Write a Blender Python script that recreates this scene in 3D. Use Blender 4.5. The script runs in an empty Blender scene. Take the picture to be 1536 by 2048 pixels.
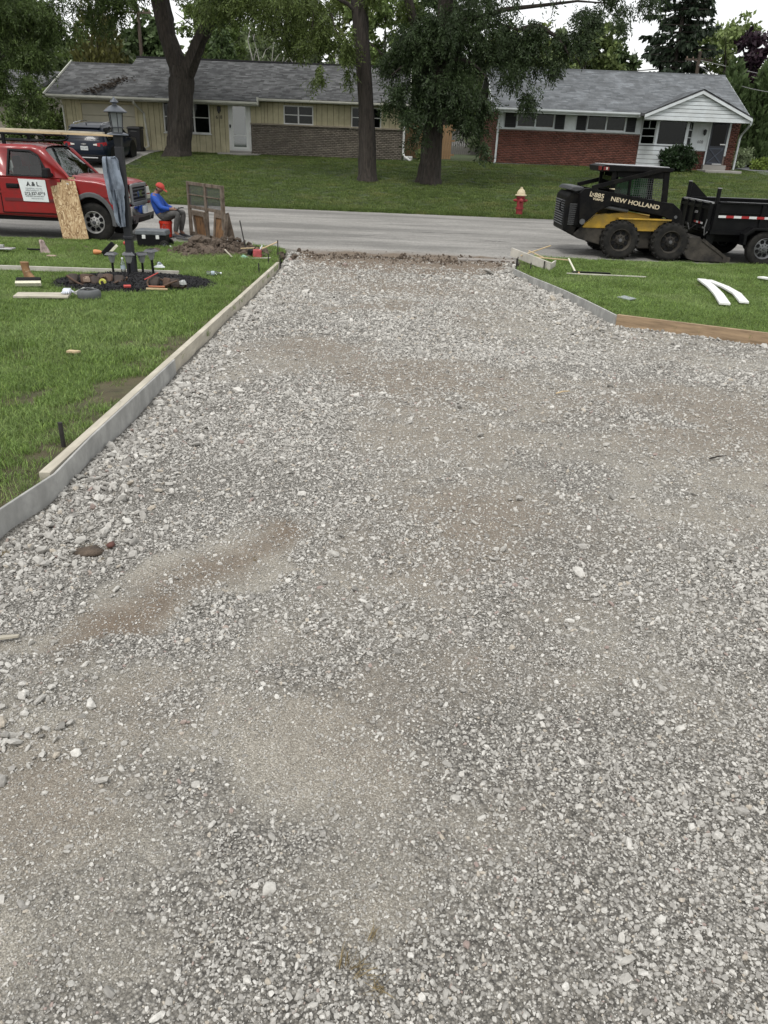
import bpy, bmesh, math, random
import numpy as np
from mathutils import Vector, Matrix, Euler
random.seed(7); rng = np.random.default_rng(11)
SC = bpy.context.scene; COL = SC.collection; PI = math.pi
rad = math.radians
# ---------------------------------------------------------------- camera
PITCH, ROLL, CAMZ = rad(26.2), rad(2.3), 2.2
_f = Vector((0, math.cos(PITCH), -math.sin(PITCH))); _u = Vector((0, math.sin(PITCH), math.cos(PITCH))); _r = Vector((1, 0, 0))
_R = math.cos(ROLL)*_r + math.sin(ROLL)*_u; _U = -math.sin(ROLL)*_r + math.cos(ROLL)*_u
cam = bpy.data.cameras.new('camera'); cam.sensor_fit = 'VERTICAL'; cam.sensor_height = 24; cam.lens = 1500/2048*24
cam.clip_start = 0.05; cam.clip_end = 2000
co = bpy.data.objects.new('camera', cam); COL.objects.link(co)
co.matrix_world = Matrix(((_R.x, _U.x, -_f.x, 0), (_R.y, _U.y, -_f.y, 0), (_R.z, _U.z, -_f.z, CAMZ), (0, 0, 0, 1)))
SC.camera = co
# ---------------------------------------------------------------- sky, sun, exposure
SUN_EL, SUN_AZ = rad(58), rad(205)      # azimuth measured from +Y towards +X
w = bpy.data.worlds.new('World'); SC.world = w; w.use_nodes = True
nt = w.node_tree; nt.nodes.clear()
sky = nt.nodes.new('ShaderNodeTexSky'); sky.sky_type = 'NISHITA'; sky.sun_disc = False
sky.sun_elevation = SUN_EL; sky.sun_rotation = SUN_AZ; sky.dust_density = 3.0; sky.air_density = 1.0
mx = nt.nodes.new('ShaderNodeMixRGB'); mx.inputs[0].default_value = 0.8; mx.inputs[2].default_value = (8.95, 8.95, 8.8, 1)   # overcast cloud sheet
bg = nt.nodes.new('ShaderNodeBackground'); bg.inputs[1].default_value = 0.14
wo = nt.nodes.new('ShaderNodeOutputWorld')
nt.links.new(sky.outputs[0], mx.inputs[1]); nt.links.new(mx.outputs[0], bg.inputs[0]); nt.links.new(bg.outputs[0], wo.inputs[0])
sl = bpy.data.lights.new('sun', 'SUN'); sl.energy = 1.7; sl.angle = rad(14); sl.color = (1, .975, .94)
so = bpy.data.objects.new('sun', sl); COL.objects.link(so)
sd = Vector((math.sin(SUN_AZ)*math.cos(SUN_EL), math.cos(SUN_AZ)*math.cos(SUN_EL), math.sin(SUN_EL)))
so.rotation_euler = sd.to_track_quat('Z', 'Y').to_euler(); so.location = (0, 0, 30)
vs = SC.view_settings; SC.display_settings.display_device = 'sRGB'
vs.view_transform = 'Standard'; vs.look = 'None'; vs.exposure = 0.10; vs.gamma = 1.0; vs.use_curve_mapping = False
SC.render.engine = 'CYCLES'; SC.cycles.use_denoising = True
SC.cycles.max_bounces = 6; SC.cycles.diffuse_bounces = 3; SC.cycles.glossy_bounces = 3; SC.cycles.transparent_max_bounces = 12; SC.cycles.transmission_bounces = 4
SC.cycles.caustics_reflective = False; SC.cycles.caustics_refractive = False

# ---------------------------------------------------------------- helpers: materials
MATS = {}
def _nodes(name):
    m = bpy.data.materials.new(name); m.use_nodes = True; t = m.node_tree
    return m, t, t.nodes['Principled BSDF']
def _noise(t, scale, detail=4, rough=.6, stretch=None, coord='Object'):
    tc = t.nodes.new('ShaderNodeTexCoord'); n = t.nodes.new('ShaderNodeTexNoise')
    n.inputs['Scale'].default_value = scale; n.inputs['Detail'].default_value = detail; n.inputs['Roughness'].default_value = rough
    if stretch:
        mp = t.nodes.new('ShaderNodeMapping'); mp.inputs['Scale'].default_value = stretch
        t.links.new(tc.outputs[coord], mp.inputs[0]); t.links.new(mp.outputs[0], n.inputs['Vector'])
    else: t.links.new(tc.outputs[coord], n.inputs['Vector'])
    return n.outputs['Fac']
def _ramp(t, fac, stops):
    r = t.nodes.new('ShaderNodeValToRGB'); e = r.color_ramp.elements
    while len(e) < len(stops): e.new(.5)
    for i, (p, c) in enumerate(stops): e[i].position = p; e[i].color = (*c, 1) if len(c) == 3 else c
    t.links.new(fac, r.inputs[0]); return r.outputs[0]
def _mix(t, fac, a, b, mode='MIX'):
    n = t.nodes.new('ShaderNodeMixRGB'); n.blend_type = mode
    for s, i in ((fac, 0), (a, 1), (b, 2)):
        if isinstance(s, (int, float)): n.inputs[i].default_value = s
        elif isinstance(s, tuple): n.inputs[i].default_value = (*s, 1)
        else: t.links.new(s, n.inputs[i])
    return n.outputs[0]
def _bump(t, b, fac, strength, dist=.01):
    n = t.nodes.new('ShaderNodeBump'); n.inputs['Strength'].default_value = strength; n.inputs['Distance'].default_value = dist
    t.links.new(fac, n.inputs['Height']); t.links.new(n.outputs[0], b.inputs['Normal'])
def M(name, col=None, rough=.6, metal=0., var=.0, vs=6., col2=None, lo=.35, hi=.65, bump=0., bs=60., bd=.005, spec=.5, coat=0., stretch=None, isl=0., coord='Object', dirt=None, trans=0.):
    if name in MATS: return MATS[name]
    m, t, b = _nodes(name)
    b.inputs['Roughness'].default_value = rough; b.inputs['Metallic'].default_value = metal
    b.inputs['Specular IOR Level'].default_value = spec; b.inputs['Coat Weight'].default_value = coat; b.inputs['Coat Roughness'].default_value = .05
    out = None
    if var or col2:
        c2 = col2 or tuple(c*(1+var) for c in col); c1 = col if col2 else tuple(c*(1-var) for c in col)
        out = _ramp(t, _noise(t, vs, stretch=stretch, coord=coord), [(lo, c1), (hi, c2)])
    if isl:
        g = t.nodes.new('ShaderNodeNewGeometry')
        v = _ramp(t, g.outputs['Random Per Island'], [(0, (1-isl,)*3), (1, (1+isl,)*3)])
        out = _mix(t, 1., out if out is not None else col, v, 'MULTIPLY')
    if dirt:   # (colour, noise scale, amount)
        f = _ramp(t, _noise(t, dirt[1], 6, .7), [(.5-dirt[2]*.35, (0,)*3), (.5+.25, (1,)*3)])
        out = _mix(t, f, out if out is not None else col, dirt[0])
    if out is not None: t.links.new(out, b.inputs['Base Color'])
    else: b.inputs['Base Color'].default_value = (*col, 1)
    if bump: _bump(t, b, _noise(t, bs, 5, .65, stretch=stretch, coord=coord), bump, bd)
    if trans:
        tr = t.nodes.new('ShaderNodeBsdfTranslucent'); ms = t.nodes.new('ShaderNodeMixShader'); ms.inputs[0].default_value = trans
        if out is not None: t.links.new(out, tr.inputs[0])
        else: tr.inputs[0].default_value = (*col, 1)
        o = t.nodes['Material Output']; t.links.new(b.outputs[0], ms.inputs[1]); t.links.new(tr.outputs[0], ms.inputs[2]); t.links.new(ms.outputs[0], o.inputs[0])
    MATS[name] = m; return m
def glass(name, tint=(.35, .4, .4), gl=.05, refl=.75):
    if name in MATS: return MATS[name]
    m, t, b = _nodes(name); t.nodes.remove(b)
    tr = t.nodes.new('ShaderNodeBsdfTransparent'); tr.inputs[0].default_value = (*tint, 1)
    g = t.nodes.new('ShaderNodeBsdfGlossy'); g.inputs['Roughness'].default_value = .03; g.inputs[0].default_value = (refl, refl, refl, 1)
    fr = t.nodes.new('ShaderNodeFresnel'); fr.inputs[0].default_value = 1.5
    ad = t.nodes.new('ShaderNodeMath'); ad.operation = 'ADD'; ad.inputs[1].default_value = gl; ad.use_clamp = True
    ms = t.nodes.new('ShaderNodeMixShader'); o = t.nodes['Material Output']
    t.links.new(fr.outputs[0], ad.inputs[0]); t.links.new(ad.outputs[0], ms.inputs[0]); t.links.new(tr.outputs[0], ms.inputs[1]); t.links.new(g.outputs[0], ms.inputs[2]); t.links.new(ms.outputs[0], o.inputs[0])
    MATS[name] = m; return m

# ---------------------------------------------------------------- helpers: meshes
class MB:
    def __init__(s): s.v = []; s.f = []
    def add(s, vs, fs):
        n = len(s.v); s.v += [tuple(p) for p in vs]; s.f += [tuple(i+n for i in q) for q in fs]; return s
    def box(s, c, d, rot=None, top=1.):
        x, y, z = d[0]/2, d[1]/2, d[2]/2; T = top
        P = [(-x,-y,-z),(x,-y,-z),(x,y,-z),(-x,y,-z),(-x*T,-y*T,z),(x*T,-y*T,z),(x*T,y*T,z),(-x*T,y*T,z)]
        if rot is not None:
            R = Euler(rot).to_matrix(); P = [R @ Vector(p) for p in P]
        return s.add([(p[0]+c[0], p[1]+c[1], p[2]+c[2]) for p in P], [(0,3,2,1),(4,5,6,7),(0,1,5,4),(1,2,6,5),(2,3,7,6),(3,0,4,7)])
    def bb(s, x0, x1, y0, y1, z0, z1): return s.box(((x0+x1)/2, (y0+y1)/2, (z0+z1)/2), (x1-x0, y1-y0, z1-z0))
    def beam(s, a, b, wd, ht, up=(0,0,1)):
        a, b = Vector(a), Vector(b); d = (b-a).normalized(); u = Vector(up); r = d.cross(u)
        if r.length < 1e-4: r = d.cross(Vector((1,0,0)))
        r.normalize(); u = r.cross(d); r *= wd/2; u *= ht/2
        P = [a-r-u, a+r-u, a+r+u, a-r+u, b-r-u, b+r-u, b+r+u, b-r+u]
        return s.add(P, [(0,3,2,1),(4,5,6,7),(0,1,5,4),(1,2,6,5),(2,3,7,6),(3,0,4,7)][::1])
    def tube(s, pts, r, n=8, cap=True):
        pts = [Vector(p) for p in pts]; k = len(pts); rs = r if isinstance(r, (list, tuple)) else [r]*k
        rings = []; ref = None
        for i, p in enumerate(pts):
            d = (pts[min(i+1, k-1)]-pts[max(i-1, 0)]).normalized()
            if ref is None: ref = d.orthogonal().normalized()
            ref = (ref - d*ref.dot(d))
            if ref.length < 1e-5: ref = d.orthogonal()
            ref.normalize(); b = d.cross(ref)
            rings.append([p + (ref*math.cos(2*PI*j/n) + b*math.sin(2*PI*j/n))*rs[i] for j in range(n)])
        return s.loft(rings, cap)
    def cyl(s, a, b, r0, r1=None, n=12): return s.tube([a, b], [r0, r0 if r1 is None else r1], n)
    def loft(s, rings, cap=True, closed=True):
        n = len(rings[0]); vs = [p for q in rings for p in q]; fs = []
        for i in range(len(rings)-1):
            for j in range(n if closed else n-1):
                a, b = i*n+j, i*n+(j+1) % n; fs.append((a, b, b+n, a+n))
        if cap: fs.append(tuple(range(n))[::-1]); fs.append(tuple((len(rings)-1)*n+j for j in range(n)))
        return s.add(vs, fs)
    def prism(s, poly, y0, y1, ax='y'):
        # poly in the plane normal to ax
        mp = {'y': lambda a, b, c: (a, c, b), 'x': lambda a, b, c: (c, a, b), 'z': lambda a, b, c: (a, b, c)}[ax]
        n = len(poly); vs = [mp(a, b, y0) for a, b in poly]+[mp(a, b, y1) for a, b in poly]
        fs = [tuple(range(n)), tuple(range(2*n-1, n-1, -1))]+[(i, (i+1) % n+0, (i+1) % n+n, i+n)[::-1] for i in range(n)]
        return s.add(vs, fs)
    def lathe(s, prof, c=(0,0,0), n=16, ax='z', cap=True):
        rings = []
        for r, h in prof:
            r = max(r, 1e-4); ring = []
            for j in range(n):
                a = 2*PI*j/n; x, y = r*math.cos(a), r*math.sin(a)
                q = {'z': (x, y, h), 'y': (x, h, y), 'x': (h, x, y)}[ax]
                ring.append((q[0]+c[0], q[1]+c[1], q[2]+c[2]))
            rings.append(ring)
        return s.loft(rings, cap)
    def ell(s, c, r, n=12, m=8):
        prof = [(math.sin(PI*i/m), -math.cos(PI*i/m)) for i in range(m+1)]
        k = len(s.v); s.lathe(prof, (0,0,0), n)
        s.v[k:] = [(c[0]+p[0]*r[0], c[1]+p[1]*r[1], c[2]+p[2]*r[2]) for p in s.v[k:]]; return s
    def quad(s, *p): return s.add(p, [tuple(range(len(p)))])
    def xf(s, mat, k=0):
        s.v[k:] = [tuple(mat @ Vector(p)) for p in s.v[k:]]; return s
    def build(s, name, mat, parent=None, loc=None, smooth=False, bevel=0., seg=2, rot=None, ang=35, sub=0):
        me = bpy.data.meshes.new(name); me.from_pydata(s.v, [], s.f); me.validate()
        bm = bmesh.new(); bm.from_mesh(me); bmesh.ops.recalc_face_normals(bm, faces=bm.faces); bm.to_mesh(me); bm.free()
        me.materials.append(mat)
        o = bpy.data.objects.new(name, me); COL.objects.link(o); o.parent = parent
        if loc is not None: o.location = loc
        if rot is not None: o.rotation_euler = rot
        if smooth:
            me.polygons.foreach_set('use_smooth', [True]*len(me.polygons))
            try: me.set_sharp_from_angle(angle=rad(ang))
            except Exception: pass
        if bevel:
            m = o.modifiers.new('b', 'BEVEL'); m.width = bevel; m.segments = seg; m.limit_method = 'ANGLE'; m.angle_limit = rad(40); m.harden_normals = False
        if sub:
            m = o.modifiers.new('s', 'SUBSURF'); m.levels = sub; m.render_levels = sub
        return o
def fastmesh(name, V, Fq, mat, parent=None, loc=None, k=4, smooth=False):
    """V (n,3) array, Fq (m,k) array of k-gons"""
    me = bpy.data.meshes.new(name); V = np.ascontiguousarray(V, dtype=np.float32); Fq = np.ascontiguousarray(Fq, dtype=np.int32)
    me.vertices.add(len(V)); me.vertices.foreach_set('co', V.ravel())
    me.loops.add(Fq.size); me.loops.foreach_set('vertex_index', Fq.ravel())
    me.polygons.add(len(Fq)); me.polygons.foreach_set('loop_start', np.arange(0, Fq.size, k, dtype=np.int32))
    if smooth: me.polygons.foreach_set('use_smooth', np.ones(len(Fq), dtype=bool))
    me.update(calc_edges=True); me.materials.append(mat)
    o = bpy.data.objects.new(name, me); COL.objects.link(o); o.parent = parent
    if loc is not None: o.location = loc
    return o
def tag(o, label=None, cat=None, group=None, kind=None):
    if label: o['label'] = label
    if cat: o['category'] = cat
    if group: o['group'] = group
    if kind: o['kind'] = kind
    return o
def T(name, label, cat, loc=(0,0,0), rotz=0., group=None):
    o = bpy.data.objects.new(name, None); COL.objects.link(o); o.location = loc; o.rotation_euler = (0, 0, rotz); o.empty_display_size = .1
    return tag(o, label, cat, group)
def dup(root, loc=None, rotz=None, label=None, scale=None):
    r = root.copy(); COL.objects.link(r)
    if loc is not None: r.location = loc
    if rotz is not None: r.rotation_euler = (0, 0, rotz)
    if scale is not None: r.scale = scale
    if label: r['label'] = label
    for ch in list(root.children):
        c = ch.copy(); COL.objects.link(c); c.parent = r
        for g in ch.children:
            d = g.copy(); COL.objects.link(d); d.parent = c
    return r
def text(name, body, size, mat, parent, loc, rot=(PI/2, 0, 0), sx=1., ext=.001, bold=0., align='LEFT', shear=0., space=1.):
    c = bpy.data.curves.new(name, 'FONT'); c.body = body; c.size = size; c.extrude = ext; c.offset = bold; c.align_x = align; c.shear = shear; c.space_character = space
    o = bpy.data.objects.new(name, c); me = bpy.data.meshes.new_from_object(o); bpy.data.objects.remove(o); me.materials.clear(); me.materials.append(mat)
    o = bpy.data.objects.new(name, me); COL.objects.link(o); o.parent = parent; o.location = loc; o.rotation_euler = rot; o.scale = (sx, 1, 1); return o
def vnoise(x, y, sc, seed=0):
    """smooth value noise 0..1 (numpy)"""
    x = np.asarray(x, float)*sc; y = np.asarray(y, float)*sc
    tb = np.random.default_rng(seed).random((64, 64)); xi = np.floor(x).astype(int); yi = np.floor(y).astype(int)
    fx = x-xi; fy = y-yi; fx = fx*fx*(3-2*fx); fy = fy*fy*(3-2*fy)
    g = lambda a, b: tb[a % 64, b % 64]
    return (g(xi, yi)*(1-fx)+g(xi+1, yi)*fx)*(1-fy)+(g(xi, yi+1)*(1-fx)+g(xi+1, yi+1)*fx)*fy
def fbm(x, y, sc, seed=0, o=4):
    s = 0; a = .5
    for i in range(o): s = s+a*vnoise(x, y, sc*2**i, seed+i); a *= .5
    return s/(1-.5**o)
def scatter(name, pts, rot, scl, idx, protos, label, cat=None, kind='stuff'):
    """one object: a point cloud with protos instanced on it by geometry nodes"""
    me = bpy.data.meshes.new(name); n = len(pts); me.vertices.add(n); me.vertices.foreach_set('co', np.ascontiguousarray(pts, np.float32).ravel())
    a = me.attributes.new('rot', 'FLOAT_VECTOR', 'POINT'); a.data.foreach_set('vector', np.ascontiguousarray(rot, np.float32).ravel())
    a = me.attributes.new('scl', 'FLOAT_VECTOR', 'POINT'); a.data.foreach_set('vector', np.ascontiguousarray(scl, np.float32).ravel())
    a = me.attributes.new('idx', 'INT', 'POINT'); a.data.foreach_set('value', np.ascontiguousarray(idx, np.int32))
    o = bpy.data.objects.new(name, me); COL.objects.link(o); tag(o, label, cat, None, kind)
    g = bpy.data.node_groups.new(name, 'GeometryNodeTree'); g.interface.new_socket('Geometry', in_out='INPUT', socket_type='NodeSocketGeometry'); g.interface.new_socket('Geometry', in_out='OUTPUT', socket_type='NodeSocketGeometry')
    gi = g.nodes.new('NodeGroupInput'); go = g.nodes.new('NodeGroupOutput'); ip = g.nodes.new('GeometryNodeInstanceOnPoints'); jn = g.nodes.new('GeometryNodeJoinGeometry')
    for p in protos:
        oi = g.nodes.new('GeometryNodeObjectInfo'); oi.inputs['Object'].default_value = p; oi.inputs['As Instance'].default_value = True
        g.links.new(oi.outputs['Geometry'], jn.inputs[0])
    def att(nm, ty):
        q = g.nodes.new('GeometryNodeInputNamedAttribute'); q.data_type = ty; q.inputs[0].default_value = nm; return q.outputs[0]
    g.links.new(gi.outputs[0], ip.inputs['Points']); g.links.new(jn.outputs[0], ip.inputs['Instance'])
    ip.inputs['Pick Instance'].default_value = True; g.links.new(att('idx', 'INT'), ip.inputs['Instance Index'])
    er = g.nodes.new('FunctionNodeEulerToRotation'); g.links.new(att('rot', 'FLOAT_VECTOR'), er.inputs[0]); g.links.new(er.outputs[0], ip.inputs['Rotation'])
    g.links.new(att('scl', 'FLOAT_VECTOR'), ip.inputs['Scale']); g.links.new(ip.outputs[0], go.inputs[0])
    md = o.modifiers.new('scatter', 'NODES'); md.node_group = g
    return o
def proto(name, V, F_, mat, smooth=False):
    me = bpy.data.meshes.new(name); me.from_pydata([tuple(p) for p in V], [], [tuple(f) for f in F_]); me.materials.append(mat)
    if smooth: me.polygons.foreach_set('use_smooth', [True]*len(me.polygons))
    return bpy.data.objects.new(name, me)     # not linked: only the source of a scatter
# ================================================================ THE SETTING
def gz(y): return np.interp(y, [2, 14.5], [.6, .02])
def xl(y): return np.interp(y, [-3, 1.5, 2.5, 3.3, 14.5, 17.5], [-2.6, -1.95, -1.70, -1.655, -2.11, -2.35])      # left edge of the drive
def xr(y): return np.interp(y, [-3, 8.56, 9.54, 10.6, 11.85, 14.8, 17.5], [21.9, 4.28, 2.80, 2.74, 2.65, 2.30, 2.75])      # right edge
def farz(x, y): return np.interp(y, [28.2, 28.5, 29.6, 35, 40, 43, 60, 100], [-.03, .04, .16, .70, 1.28, 1.44, 1.6, 1.7]) + np.clip((x-2)/12, 0, 1)*.08*np.clip((y-30)/10, 0, 1)
# --- ground (far lawn and everything beyond, out to the horizon)
mgrass = M('far_lawn', (.032, .052, .014), .95, var=.35, vs=1.3, bump=.6, bs=30, bd=.03, dirt=((.045, .05, .018), .7, .3), coord='Object')
gx = np.concatenate([[-600, -300, -150, -80, -50], np.arange(-36, 36.1, 1.0), [50, 80, 150, 300, 600]])
gy = np.concatenate([[-200, -60, -20, -5], np.arange(0, 28, 2.0), [28.05, 28.2, 28.35, 28.6], np.arange(29, 50, .7), [55, 65, 80, 110, 160, 260, 420, 700, 900]])
X, Y = np.meshgrid(gx, gy); Z = np.where(Y < 28.1, -.12, farz(X, Y)+(vnoise(X, Y, .5, 3)-.5)*.05)
def gridmesh(name, X, Y, Z, mat, smooth=True):
    ny, nx = X.shape; V = np.stack([X, Y, Z], -1).reshape(-1, 3); i = np.arange((ny-1)*(nx-1)); r = i//(nx-1); c = i % (nx-1); a = r*nx+c
    return fastmesh(name, V, np.stack([a, a+1, a+nx+1, a+nx], -1), mat, smooth=smooth)
tag(gridmesh('ground', X, Y, Z, mgrass), kind='structure', label='wide grassy ground rising behind the street')
# --- street: light worn asphalt
m, t, b = _nodes('street_asphalt'); MATS['street_asphalt'] = m
c = _ramp(t, _noise(t, .55, 5, .6, (.35, 1.6, 1)), [(.38, (.16, .155, .143)), (.62, (.285, .275, .255))])
c = _mix(t, .8, c, _ramp(t, _noise(t, 26, 5, .75), [(.3, (.5,)*3), (.7, (1.4,)*3)]), 'MULTIPLY')
cr = _ramp(t, _noise(t, .9, 7, .7, (.5, 3, 1)), [(.485, (0,)*3), (.5, (1,)*3), (.515, (0,)*3)])
c = _mix(t, _mix(t, 1., cr, (.6,)*3, 'MULTIPLY'), c, (.07, .07, .065))
# brown soil tracked out of the drive
sep = t.nodes.new('ShaderNodeTexCoord'); vm = t.nodes.new('ShaderNodeVectorMath'); vm.operation = 'DISTANCE'; mp = t.nodes.new('ShaderNodeMapping'); mp.inputs['Scale'].default_value = (.28, 1, 1)
t.links.new(sep.outputs['Object'], mp.inputs[0]); t.links.new(mp.outputs[0], vm.inputs[0]); vm.inputs[1].default_value = (0, 17.0, 0)
soil = _mix(t, 1., _ramp(t, vm.outputs['Value'], [(.5, (.8,)*3), (1., (0,)*3)]), _ramp(t, _noise(t, 2.2, 5, .7), [(.3, (.2,)*3), (.6, (1,)*3)]), 'MULTIPLY')
c = _mix(t, soil, c, (.16, .125, .095)); t.links.new(c, b.inputs['Base Color']); b.inputs['Roughness'].default_value = .92
_bump(t, b, _noise(t, 70, 4, .7), .5, .006)
sx = np.concatenate([[-300, -120, -60], np.arange(-30, 30.1, .5), [60, 120, 300]])
def nearedge(x): return np.where((x > -2.4) & (x < 2.7), 16.75, 17.35)+(vnoise(x, x*0, .9, 5)-.5)*.16 + np.clip(x, -9, 9)*.02
fr_ = np.array([0, .012, .05, .2, .4, .6, .8, 1]); X = np.repeat(sx[None], 8, 0); Y = nearedge(sx)[None]+(28.25+(vnoise(sx, sx*0, .7, 9)-.5)*.12-nearedge(sx))[None]*fr_[:, None]
Z = np.repeat(np.array([-.06, .0, .004, .02, .03, .03, .015, -.005])[:, None], len(sx), 1)
street = tag(gridmesh('street', X, Y, Z, m), kind='structure', label='pale worn asphalt street')
mtar = M('tar', (.075, .073, .068), .9, var=.3, vs=9); q = random.Random(21)
def streetz(y): return float(np.interp((y-17.35)/10.9, fr_, [-.06, .0, .004, .02, .03, .03, .015, -.005]))
for (cx, cy, L, a, wd) in ((1.2, 21.6, 3.2, .1, .03), (4.0, 19.6, 2.2, -.15, .035), (-1.6, 23.4, 2.8, .3, .025), (2.4, 24.6, 3.5, .05, .03), (-6.5, 24.5, 4., -.05, .03), (3.3, 22.3, 1.6, 1.2, .025), (-.6, 19.9, 1.8, .6, .03), (8.5, 24.2, 4., .08, .03), (2.6, 20.4, .8, .0, .07)):
    n = 22; V = []; yy = cy
    for i in range(n):
        x_ = cx+(i/(n-1)-.5)*L*math.cos(a); yy += q.gauss(0, .035)+L/(n-1)*math.sin(a); w2 = wd*q.uniform(.25, 1)*math.sin(PI*(i+.4)/n)
        V += [(x_, yy-w2, streetz(yy)+.004), (x_, yy+w2, streetz(yy)+.004)]
    o = fastmesh('crack', np.array(V), np.array([(2*i, 2*i+2, 2*i+3, 2*i+1) for i in range(n-1)]), mtar, street)
# --- dirt attribute of the drive: (x, y, rx, ry, rot, amount)
PATCH = [(-.71, 7.5, .42, .38, 0, .95), (.34, 4.75, .5, .9, .1, .65), (-.2, 1.68, .28, .26, 0, .75), (1.1, 5.8, .8, .55, 0, .6),
         (2.6, 6.0, 1.1, .45, .1, .7), (.5, 3.4, .5, .5, 0, .6), (-.86, 1.43, .25, .14, .2, .8), (.1, 6.5, .4, .5, 0, .6), (1.7, 3.5, .7, .35, .5, .55), (2.2, 4.1, .7, .5, 0, .7), (-.7, 1.8, .22, .1, .6, .6),
         (1.6, 9.5, .8, 1.4, 0, .6), (.3, 12.5, 1.6, 1.1, 0, .7), (-1, 13.8, 1.2, .8, 0, .55), (.1, 1.3, .3, .22, 0, .45), (0, 16.2, 3.2, 1.1, 0, 1.2), (3.6, 7.4, 1.3, .5, -.3, .5), (.9, 2.3, .35, .5, .3, .4)]
STREAK = [(-1.10, 2.13, .07), (-.93, 2.28, .14), (-.80, 2.52, .10), (-.66, 2.82, .10), (-.48, 3.15, .12)]
def streak(x, y):      # a smeared wheel track of soil
    d = np.zeros_like(np.asarray(x, float))
    for (ax, ay, ar), (bx_, by_, br_) in zip(STREAK[:-1], STREAK[1:]):
        L2 = (bx_-ax)**2+(by_-ay)**2; t_ = np.clip(((x-ax)*(bx_-ax)+(y-ay)*(by_-ay))/L2, 0, 1); r_ = ar+(br_-ar)*t_
        d = np.maximum(d, np.clip(1.35-.7*np.hypot(x-ax-t_*(bx_-ax), y-ay-t_*(by_-ay))/r_, 0, 1))
    return d
def dirtmask(x, y):
    d = np.clip((fbm(x, y, .75, 21, 5)-.48)*3.4, 0, 1)*.72
    wx = x+(fbm(x, y, 2.2, 31, 5)-.5)*.6; wy = y+(fbm(x, y, 2.2, 41, 5)-.5)*.6
    for (px, py, rx, ry, a, k) in PATCH:
        dx, dy = wx-px, wy-py; u = dx*math.cos(a)+dy*math.sin(a); v = -dx*math.sin(a)+dy*math.cos(a)
        d = np.maximum(d, .92*k*np.clip(1.2-.68*np.sqrt((u/rx)**2+(v/ry)**2), 0, 1))
    d = np.maximum(d, .95*streak(wx, wy)*(.35+1.0*fbm(x, y, 4., 151))); d = np.clip(d*1.12+(fbm(x, y, 6., 131, 4)-.5)*.9*np.clip(d*2.5, 0, 1), 0, 1)
    edge = np.minimum(x-xl(y), xr(y)-x)
    return np.clip(d*np.clip((edge-.05)/.35, .15, 1), 0, 1)
def brown(x, y):      # how brown (soil) rather than grey (stone dust) a dirty place is
    k = np.clip((fbm(x, y, 1.1, 61)-.5)*3, 0, 1)*.35
    for (px, py, r, a) in [(.2, 6.3, 1.1, .62), (0, 10, 1.4, .6), (0, 13, 1.7, .7), (2.3, 5.5, 1.2, .55), (.5, 3.2, .7, .6), (.2, 2., .5, .4), (-.95, 2.25, .16, .95), (-.71, 7.5, .8, .6), (-.86, 1.43, .22, .4), (-.7, 1.8, .16, .4), (0, 16.4, 2.9, 1.2), (-2, 16.2, 1.5, 1.), (2, 16.2, 1.5, 1.), (.34, 4.7, .8, .35), (1.6, 16, 1, 1)]:
        k = np.maximum(k, a*np.clip(1.5-np.hypot(x-px, y-py)/r, 0, 1))
    k = np.maximum(k, .85*streak(x+(fbm(x, y, 3., 161)-.5)*.35, y+(fbm(x, y, 3., 171)-.5)*.35)*(.5+fbm(x, y, 5., 181)))
    return np.clip(k, 0, 1)
def relief(x, y):
    r = (fbm(x, y, .6, 5)-.5)*.07+(fbm(x, y, 4., 8)-.5)*.025-dirtmask(x, y)*.012
    return r+np.clip((y-15.4)/.8, 0, 1)*(fbm(x, y, 2.5, 17)-.5)*.10
def bedz(x, y): return gz(y)+relief(x, y)
m, t, b = _nodes('crushed_stone_bed'); MATS['bed'] = m
at = t.nodes.new('ShaderNodeAttribute'); at.attribute_name = 'dirt'; ab = t.nodes.new('ShaderNodeAttribute'); ab.attribute_name = 'brown'
def voro(t, scale):
    tc = t.nodes.new('ShaderNodeTexCoord'); v = t.nodes.new('ShaderNodeTexVoronoi'); v.inputs['Scale'].default_value = scale; t.links.new(tc.outputs['Object'], v.inputs['Vector']); return v
v1 = voro(t, 130); v2 = voro(t, 300)
def grey(v, st):
    s = t.nodes.new('ShaderNodeSeparateColor'); t.links.new(v.outputs['Color'], s.inputs[0]); return _ramp(t, s.outputs[0], st)
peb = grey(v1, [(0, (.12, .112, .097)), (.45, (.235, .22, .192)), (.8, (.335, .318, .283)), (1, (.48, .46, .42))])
peb = _mix(t, 1., peb, _ramp(t, v1.outputs['Distance'], [(.25, (1,)*3), (.75, (.35,)*3)]), 'MULTIPLY')  # shade in the crevices between stones, painted into the bed colour
fin = grey(v2, [(0, (.17, .155, .126)), (.55, (.285, .265, .224)), (.88, (.38, .356, .306)), (1, (.56, .53, .475))])
fin = _mix(t, .5, fin, _ramp(t, _noise(t, 6, 6, .7), [(.3, (.6,)*3), (.7, (1.4,)*3)]), 'MULTIPLY')
soilc = _mix(t, .6, (.14, .102, .070), _ramp(t, _noise(t, 30, 6, .8), [(.3, (.45,)*3), (.7, (1.6,)*3)]), 'MULTIPLY')
fin = _mix(t, _mix(t, 1., ab.outputs['Color'], (.85,)*3, 'MULTIPLY'), fin, soilc)
wob = t.nodes.new('ShaderNodeMath'); wob.operation = 'MULTIPLY_ADD'; t.links.new(_noise(t, 40, 4, .7), wob.inputs[0]); wob.inputs[1].default_value = .9; sb = t.nodes.new('ShaderNodeMath'); sb.operation = 'SUBTRACT'
t.links.new(at.outputs['Fac'], sb.inputs[0]); sb.inputs[1].default_value = .45; t.links.new(sb.outputs[0], wob.inputs[2])
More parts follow.
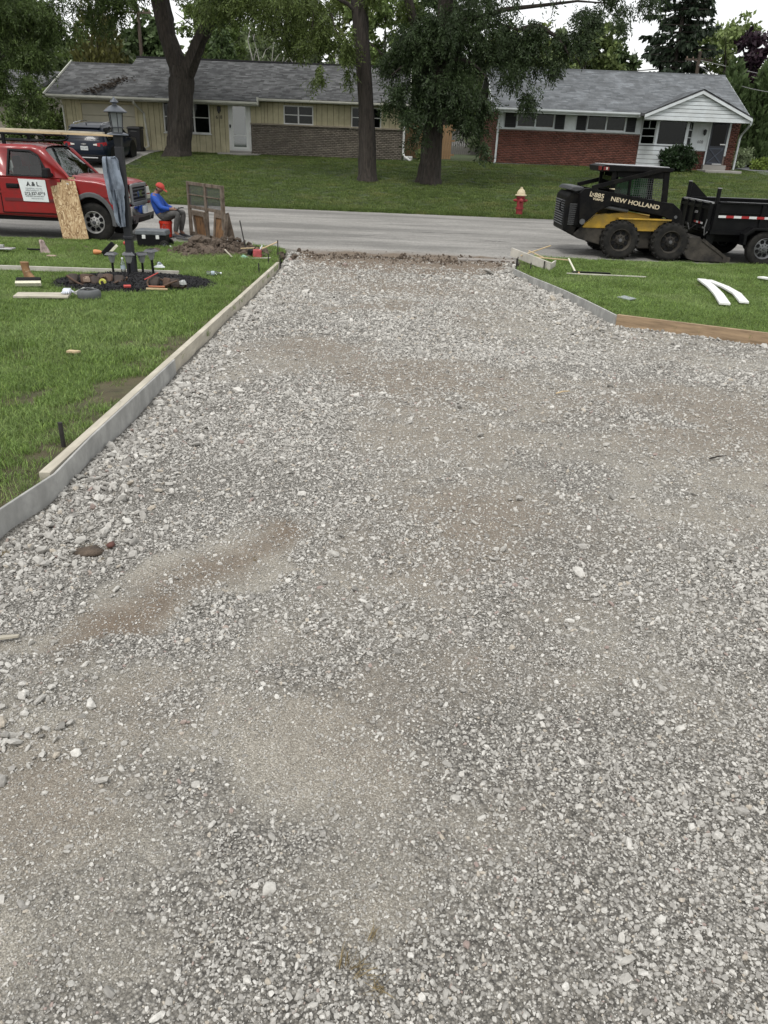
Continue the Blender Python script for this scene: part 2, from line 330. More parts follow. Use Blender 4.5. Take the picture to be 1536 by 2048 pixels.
t.links.new(_mix(t, _ramp(t, wob.outputs[0], [(.12, (0,)*3), (.55, (1,)*3)]), peb, fin), b.inputs['Base Color']); b.inputs['Roughness'].default_value = .9
hh = _mix(t, .4, _ramp(t, v1.outputs['Distance'], [(0, (1,)*3), (.7, (0,)*3)]), _ramp(t, v2.outputs['Distance'], [(0, (1,)*3), (.7, (0,)*3)])); _bump(t, b, hh, .8, .008)
ry = np.concatenate([np.arange(-3, .5, .25), np.arange(.5, 6, .035), np.arange(6, 17.3, .07)]); rf = np.linspace(0, 1, 150)**1.35
XL = xl(ry)-.015; XR = np.minimum(xr(ry)+.015, 14); X = XL[:, None]+(XR-XL)[:, None]*rf[None]; Y = np.repeat(ry[:, None], 150, 1); Z = bedz(X, Y)
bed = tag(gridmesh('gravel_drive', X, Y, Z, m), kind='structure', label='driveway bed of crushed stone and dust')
for nm, fn in (('dirt', dirtmask), ('brown', brown)):
    a = bed.data.attributes.new(nm, 'FLOAT', 'POINT'); a.data.foreach_set('value', fn(X.ravel(), Y.ravel()).astype(np.float32))
# --- near lawns either side of the drive
mlawn = M('lawn_soil', (.075, .078, .034), 1., var=.4, vs=9, bump=.9, bs=60, bd=.03, dirt=((.12, .092, .055), 3., .4))
LA = 0.075
def lawnz(x, y): return gz(y)+LA+(fbm(x, y, .7, 77)-.5)*.05-np.clip((y-16.4)/.9, 0, 1)*.05
ly = np.arange(-3, 17.46, .16); k = np.linspace(0, 1, 60)**2.2
for sgn in (-1, 1):
    e = (xl(ly)-.05) if sgn < 0 else (xr(ly)+.05); X = e[:, None]+sgn*k[None]*(45-np.abs(e))[:, None]; Y = np.repeat(ly[:, None], 60, 1)
    Y[-1] = nearedge(X[-1])+.05; Z = lawnz(X, Y); Z[-1] -= .1
    tag(gridmesh('lawn', X, Y, Z, mlawn), kind='structure', label='mown front lawn left of the drive' if sgn < 0 else 'mown front lawn right of the drive')
# --- far concrete driveway of the yellow house, walk of the brick house
mconc = M('concrete', (.30, .29, .27), .9, var=.15, vs=3, bump=.3, bs=80, dirt=((.2, .19, .17), 1.5, .4))
def ribbon(name, mat, rows, label, lift=.03):
    V = []; 
    for (x0, x1, y) in rows: V += [(x0+(x1-x0)*f, y, float(farz(np.array(x0+(x1-x0)*f), np.array(y)))+lift) for f in np.linspace(0, 1, 5)]
    n = len(rows); F_ = [(r*5+c, r*5+c+1, r*5+c+6, r*5+c+5) for r in range(n-1) for c in range(4)]
    o = fastmesh(name, np.array(V), np.array(F_), mat, smooth=True); return tag(o, label, kind='structure')
ribbon('driveway', mconc, [(-17.2, -12.1, y) for y in np.linspace(28.3, 42.3, 16)], 'concrete driveway across the street')
ribbon('driveway', M('asphalt_path', (.11, .115, .12), .9, var=.2, vs=4), [(17.5+(y-38)*.2+9*max(0, (40.5-y)/2)**1.0, 20.2+(y-38)*.35+9*max(0, (40.5-y)/2), y) for y in np.linspace(40, 58, 22)], 'narrow asphalt drive curving past the brick house', .035)
# --- lamp-bed of black mulch is a mound of its own (below)

# ---------------------------------------------------------------- gravel stones
def icorock(seed, flat):
    r = random.Random(seed); bm = bmesh.new(); bmesh.ops.create_icosphere(bm, subdivisions=1, radius=.5)
    pl = [(Vector((r.gauss(0, 1), r.gauss(0, 1), r.gauss(0, 1))).normalized(), r.uniform(.26, .42)) for _ in range(9)]
    for v in bm.verts:
        for n, d in pl:
            e = v.co.dot(n)
            if e > d: v.co -= n*(e-d)
        v.co *= r.uniform(.93, 1.07)
    V = [(v.co.x, v.co.y*r.uniform(.99, 1.01), v.co.z*flat) for v in bm.verts]; F_ = [[q.index for q in f.verts] for f in bm.faces]; bm.free(); return V, F_
def stonemat(name, stops):
    m, t, b = _nodes(name); oi = t.nodes.new('ShaderNodeObjectInfo'); c = _ramp(t, oi.outputs['Random'], stops)
    c = _mix(t, .5, c, _ramp(t, _noise(t, 5, 4, .6), [(.3, (.65,)*3), (.7, (1.35,)*3)]), 'MULTIPLY')
    t.links.new(c, b.inputs['Base Color']); b.inputs['Roughness'].default_value = .85; MATS[name] = m; return m
mst = stonemat('limestone', [(0, (.19, .182, .165)), (.12, (.27, .258, .236)), (.5, (.375, .362, .332)), (.8, (.455, .44, .405)), (.95, (.56, .545, .505)), (.955, (.37, .33, .27)), (.985, (.42, .38, .32)), (.99, (.27, .21, .185)), (1., (.31, .245, .22))])
RP = [proto('stone', *icorock(i, f), mst) for i, f in enumerate((.75, .6, .85, .5, .7, .62))]
P_, R_, S_ = [], [], []
for (y0, y1, dens, med) in ((.55, 1.4, 17000, .0070), (1.4, 2.3, 13500, .0082), (2.3, 3.4, 8800, .0104), (3.4, 5, 5400, .0134), (5, 8, 3000, .0172), (8, 11.5, 1550, .0228), (11.5, 16.6, 850, .031)):
    hw = lambda y: np.minimum(.60*(y*.9+.9)+.75, 14)
    W = float(hw(y1)); n = int(dens*2*W*(y1-y0)); x = rng.uniform(-W, W, n); y = rng.uniform(y0, y1, n)
    ok = (np.abs(x) < hw(y)) & (x > xl(y)+.02) & (x < xr(y)-.02); x, y = x[ok], y[ok]
    edge = np.minimum(x-xl(y), xr(y)-x); d = dirtmask(x, y)
    keep = rng.random(len(x)) < np.clip(1.0-.85*d, .20, 1)*np.clip(.25+1.1*fbm(x, y, 1.6, 91), .1, 1); x, y, edge, d = x[keep], y[keep], edge[keep], d[keep]
    s = med*np.exp(rng.normal(0, .42, len(x)))*(1+.45*np.clip(1-edge/.5, 0, 1))*(1-.35*d)*(.75+.5*fbm(x, y, .9, 101))
    big = rng.random(len(x)) < .014; s[big] *= 1.8
    P_.append(np.stack([x, y, bedz(x, y)+s*.10], -1)); R_.append(np.stack([rng.normal(0, .45, len(x)), rng.normal(0, .45, len(x)), rng.uniform(0, 2*PI, len(x))], -1))
    S_.append(np.stack([s*rng.uniform(.9, 1.5, len(x)), s*rng.uniform(.75, 1.1, len(x)), s*rng.uniform(.7, 1.1, len(x))], -1))
# small grit everywhere, over stones and dust alike
for (y0, y1, dens, med) in ((.55, 1.5, 11000, .0042), (1.5, 2.6, 7500, .0052), (2.6, 4.5, 3600, .0075), (4.5, 8, 1300, .0115), (8, 15.5, 380, .019)):
    W = .60*(y1*.9+.9)+.75; n = int(dens*2*W*(y1-y0)); x = rng.uniform(-W, W, n); y = rng.uniform(y0, y1, n); ok = (np.abs(x) < .60*(y*.9+.9)+.75) & (x > xl(y)+.02) & (x < xr(y)-.02) & (rng.random(n) < .25+.75*fbm(x, y, 2.2, 201)); x, y = x[ok], y[ok]; s = med*np.exp(rng.normal(0, .3, len(x)))
    P_.append(np.stack([x, y, bedz(x, y)+s*.2], -1)); R_.append(rng.normal(0, .5, (len(x), 3))*[1, 1, 6]); S_.append(np.stack([s*1.2, s, s*.8], -1))
# heaps of bigger stones near the left board and in the lower left corner
for (px, py, sx_, sy_, n, s0) in ((-1.40, 3.35, .17, .5, 200, .031), (-1.12, 1.65, .14, .13, 110, .026), (-1.45, 4.6, .15, .9, 130, .034), (-1.2, 1.55, .1, .1, 16, .040), (.05, 2.9, .5, .4, 60, .027), (2.2, 9.6, .25, .8, 120, .045), (2.9, 8.9, .6, .3, 90, .042), (1., 4.2, .8, 1., 60, .03), (-1.5, 6.4, .14, 1.2, 130, .036)):
    x = rng.normal(px, sx_, n); y = rng.normal(py, sy_, n); ok = (x > xl(y)+.03) & (x < xr(y)-.03); x, y = x[ok], y[ok]; s = s0*np.exp(rng.normal(0, .3, len(x)))
    P_.append(np.stack([x, y, bedz(x, y)+s*.25], -1)); R_.append(rng.normal(0, .6, (len(x), 3))*[1, 1, 5]); S_.append(np.stack([s*1.2, s*.9, s*.8], -1))
P_, R_, S_ = map(np.concatenate, (P_, R_, S_)); print('stones', len(P_))
scatter('gravel', P_, R_, S_, rng.integers(0, 6, len(P_)), RP, 'loose grey and white crushed stones covering the driveway')
# clods of dark soil along the street edge of the drive
msoil = M('soil', (.105, .08, .06), 1., var=.4, vs=20, bump=.8, bs=50, bd=.02)
CP = [proto('clod', *icorock(50+i, .7), msoil) for i in range(3)]
n = 1500; x = rng.uniform(-2.2, 2.6, n); y = 16.55+rng.normal(0, .3, n); s = .022*np.exp(rng.normal(0, .6, n))
scatter('soil_clods', np.stack([x, y, np.maximum(bedz(x, np.minimum(y, 16.9)), 0)+s*.2], -1), rng.normal(0, 1, (n, 3)), np.stack([s, s, s*.8], -1), rng.integers(0, 3, n), CP, 'dark crumbly soil where the drive meets the street')

# ---------------------------------------------------------------- grass
def tuftproto(name, n, r, h0, h1, wd, mat, seed):
    q = random.Random(seed); V = []; F_ = []
    for i in range(n):
        a = q.uniform(0, 2*PI); d = r*math.sqrt(q.random()); x, y = d*math.cos(a), d*math.sin(a); b_ = q.uniform(0, 2*PI); h = q.uniform(h0, h1); lean = q.uniform(.3, 1.5)*h
        px, py = -math.sin(b_)*wd/2, math.cos(b_)*wd/2; lx, ly_ = math.cos(b_)*lean, math.sin(b_)*lean; k = len(V)
        V += [(x-px, y-py, -.01), (x+px, y+py, -.01), (x+px*.8+lx*.35, y+py*.8+ly_*.35, h*.6), (x-px*.8+lx*.35, y-py*.8+ly_*.35, h*.6), (x+lx, y+ly_, h)]
        F_ += [(k, k+1, k+2, k+3), (k+3, k+2, k+4)]
    return proto(name, V, F_, mat)
def grassmat(name, c1, c2, c3):
    m, t, b = _nodes(name); oi = t.nodes.new('ShaderNodeObjectInfo'); n = t.nodes.new('ShaderNodeTexNoise'); n.inputs['Scale'].default_value = .9; n.inputs['Detail'].default_value = 3; t.links.new(oi.outputs['Location'], n.inputs['Vector'])
    c = _ramp(t, n.outputs['Fac'], [(.3, c1), (.5, c2), (.72, c3)]); g = t.nodes.new('ShaderNodeNewGeometry')
    c = _mix(t, 1., c, _ramp(t, g.outputs['Random Per Island'], [(0, (.5,)*3), (.85, (1.25,)*3), (.93, (1.5, 1.4, 1.5)), (1, (2.6, 2.0, 1.6))]), 'MULTIPLY')
    c = _mix(t, 1., c, _ramp(t, oi.outputs['Random'], [(0, (.75,)*3), (1, (1.25,)*3)]), 'MULTIPLY')
    t.links.new(c, b.inputs['Base Color']); b.inputs['Roughness'].default_value = .5; b.inputs['Specular IOR Level'].default_value = .35
    tr = t.nodes.new('ShaderNodeBsdfTranslucent'); t.links.new(c, tr.inputs[0]); ms = t.nodes.new('ShaderNodeMixShader'); ms.inputs[0].default_value = .3
    o = t.nodes['Material Output']; t.links.new(b.outputs[0], ms.inputs[1]); t.links.new(tr.outputs[0], ms.inputs[2]); t.links.new(ms.outputs[0], o.inputs[0]); MATS[name] = m; return m
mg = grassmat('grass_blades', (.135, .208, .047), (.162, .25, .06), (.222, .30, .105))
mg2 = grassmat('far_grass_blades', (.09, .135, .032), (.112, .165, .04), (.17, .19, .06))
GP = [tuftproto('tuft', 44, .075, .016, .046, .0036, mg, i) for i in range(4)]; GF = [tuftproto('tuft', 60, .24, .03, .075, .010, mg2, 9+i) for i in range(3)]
BARE = [(-1.95, 5.3, .22), (-2.0, 5.0, .2), (-1.9, 4.5, .12), (-1.83, 3.6, .14), (-2.0, 6.9, .2), (-2.5, 4.9, .16)]
def lawnpts(x0, x1, y0, y1, dens):
    n = int((x1-x0)*(y1-y0)*dens); x = rng.uniform(x0, x1, n); y = rng.uniform(y0, y1, n)
    ok = ((x < xl(y)-.075) | (x > xr(y)+.085)) & (y < nearedge(x)-.06) & (np.abs(x) < .62*(y+1)+2.2)
    ok &= ~(((x+3.72)/1.12)**2+((y-11.05)/1.05)**2 < 1)
    e_ = np.where(x < 0, xl(y)-x, x-xr(y)); ok &= ~((e_ < .10+.34*vnoise(x, y, 1.7, 44)**2) & (rng.random(n) < .6))
    for (px, py, r) in BARE: ok &= ~((np.hypot(x-px, (y-py)*.5) < r*(.5+vnoise(x, y, 9, 4))) & (rng.random(n) < .8))
    return x[ok], y[ok]
xs, ys, ss = [], [], []
for a in ((-4.5, -1.6, 1.6, 6, 560, .9), (-7.5, -1.6, 6, 11, 360, 1.05), (-13, -1.9, 11, 17.6, 210, 1.2), (2.2, 9.5, 6, 12, 340, 1.05), (2.2, 13, 12, 17.9, 210, 1.2)):
    x, y = lawnpts(*a[:5]); xs.append(x); ys.append(y); ss.append(np.full(len(x), a[5]))
x, y, s = map(np.concatenate, (xs, ys, ss)); n = len(x); s = s*rng.uniform(.7, 1.25, n)*(.75+.5*vnoise(x, y, 1.3, 12)); print('tufts', n)
scatter('grass', np.stack([x, y, lawnz(x, y)], -1), np.stack([rng.normal(0, .15, n), rng.normal(0, .15, n), rng.uniform(0, 6.28, n)], -1), np.stack([s, s, s], -1), rng.integers(0, 4, n), GP, 'short green lawn grass in front of the street')
n = 26000; x = rng.uniform(-22, 30, n); y = 28.35+15*rng.random(n)**1.25; ok = ~((x > -17.3) & (x < -12.05)) & (np.abs(x) < .6*y+2) & ~((x > 4.8) & (x < 17.1) & (y > 42.3)) & ~((x < .3) & (y > 42.2)) & (y > 28.42); x, y = x[ok], y[ok]; n = len(x)
x2 = rng.uniform(-24, 12, 3500); y2 = 28.32+rng.random(3500)*.3; x2b = x2 < -17.4; ok = x2b | (x2 > -12.0); x = np.concatenate([x, x2[ok]]); y = np.concatenate([y, y2[ok]]); n = len(x); s = rng.uniform(.6, 1.2, n)
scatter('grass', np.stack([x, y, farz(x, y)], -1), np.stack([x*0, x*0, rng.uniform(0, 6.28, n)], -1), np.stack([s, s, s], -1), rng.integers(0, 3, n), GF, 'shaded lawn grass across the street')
# ================================================================ BUILDINGS
def shingles(name, parent, org, u, v, ulen, vlen, mat, clip=None, tab=.30, course=.15):
    """overlapping shingle tabs on a roof plane; joined, far too small to pick apart"""
    org, u, v = Vector(org), Vector(u).normalized(), Vector(v).normalized(); n = u.cross(v).normalized()
    if n.z < 0: n = -n
    V, F_ = [], []; r = random.Random(5)
    for j in range(int(vlen/course)):
        v0 = j*course; v1 = min(v0+course*1.15, vlen); x = -r.uniform(0, tab)
        while x < ulen:
            a = max(0, x+.006); c = min(ulen, x+tab*r.choice((.8, 1, 1.1, 1.3))); x = c
            if c-a < .03: continue
            if clip and not clip((a+c)/2, (v0+v1)/2): continue
            k = len(V); h = .013+r.uniform(0, .008); d = r.uniform(-.012, .012)
            P = [org+u*a+v*(v0+d)+n*h, org+u*c+v*(v0+d)+n*h, org+u*c+v*v1+n*.003, org+u*a+v*v1+n*.003, org+u*a+v*(v0+d)-n*.002, org+u*c+v*(v0+d)-n*.002]
            V += [tuple(p) for p in P]; F_ += [(k, k+1, k+2, k+3), (k+4, k+5, k+1, k)]
    o = fastmesh(name, np.array(V), np.array(F_), mat, parent); o['kind'] = 'stuff'; return o
def bricks(name, parent, x0, x1, z0, z1, y, mat, holes=(), axis='x', bl=.212, bh=.062, gap=.017, dep=.05):
    """brickwork of single bricks with recessed joints on a mortar wall; axis y: wall runs along y at x=y"""
    V, F_ = [], []; r = random.Random(3); j = 0; z = z0
    Fb = np.array([(0, 1, 5, 4), (1, 2, 6, 5), (3, 0, 4, 7), (4, 5, 6, 7), (0, 3, 2, 1)])
    while z+bh <= z1+.01:
        x = x0-(bl/2 if j % 2 else 0)
        while x < x1:
            a, c = max(x0, x), min(x1, x+bl)
            if c-a > .03 and not any(h[0] < (a+c)/2 < h[1] and h[2] < z+bh/2 < h[3] for h in holes):
                p = r.uniform(-.004, .004); k = len(V); zt = min(z+bh, z1)
                if axis == 'x': V += [(a, y-p, z), (c, y-p, z), (c, y+dep, z), (a, y+dep, z), (a, y-p, zt), (c, y-p, zt), (c, y+dep, zt), (a, y+dep, zt)]
                else: V += [(y-p, a, z), (y-p, c, z), (y+dep, c, z), (y+dep, a, z), (y-p, a, zt), (y-p, c, zt), (y+dep, c, zt), (y+dep, a, zt)]
                F_.append(Fb+k)
            x += bl+gap
        z += bh+gap; j += 1
    o = fastmesh(name, np.array(V), np.concatenate(F_), mat, parent); o['kind'] = 'stuff'; return o
mwin = glass('window_glass', (.5, .55, .55), .0, .42)
mcurt = M('window_dark', (.012, .013, .014), .9, spec=.1, var=.6, vs=1.5); mblind = M('window_blind', (.32, .33, .32), .7, var=.15, vs=2)
mwhite = M('white_paint', (.66, .67, .66), .55, var=.06, vs=3, dirt=((.48, .48, .45), 1.2, .25)); mwhite2 = M('white_siding', (.62, .66, .68), .6, var=.06, vs=2, dirt=((.5, .52, .52), 1.5, .3))
def window(par, x0, x1, z0, z1, y, cols=1, hung=True, fm=None, blind=0., name='window', fw_=.05):
    """frame, sill, panes with mullions and meeting rails; looks towards -Y"""
    fm = fm or mwhite; w = MB(); w.bb(x0, x1, y-.03, y+.09, z0, z0+fw_); w.bb(x0, x1, y-.03, y+.09, z1-fw_, z1); w.bb(x0, x0+fw_, y-.03, y+.09, z0+fw_, z1-fw_); w.bb(x1-fw_, x1, y-.03, y+.09, z0+fw_, z1-fw_)
    o = w.build(name, fm, par)
    cw = (x1-x0-2*fw_)/cols
    for i in range(cols):
        a = x0+fw_+i*cw
        if i: MB().bb(a-.035, a+.035, y-.02, y+.08, z0+fw_, z1-fw_).build('mullion', fm, o)
        zm = (z0+z1)/2
        for (q0, q1, dy) in (((z0+fw_, zm, .0), (zm, z1-fw_, .02)) if hung else ((z0+fw_, z1-fw_, 0),)):
            MB().bb(a+.02, a+cw-.02, y+.03+dy, y+.036+dy, q0+.02, q1-.0).build('pane', mwin, o)
        if hung: MB().bb(a+.0, a+cw, y+.01, y+.06, zm-.02, zm+.02).build('rail', fm, o)
        if blind: MB().bb(a+.03, a+cw-.03, y+.075, y+.085, z1-fw_-(z1-z0)*blind, z1-fw_).build('blind', mblind, o)
    MB().bb(x0+.01, x1-.01, y+.10, y+.12, z0+.01, z1-.01).build('interior', mcurt, o)
    MB().bb(x0-.05, x1+.05, y-.07, y+.02, z0-.05, z0-.002).build('sill', fm, o)
    return o
def holes_split(z0, z1, hs):
    """intervals of z0..z1 left when the holes hs (z pairs) are taken out"""
    out = [(z0, z1)]
    for a, b_ in hs:
        nx = []
        for p, q in out:
            if b_ <= p or a >= q: nx.append((p, q))
            else:
                if a > p: nx.append((p, a))
                if b_ < q: nx.append((b_, q))
        out = nx
    return [i for i in out if i[1]-i[0] > .02]
def boards(par, x0, x1, z0, z1, y, mat, wd=.26, holes=(), th=.03, gap=.02):
    """vertical siding boards, one object each"""
    x = x0; r = random.Random(int(abs(x0)*100))
    while x < x1-.02:
        c = min(x1, x+wd*r.choice((.6, 1, 1, 1.15)))
        pts = sorted({x, c}|{h for H in holes for h in H[:2] if x < h < c})
        for a, e in zip(pts[:-1], pts[1:]):
            hs = [H[2:] for H in holes if H[0] < (a+e)/2 < H[1]]
            for (p, q) in holes_split(z0, z1, hs): MB().bb(a+(gap/2 if a == x else 0), e-(gap/2 if e == c else 0), y-th-r.uniform(0, .005), y, p, q).build('board', mat, par)
        x = c
def gutter(par, x0, x1, y, z, mat, name='gutter'):
    pr = [(0, 0), (-.10, 0), (-.13, .05), (-.13, .12), (-.115, .12), (-.115, .03), (-.015, .015), (0, .12)]
    return MB().prism([(y+a, z+b_) for a, b_ in pr], x0, x1, 'x').build(name, mat, par)
def spout(par, pts, mat, r=.045): return MB().tube(pts, r, 6).build('downspout', mat, par)

# ------------------------------------------------------------ yellow house
HL = T('yellow_house', 'long pale yellow ranch house with grey shingle roof and brown brick wainscot', 'house')
myel = M('yellow_siding', (.49, .45, .295), .75, var=.10, vs=2.5, dirt=((.35, .315, .20), 1.3, .3)); mroofL = M('grey_shingles', (.115, .118, .12), .95, var=.25, vs=2.5, isl=.5, dirt=((.07, .072, .075), .8, .25))
mbr = M('brown_bricks', (.165, .145, .118), .9, isl=.22, var=.15, vs=3); mmort = M('mortar', (.12, .105, .088), .95, var=.2, vs=10); mdark = M('dark_void', (.012, .012, .012), .9)
mgut = M('gutter_cream', (.50, .50, .44), .5, var=.08, vs=3)
ROOFS = .414; EY = 41.55; EZ = 3.78
def rz(y): return EZ+(y-EY)*ROOFS
XL0, XM, XS, XR0 = -17.45, -14.15, -7.0, .50
W_ = MB(); W_.bb(-16.95, .12, 42.53, 51, 1.0, 3.95); W_.build('wall_core', mmort, HL)
MB().prism([(42.55, 3.9), (51, 3.9), (46.5, 5.7)], -.05, .10, 'x').build('gable_wall', myel, HL)
wl = [(-11.88, -9.55, 2.28, 3.71), (-8.62, -7.50, 1.5, 3.72), (-16.1, -13.2, 1.2, 3.48)]
boards(HL, -16.95, -7.5, 1.32, 3.98, 42.5, myel, .27, wl)
wr = [(-5.83, -4.34, 2.86, 3.70), (-2.43, -.93, 2.82, 3.74)]
boards(HL, -7.5, .12, 2.86, 4.02, 42.5, myel, .27, wr)
for (z0, z1) in ((1.4, 3.9),):
    for i in range(18): MB().bb(.12, .15, 42.5+i*.3, 42.79+i*.3, 2.86, 3.95).build('board', myel, HL)
bricks('bricks', HL, -7.48, .16, 1.36, 2.78, 42.40, mbr); MB().bb(-7.48, .15, 42.44, 42.6, 1.2, 2.79).build('brick_backing', mmort, HL)
bricks('bricks', HL, 42.45, 47.5, 1.36, 2.78, .17, mbr, axis='y', dep=-.05)
MB().bb(-7.5, .2, 42.33, 42.52, 2.785, 2.855).build('brick_ledge', M('ledge', (.24, .21, .16), .8, var=.15, vs=5), HL, bevel=.008)
# door with storm door
d = MB().bb(-8.62, -7.50, 42.44, 42.56, 1.55, 3.72).build('door', mwhite, HL)
MB().bb(-8.50, -7.62, 42.40, 42.438, 1.62, 3.66).build('storm_frame', M('door_white', (.6, .62, .6), .5), d, bevel=.006)
MB().bb(-8.38, -7.74, 42.388, 42.396, 2.3, 3.56).build('pane', glass('door_glass', (.55, .6, .6), .12), d); MB().bb(-8.38, -7.74, 42.388, 42.396, 1.74, 2.26).build('pane', glass('door_glass'), d)
MB().bb(-8.56, -8.50, 42.33, 42.39, 2.60, 2.74).build('handle', mdark, d)
MB().bb(-8.6, -7.5, 42.30, 42.50, 1.42, 1.56).build('threshold', mconc, HL)
MB().bb(-9.05, -7.0, 41.45, 42.3, 1.22, 1.46).build('step', mconc, HL, bevel=.02)
window(HL, -11.88, -9.55, 2.28, 3.71, 42.46, 3, True, blind=.12); window(HL, -5.83, -4.34, 2.86, 3.70, 42.46, 2, True, blind=.45); window(HL, -2.43, -.93, 2.82, 3.74, 42.46, 2, True, blind=.2)
L_ = MB(); L_.bb(-9.14, -8.98, 42.33, 42.46, 3.30, 3.52); L_.bb(-9.10, -9.02, 42.30, 42.34, 3.22, 3.4); L_.build('porch_light', M('black_metal', (.015, .015, .016), .45), HL)
text('house_number', '618', .22, MATS['black_metal'], HL, (-9.25, 42.455, 2.98), ext=.004)
# garage door
mgd = M('garage_door', (.42, .395, .31), .65, var=.06, vs=2); g = MB().bb(-16.1, -13.2, 42.50, 42.56, 1.3, 3.48).build('garage_door', mgd, HL)
for i in range(4): MB().bb(-15.98, -13.32, 42.44, 42.49, 1.36+i*.52, 1.36+i*.52+.505).build('panel', mgd, g, bevel=.012)
tr_ = MB(); tr_.bb(-16.12, -15.99, 42.42, 42.5, 1.3, 3.50); tr_.bb(-13.31, -13.18, 42.42, 42.5, 1.3, 3.5); tr_.bb(-15.99, -13.31, 42.42, 42.5, 3.44, 3.53); tr_.build('trim', M('cream_trim', (.47, .42, .27), .7), g)
# roof
R_ = MB()
def rzg(y, a): return rz(y)-(.11 if a == XL0 else 0)      # the garage roof lies a little lower
for (a, b_, e, top) in ((XL0, XM, EY, 45.75), (XM, XS, EY, 46.5), (XS, XR0, 42.0, 46.5)):
    R_.prism([(e, rz(e)-.16), (top, rz(top)-.16), (top+4.6, rz(top)-.16-4.6*ROOFS), (top+4.6, rzg(top, a)-.02-4.6*ROOFS), (top, rzg(top, a)-.02), (e, rzg(e, a)-.02)], a, b_, 'x')
rf_ = R_.build('roof', M('roof_deck', (.09, .09, .092), .95), HL)
sv = Vector((0, 1, ROOFS)); sl_ = math.sqrt(1+ROOFS**2)
for (a, b_, e, top) in ((XL0, XM, EY, 45.75), (XM, XS, EY, 46.5), (XS, XR0, 42.0, 46.5)):
    shingles('shingles', rf_, (a, e-.03, rzg(e-.03, a)), (1, 0, 0), sv, b_-a, (top-e+.03)*sl_, mroofL)
MB().bb(XM-.02, XR0, 46.35, 46.62, rz(46.5)-.03, rz(46.5)+.045).build('ridge_vent', M('ridge_black', (.02, .02, .022), .9), rf_)
MB().bb(XL0, XM-.05, 45.62, 45.87, rz(45.75)-.14, rz(45.75)-.08).build('ridge_cap', mroofL, rf_)
for x in (XL0, XR0): MB().prism([(EY if x < 0 else 42.0, rz(EY if x < 0 else 42.0)-.20), (46.5 if x > 0 else 45.75, rz(46.5 if x > 0 else 45.75)-.20), (46.5 if x > 0 else 45.75, rz(46.5 if x > 0 else 45.75)+.0), (EY if x < 0 else 42.0, rz(EY if x < 0 else 42.0)+.0)], x-.02, x+.02, 'x').build('fascia', mgut, rf_)
MB().bb(XL0, XS, EY-.0, EY+.02, rz(EY)-.16, rz(EY)-.04).build('fascia', mgut, rf_); MB().bb(XS-.02, XS+.02, EY, 42.02, rz(EY)-.16, rz(42)-.0).build('fascia', mgut, rf_); MB().bb(XS+.03, XR0, 42.0, 42.02, rz(42)-.16, rz(42)-.04).build('fascia', mgut, rf_)
MB().bb(XL0+.02, XS, EY+.02, 42.5, rz(EY)-.19, rz(EY)-.165).build('soffit', mgut, rf_)
gutter(HL, XL0, XS, EY-.002, rz(EY)-.15, mgut); gutter(HL, XS+.04, XR0-.02, 41.998, rz(42)-.15, mgut)
spout(HL, [(-13.05, 41.5, 3.62), (-13.05, 41.55, 3.5), (-12.85, 42.4, 3.1), (-12.75, 42.4, 1.6), (-12.9, 42.1, 1.5), (-13.1, 41.7, 1.42)], mgut, .055); spout(HL, [(-16.9, 41.5, 3.6), (-16.9, 42.4, 3.3), (-16.9, 42.4, 1.4)], mgut)
spout(HL, [(.24, 41.95, 3.8), (.24, 42.32, 3.6), (.24, 42.32, 1.75), (.3, 42.2, 1.6), (.62, 41.7, 1.42)], mwhite, .055)
f = MB().lathe([(.09, 0), (.09, .75), (.11, .75), (.11, .8)], (-3.5, 46.9, rz(46.5)-.25), 10).build('flue', mwhite, rf_); MB().bb(-3.72, -3.28, 46.8, 47.0, rz(46.5)+.68, rz(46.5)+.73).build('flue_cap', mwhite, f)
vb = MB().bb(.28, .72, 42.5, 42.9, 1.3, 1.62).build('vent_box', mwhite, HL)
for i in range(4): MB().bb(.30, .70, 42.475, 42.495, 1.34+i*.07, 1.37+i*.07).build('slat', mwhite, vb)
# leaves and twigs in the valley of the garage roof
r = random.Random(8); lv = MB()
for i in range(260):
    tq = r.random(); yy = 41.8+tq*1.9+r.gauss(0, .12); xx = -15.3+tq*1.3+r.gauss(0, .28); lv.box((xx, yy, rz(yy)+.02), (r.uniform(.08, .22), r.uniform(.03, .08), .012), (r.uniform(-.2, .8), r.uniform(-.4, .4), r.uniform(0, 3)))
tag(lv.build('leaf_litter', M('dead_leaves', (.035, .026, .018), .95, isl=.4)), 'dark fallen leaves and twigs on the garage roof of the yellow house', kind='stuff')

# ------------------------------------------------------------ brick house
HR = T('brick_house', 'low red brick ranch house with white porch gable and grey roof', 'house')
mrb = M('red_bricks', (.135, .05, .035), .9, isl=.3, var=.18, vs=2.5); mrm = M('pale_mortar', (.27, .215, .185), .95, var=.15, vs=8)
mroofR = M('slate_shingles', (.165, .178, .19), .95, var=.2, vs=1.2, isl=.3, dirt=((.10, .105, .11), 1.1, .3)); mshut = M('shutter_black', (.014, .015, .018), .6); mnavy = M('navy_door', (.016, .02, .032), .4)
A, Bx, FY, BZ = 4.91, 17.05, 42.5, 1.50
MB().bb(A+.06, Bx-.06, FY+.06, 50.5, 1.0, 4.0).build('wall_core', mrm, HR)
MB().bb(A+.02, Bx-.02, FY+.02, 50.5, 1.1, 1.50).build('foundation', mconc, HR)
bricks('bricks', HR, A, 12.12, BZ, 3.04, FY, mrb); bricks('bricks', HR, FY+.06, 50.5, BZ, 3.95, A, mrb, axis='y'); bricks('bricks', HR, 14.75, 15.55, BZ, 2.40, FY, mrb); bricks('bricks', HR, 16.62, Bx, BZ, 3.98, FY, mrb)
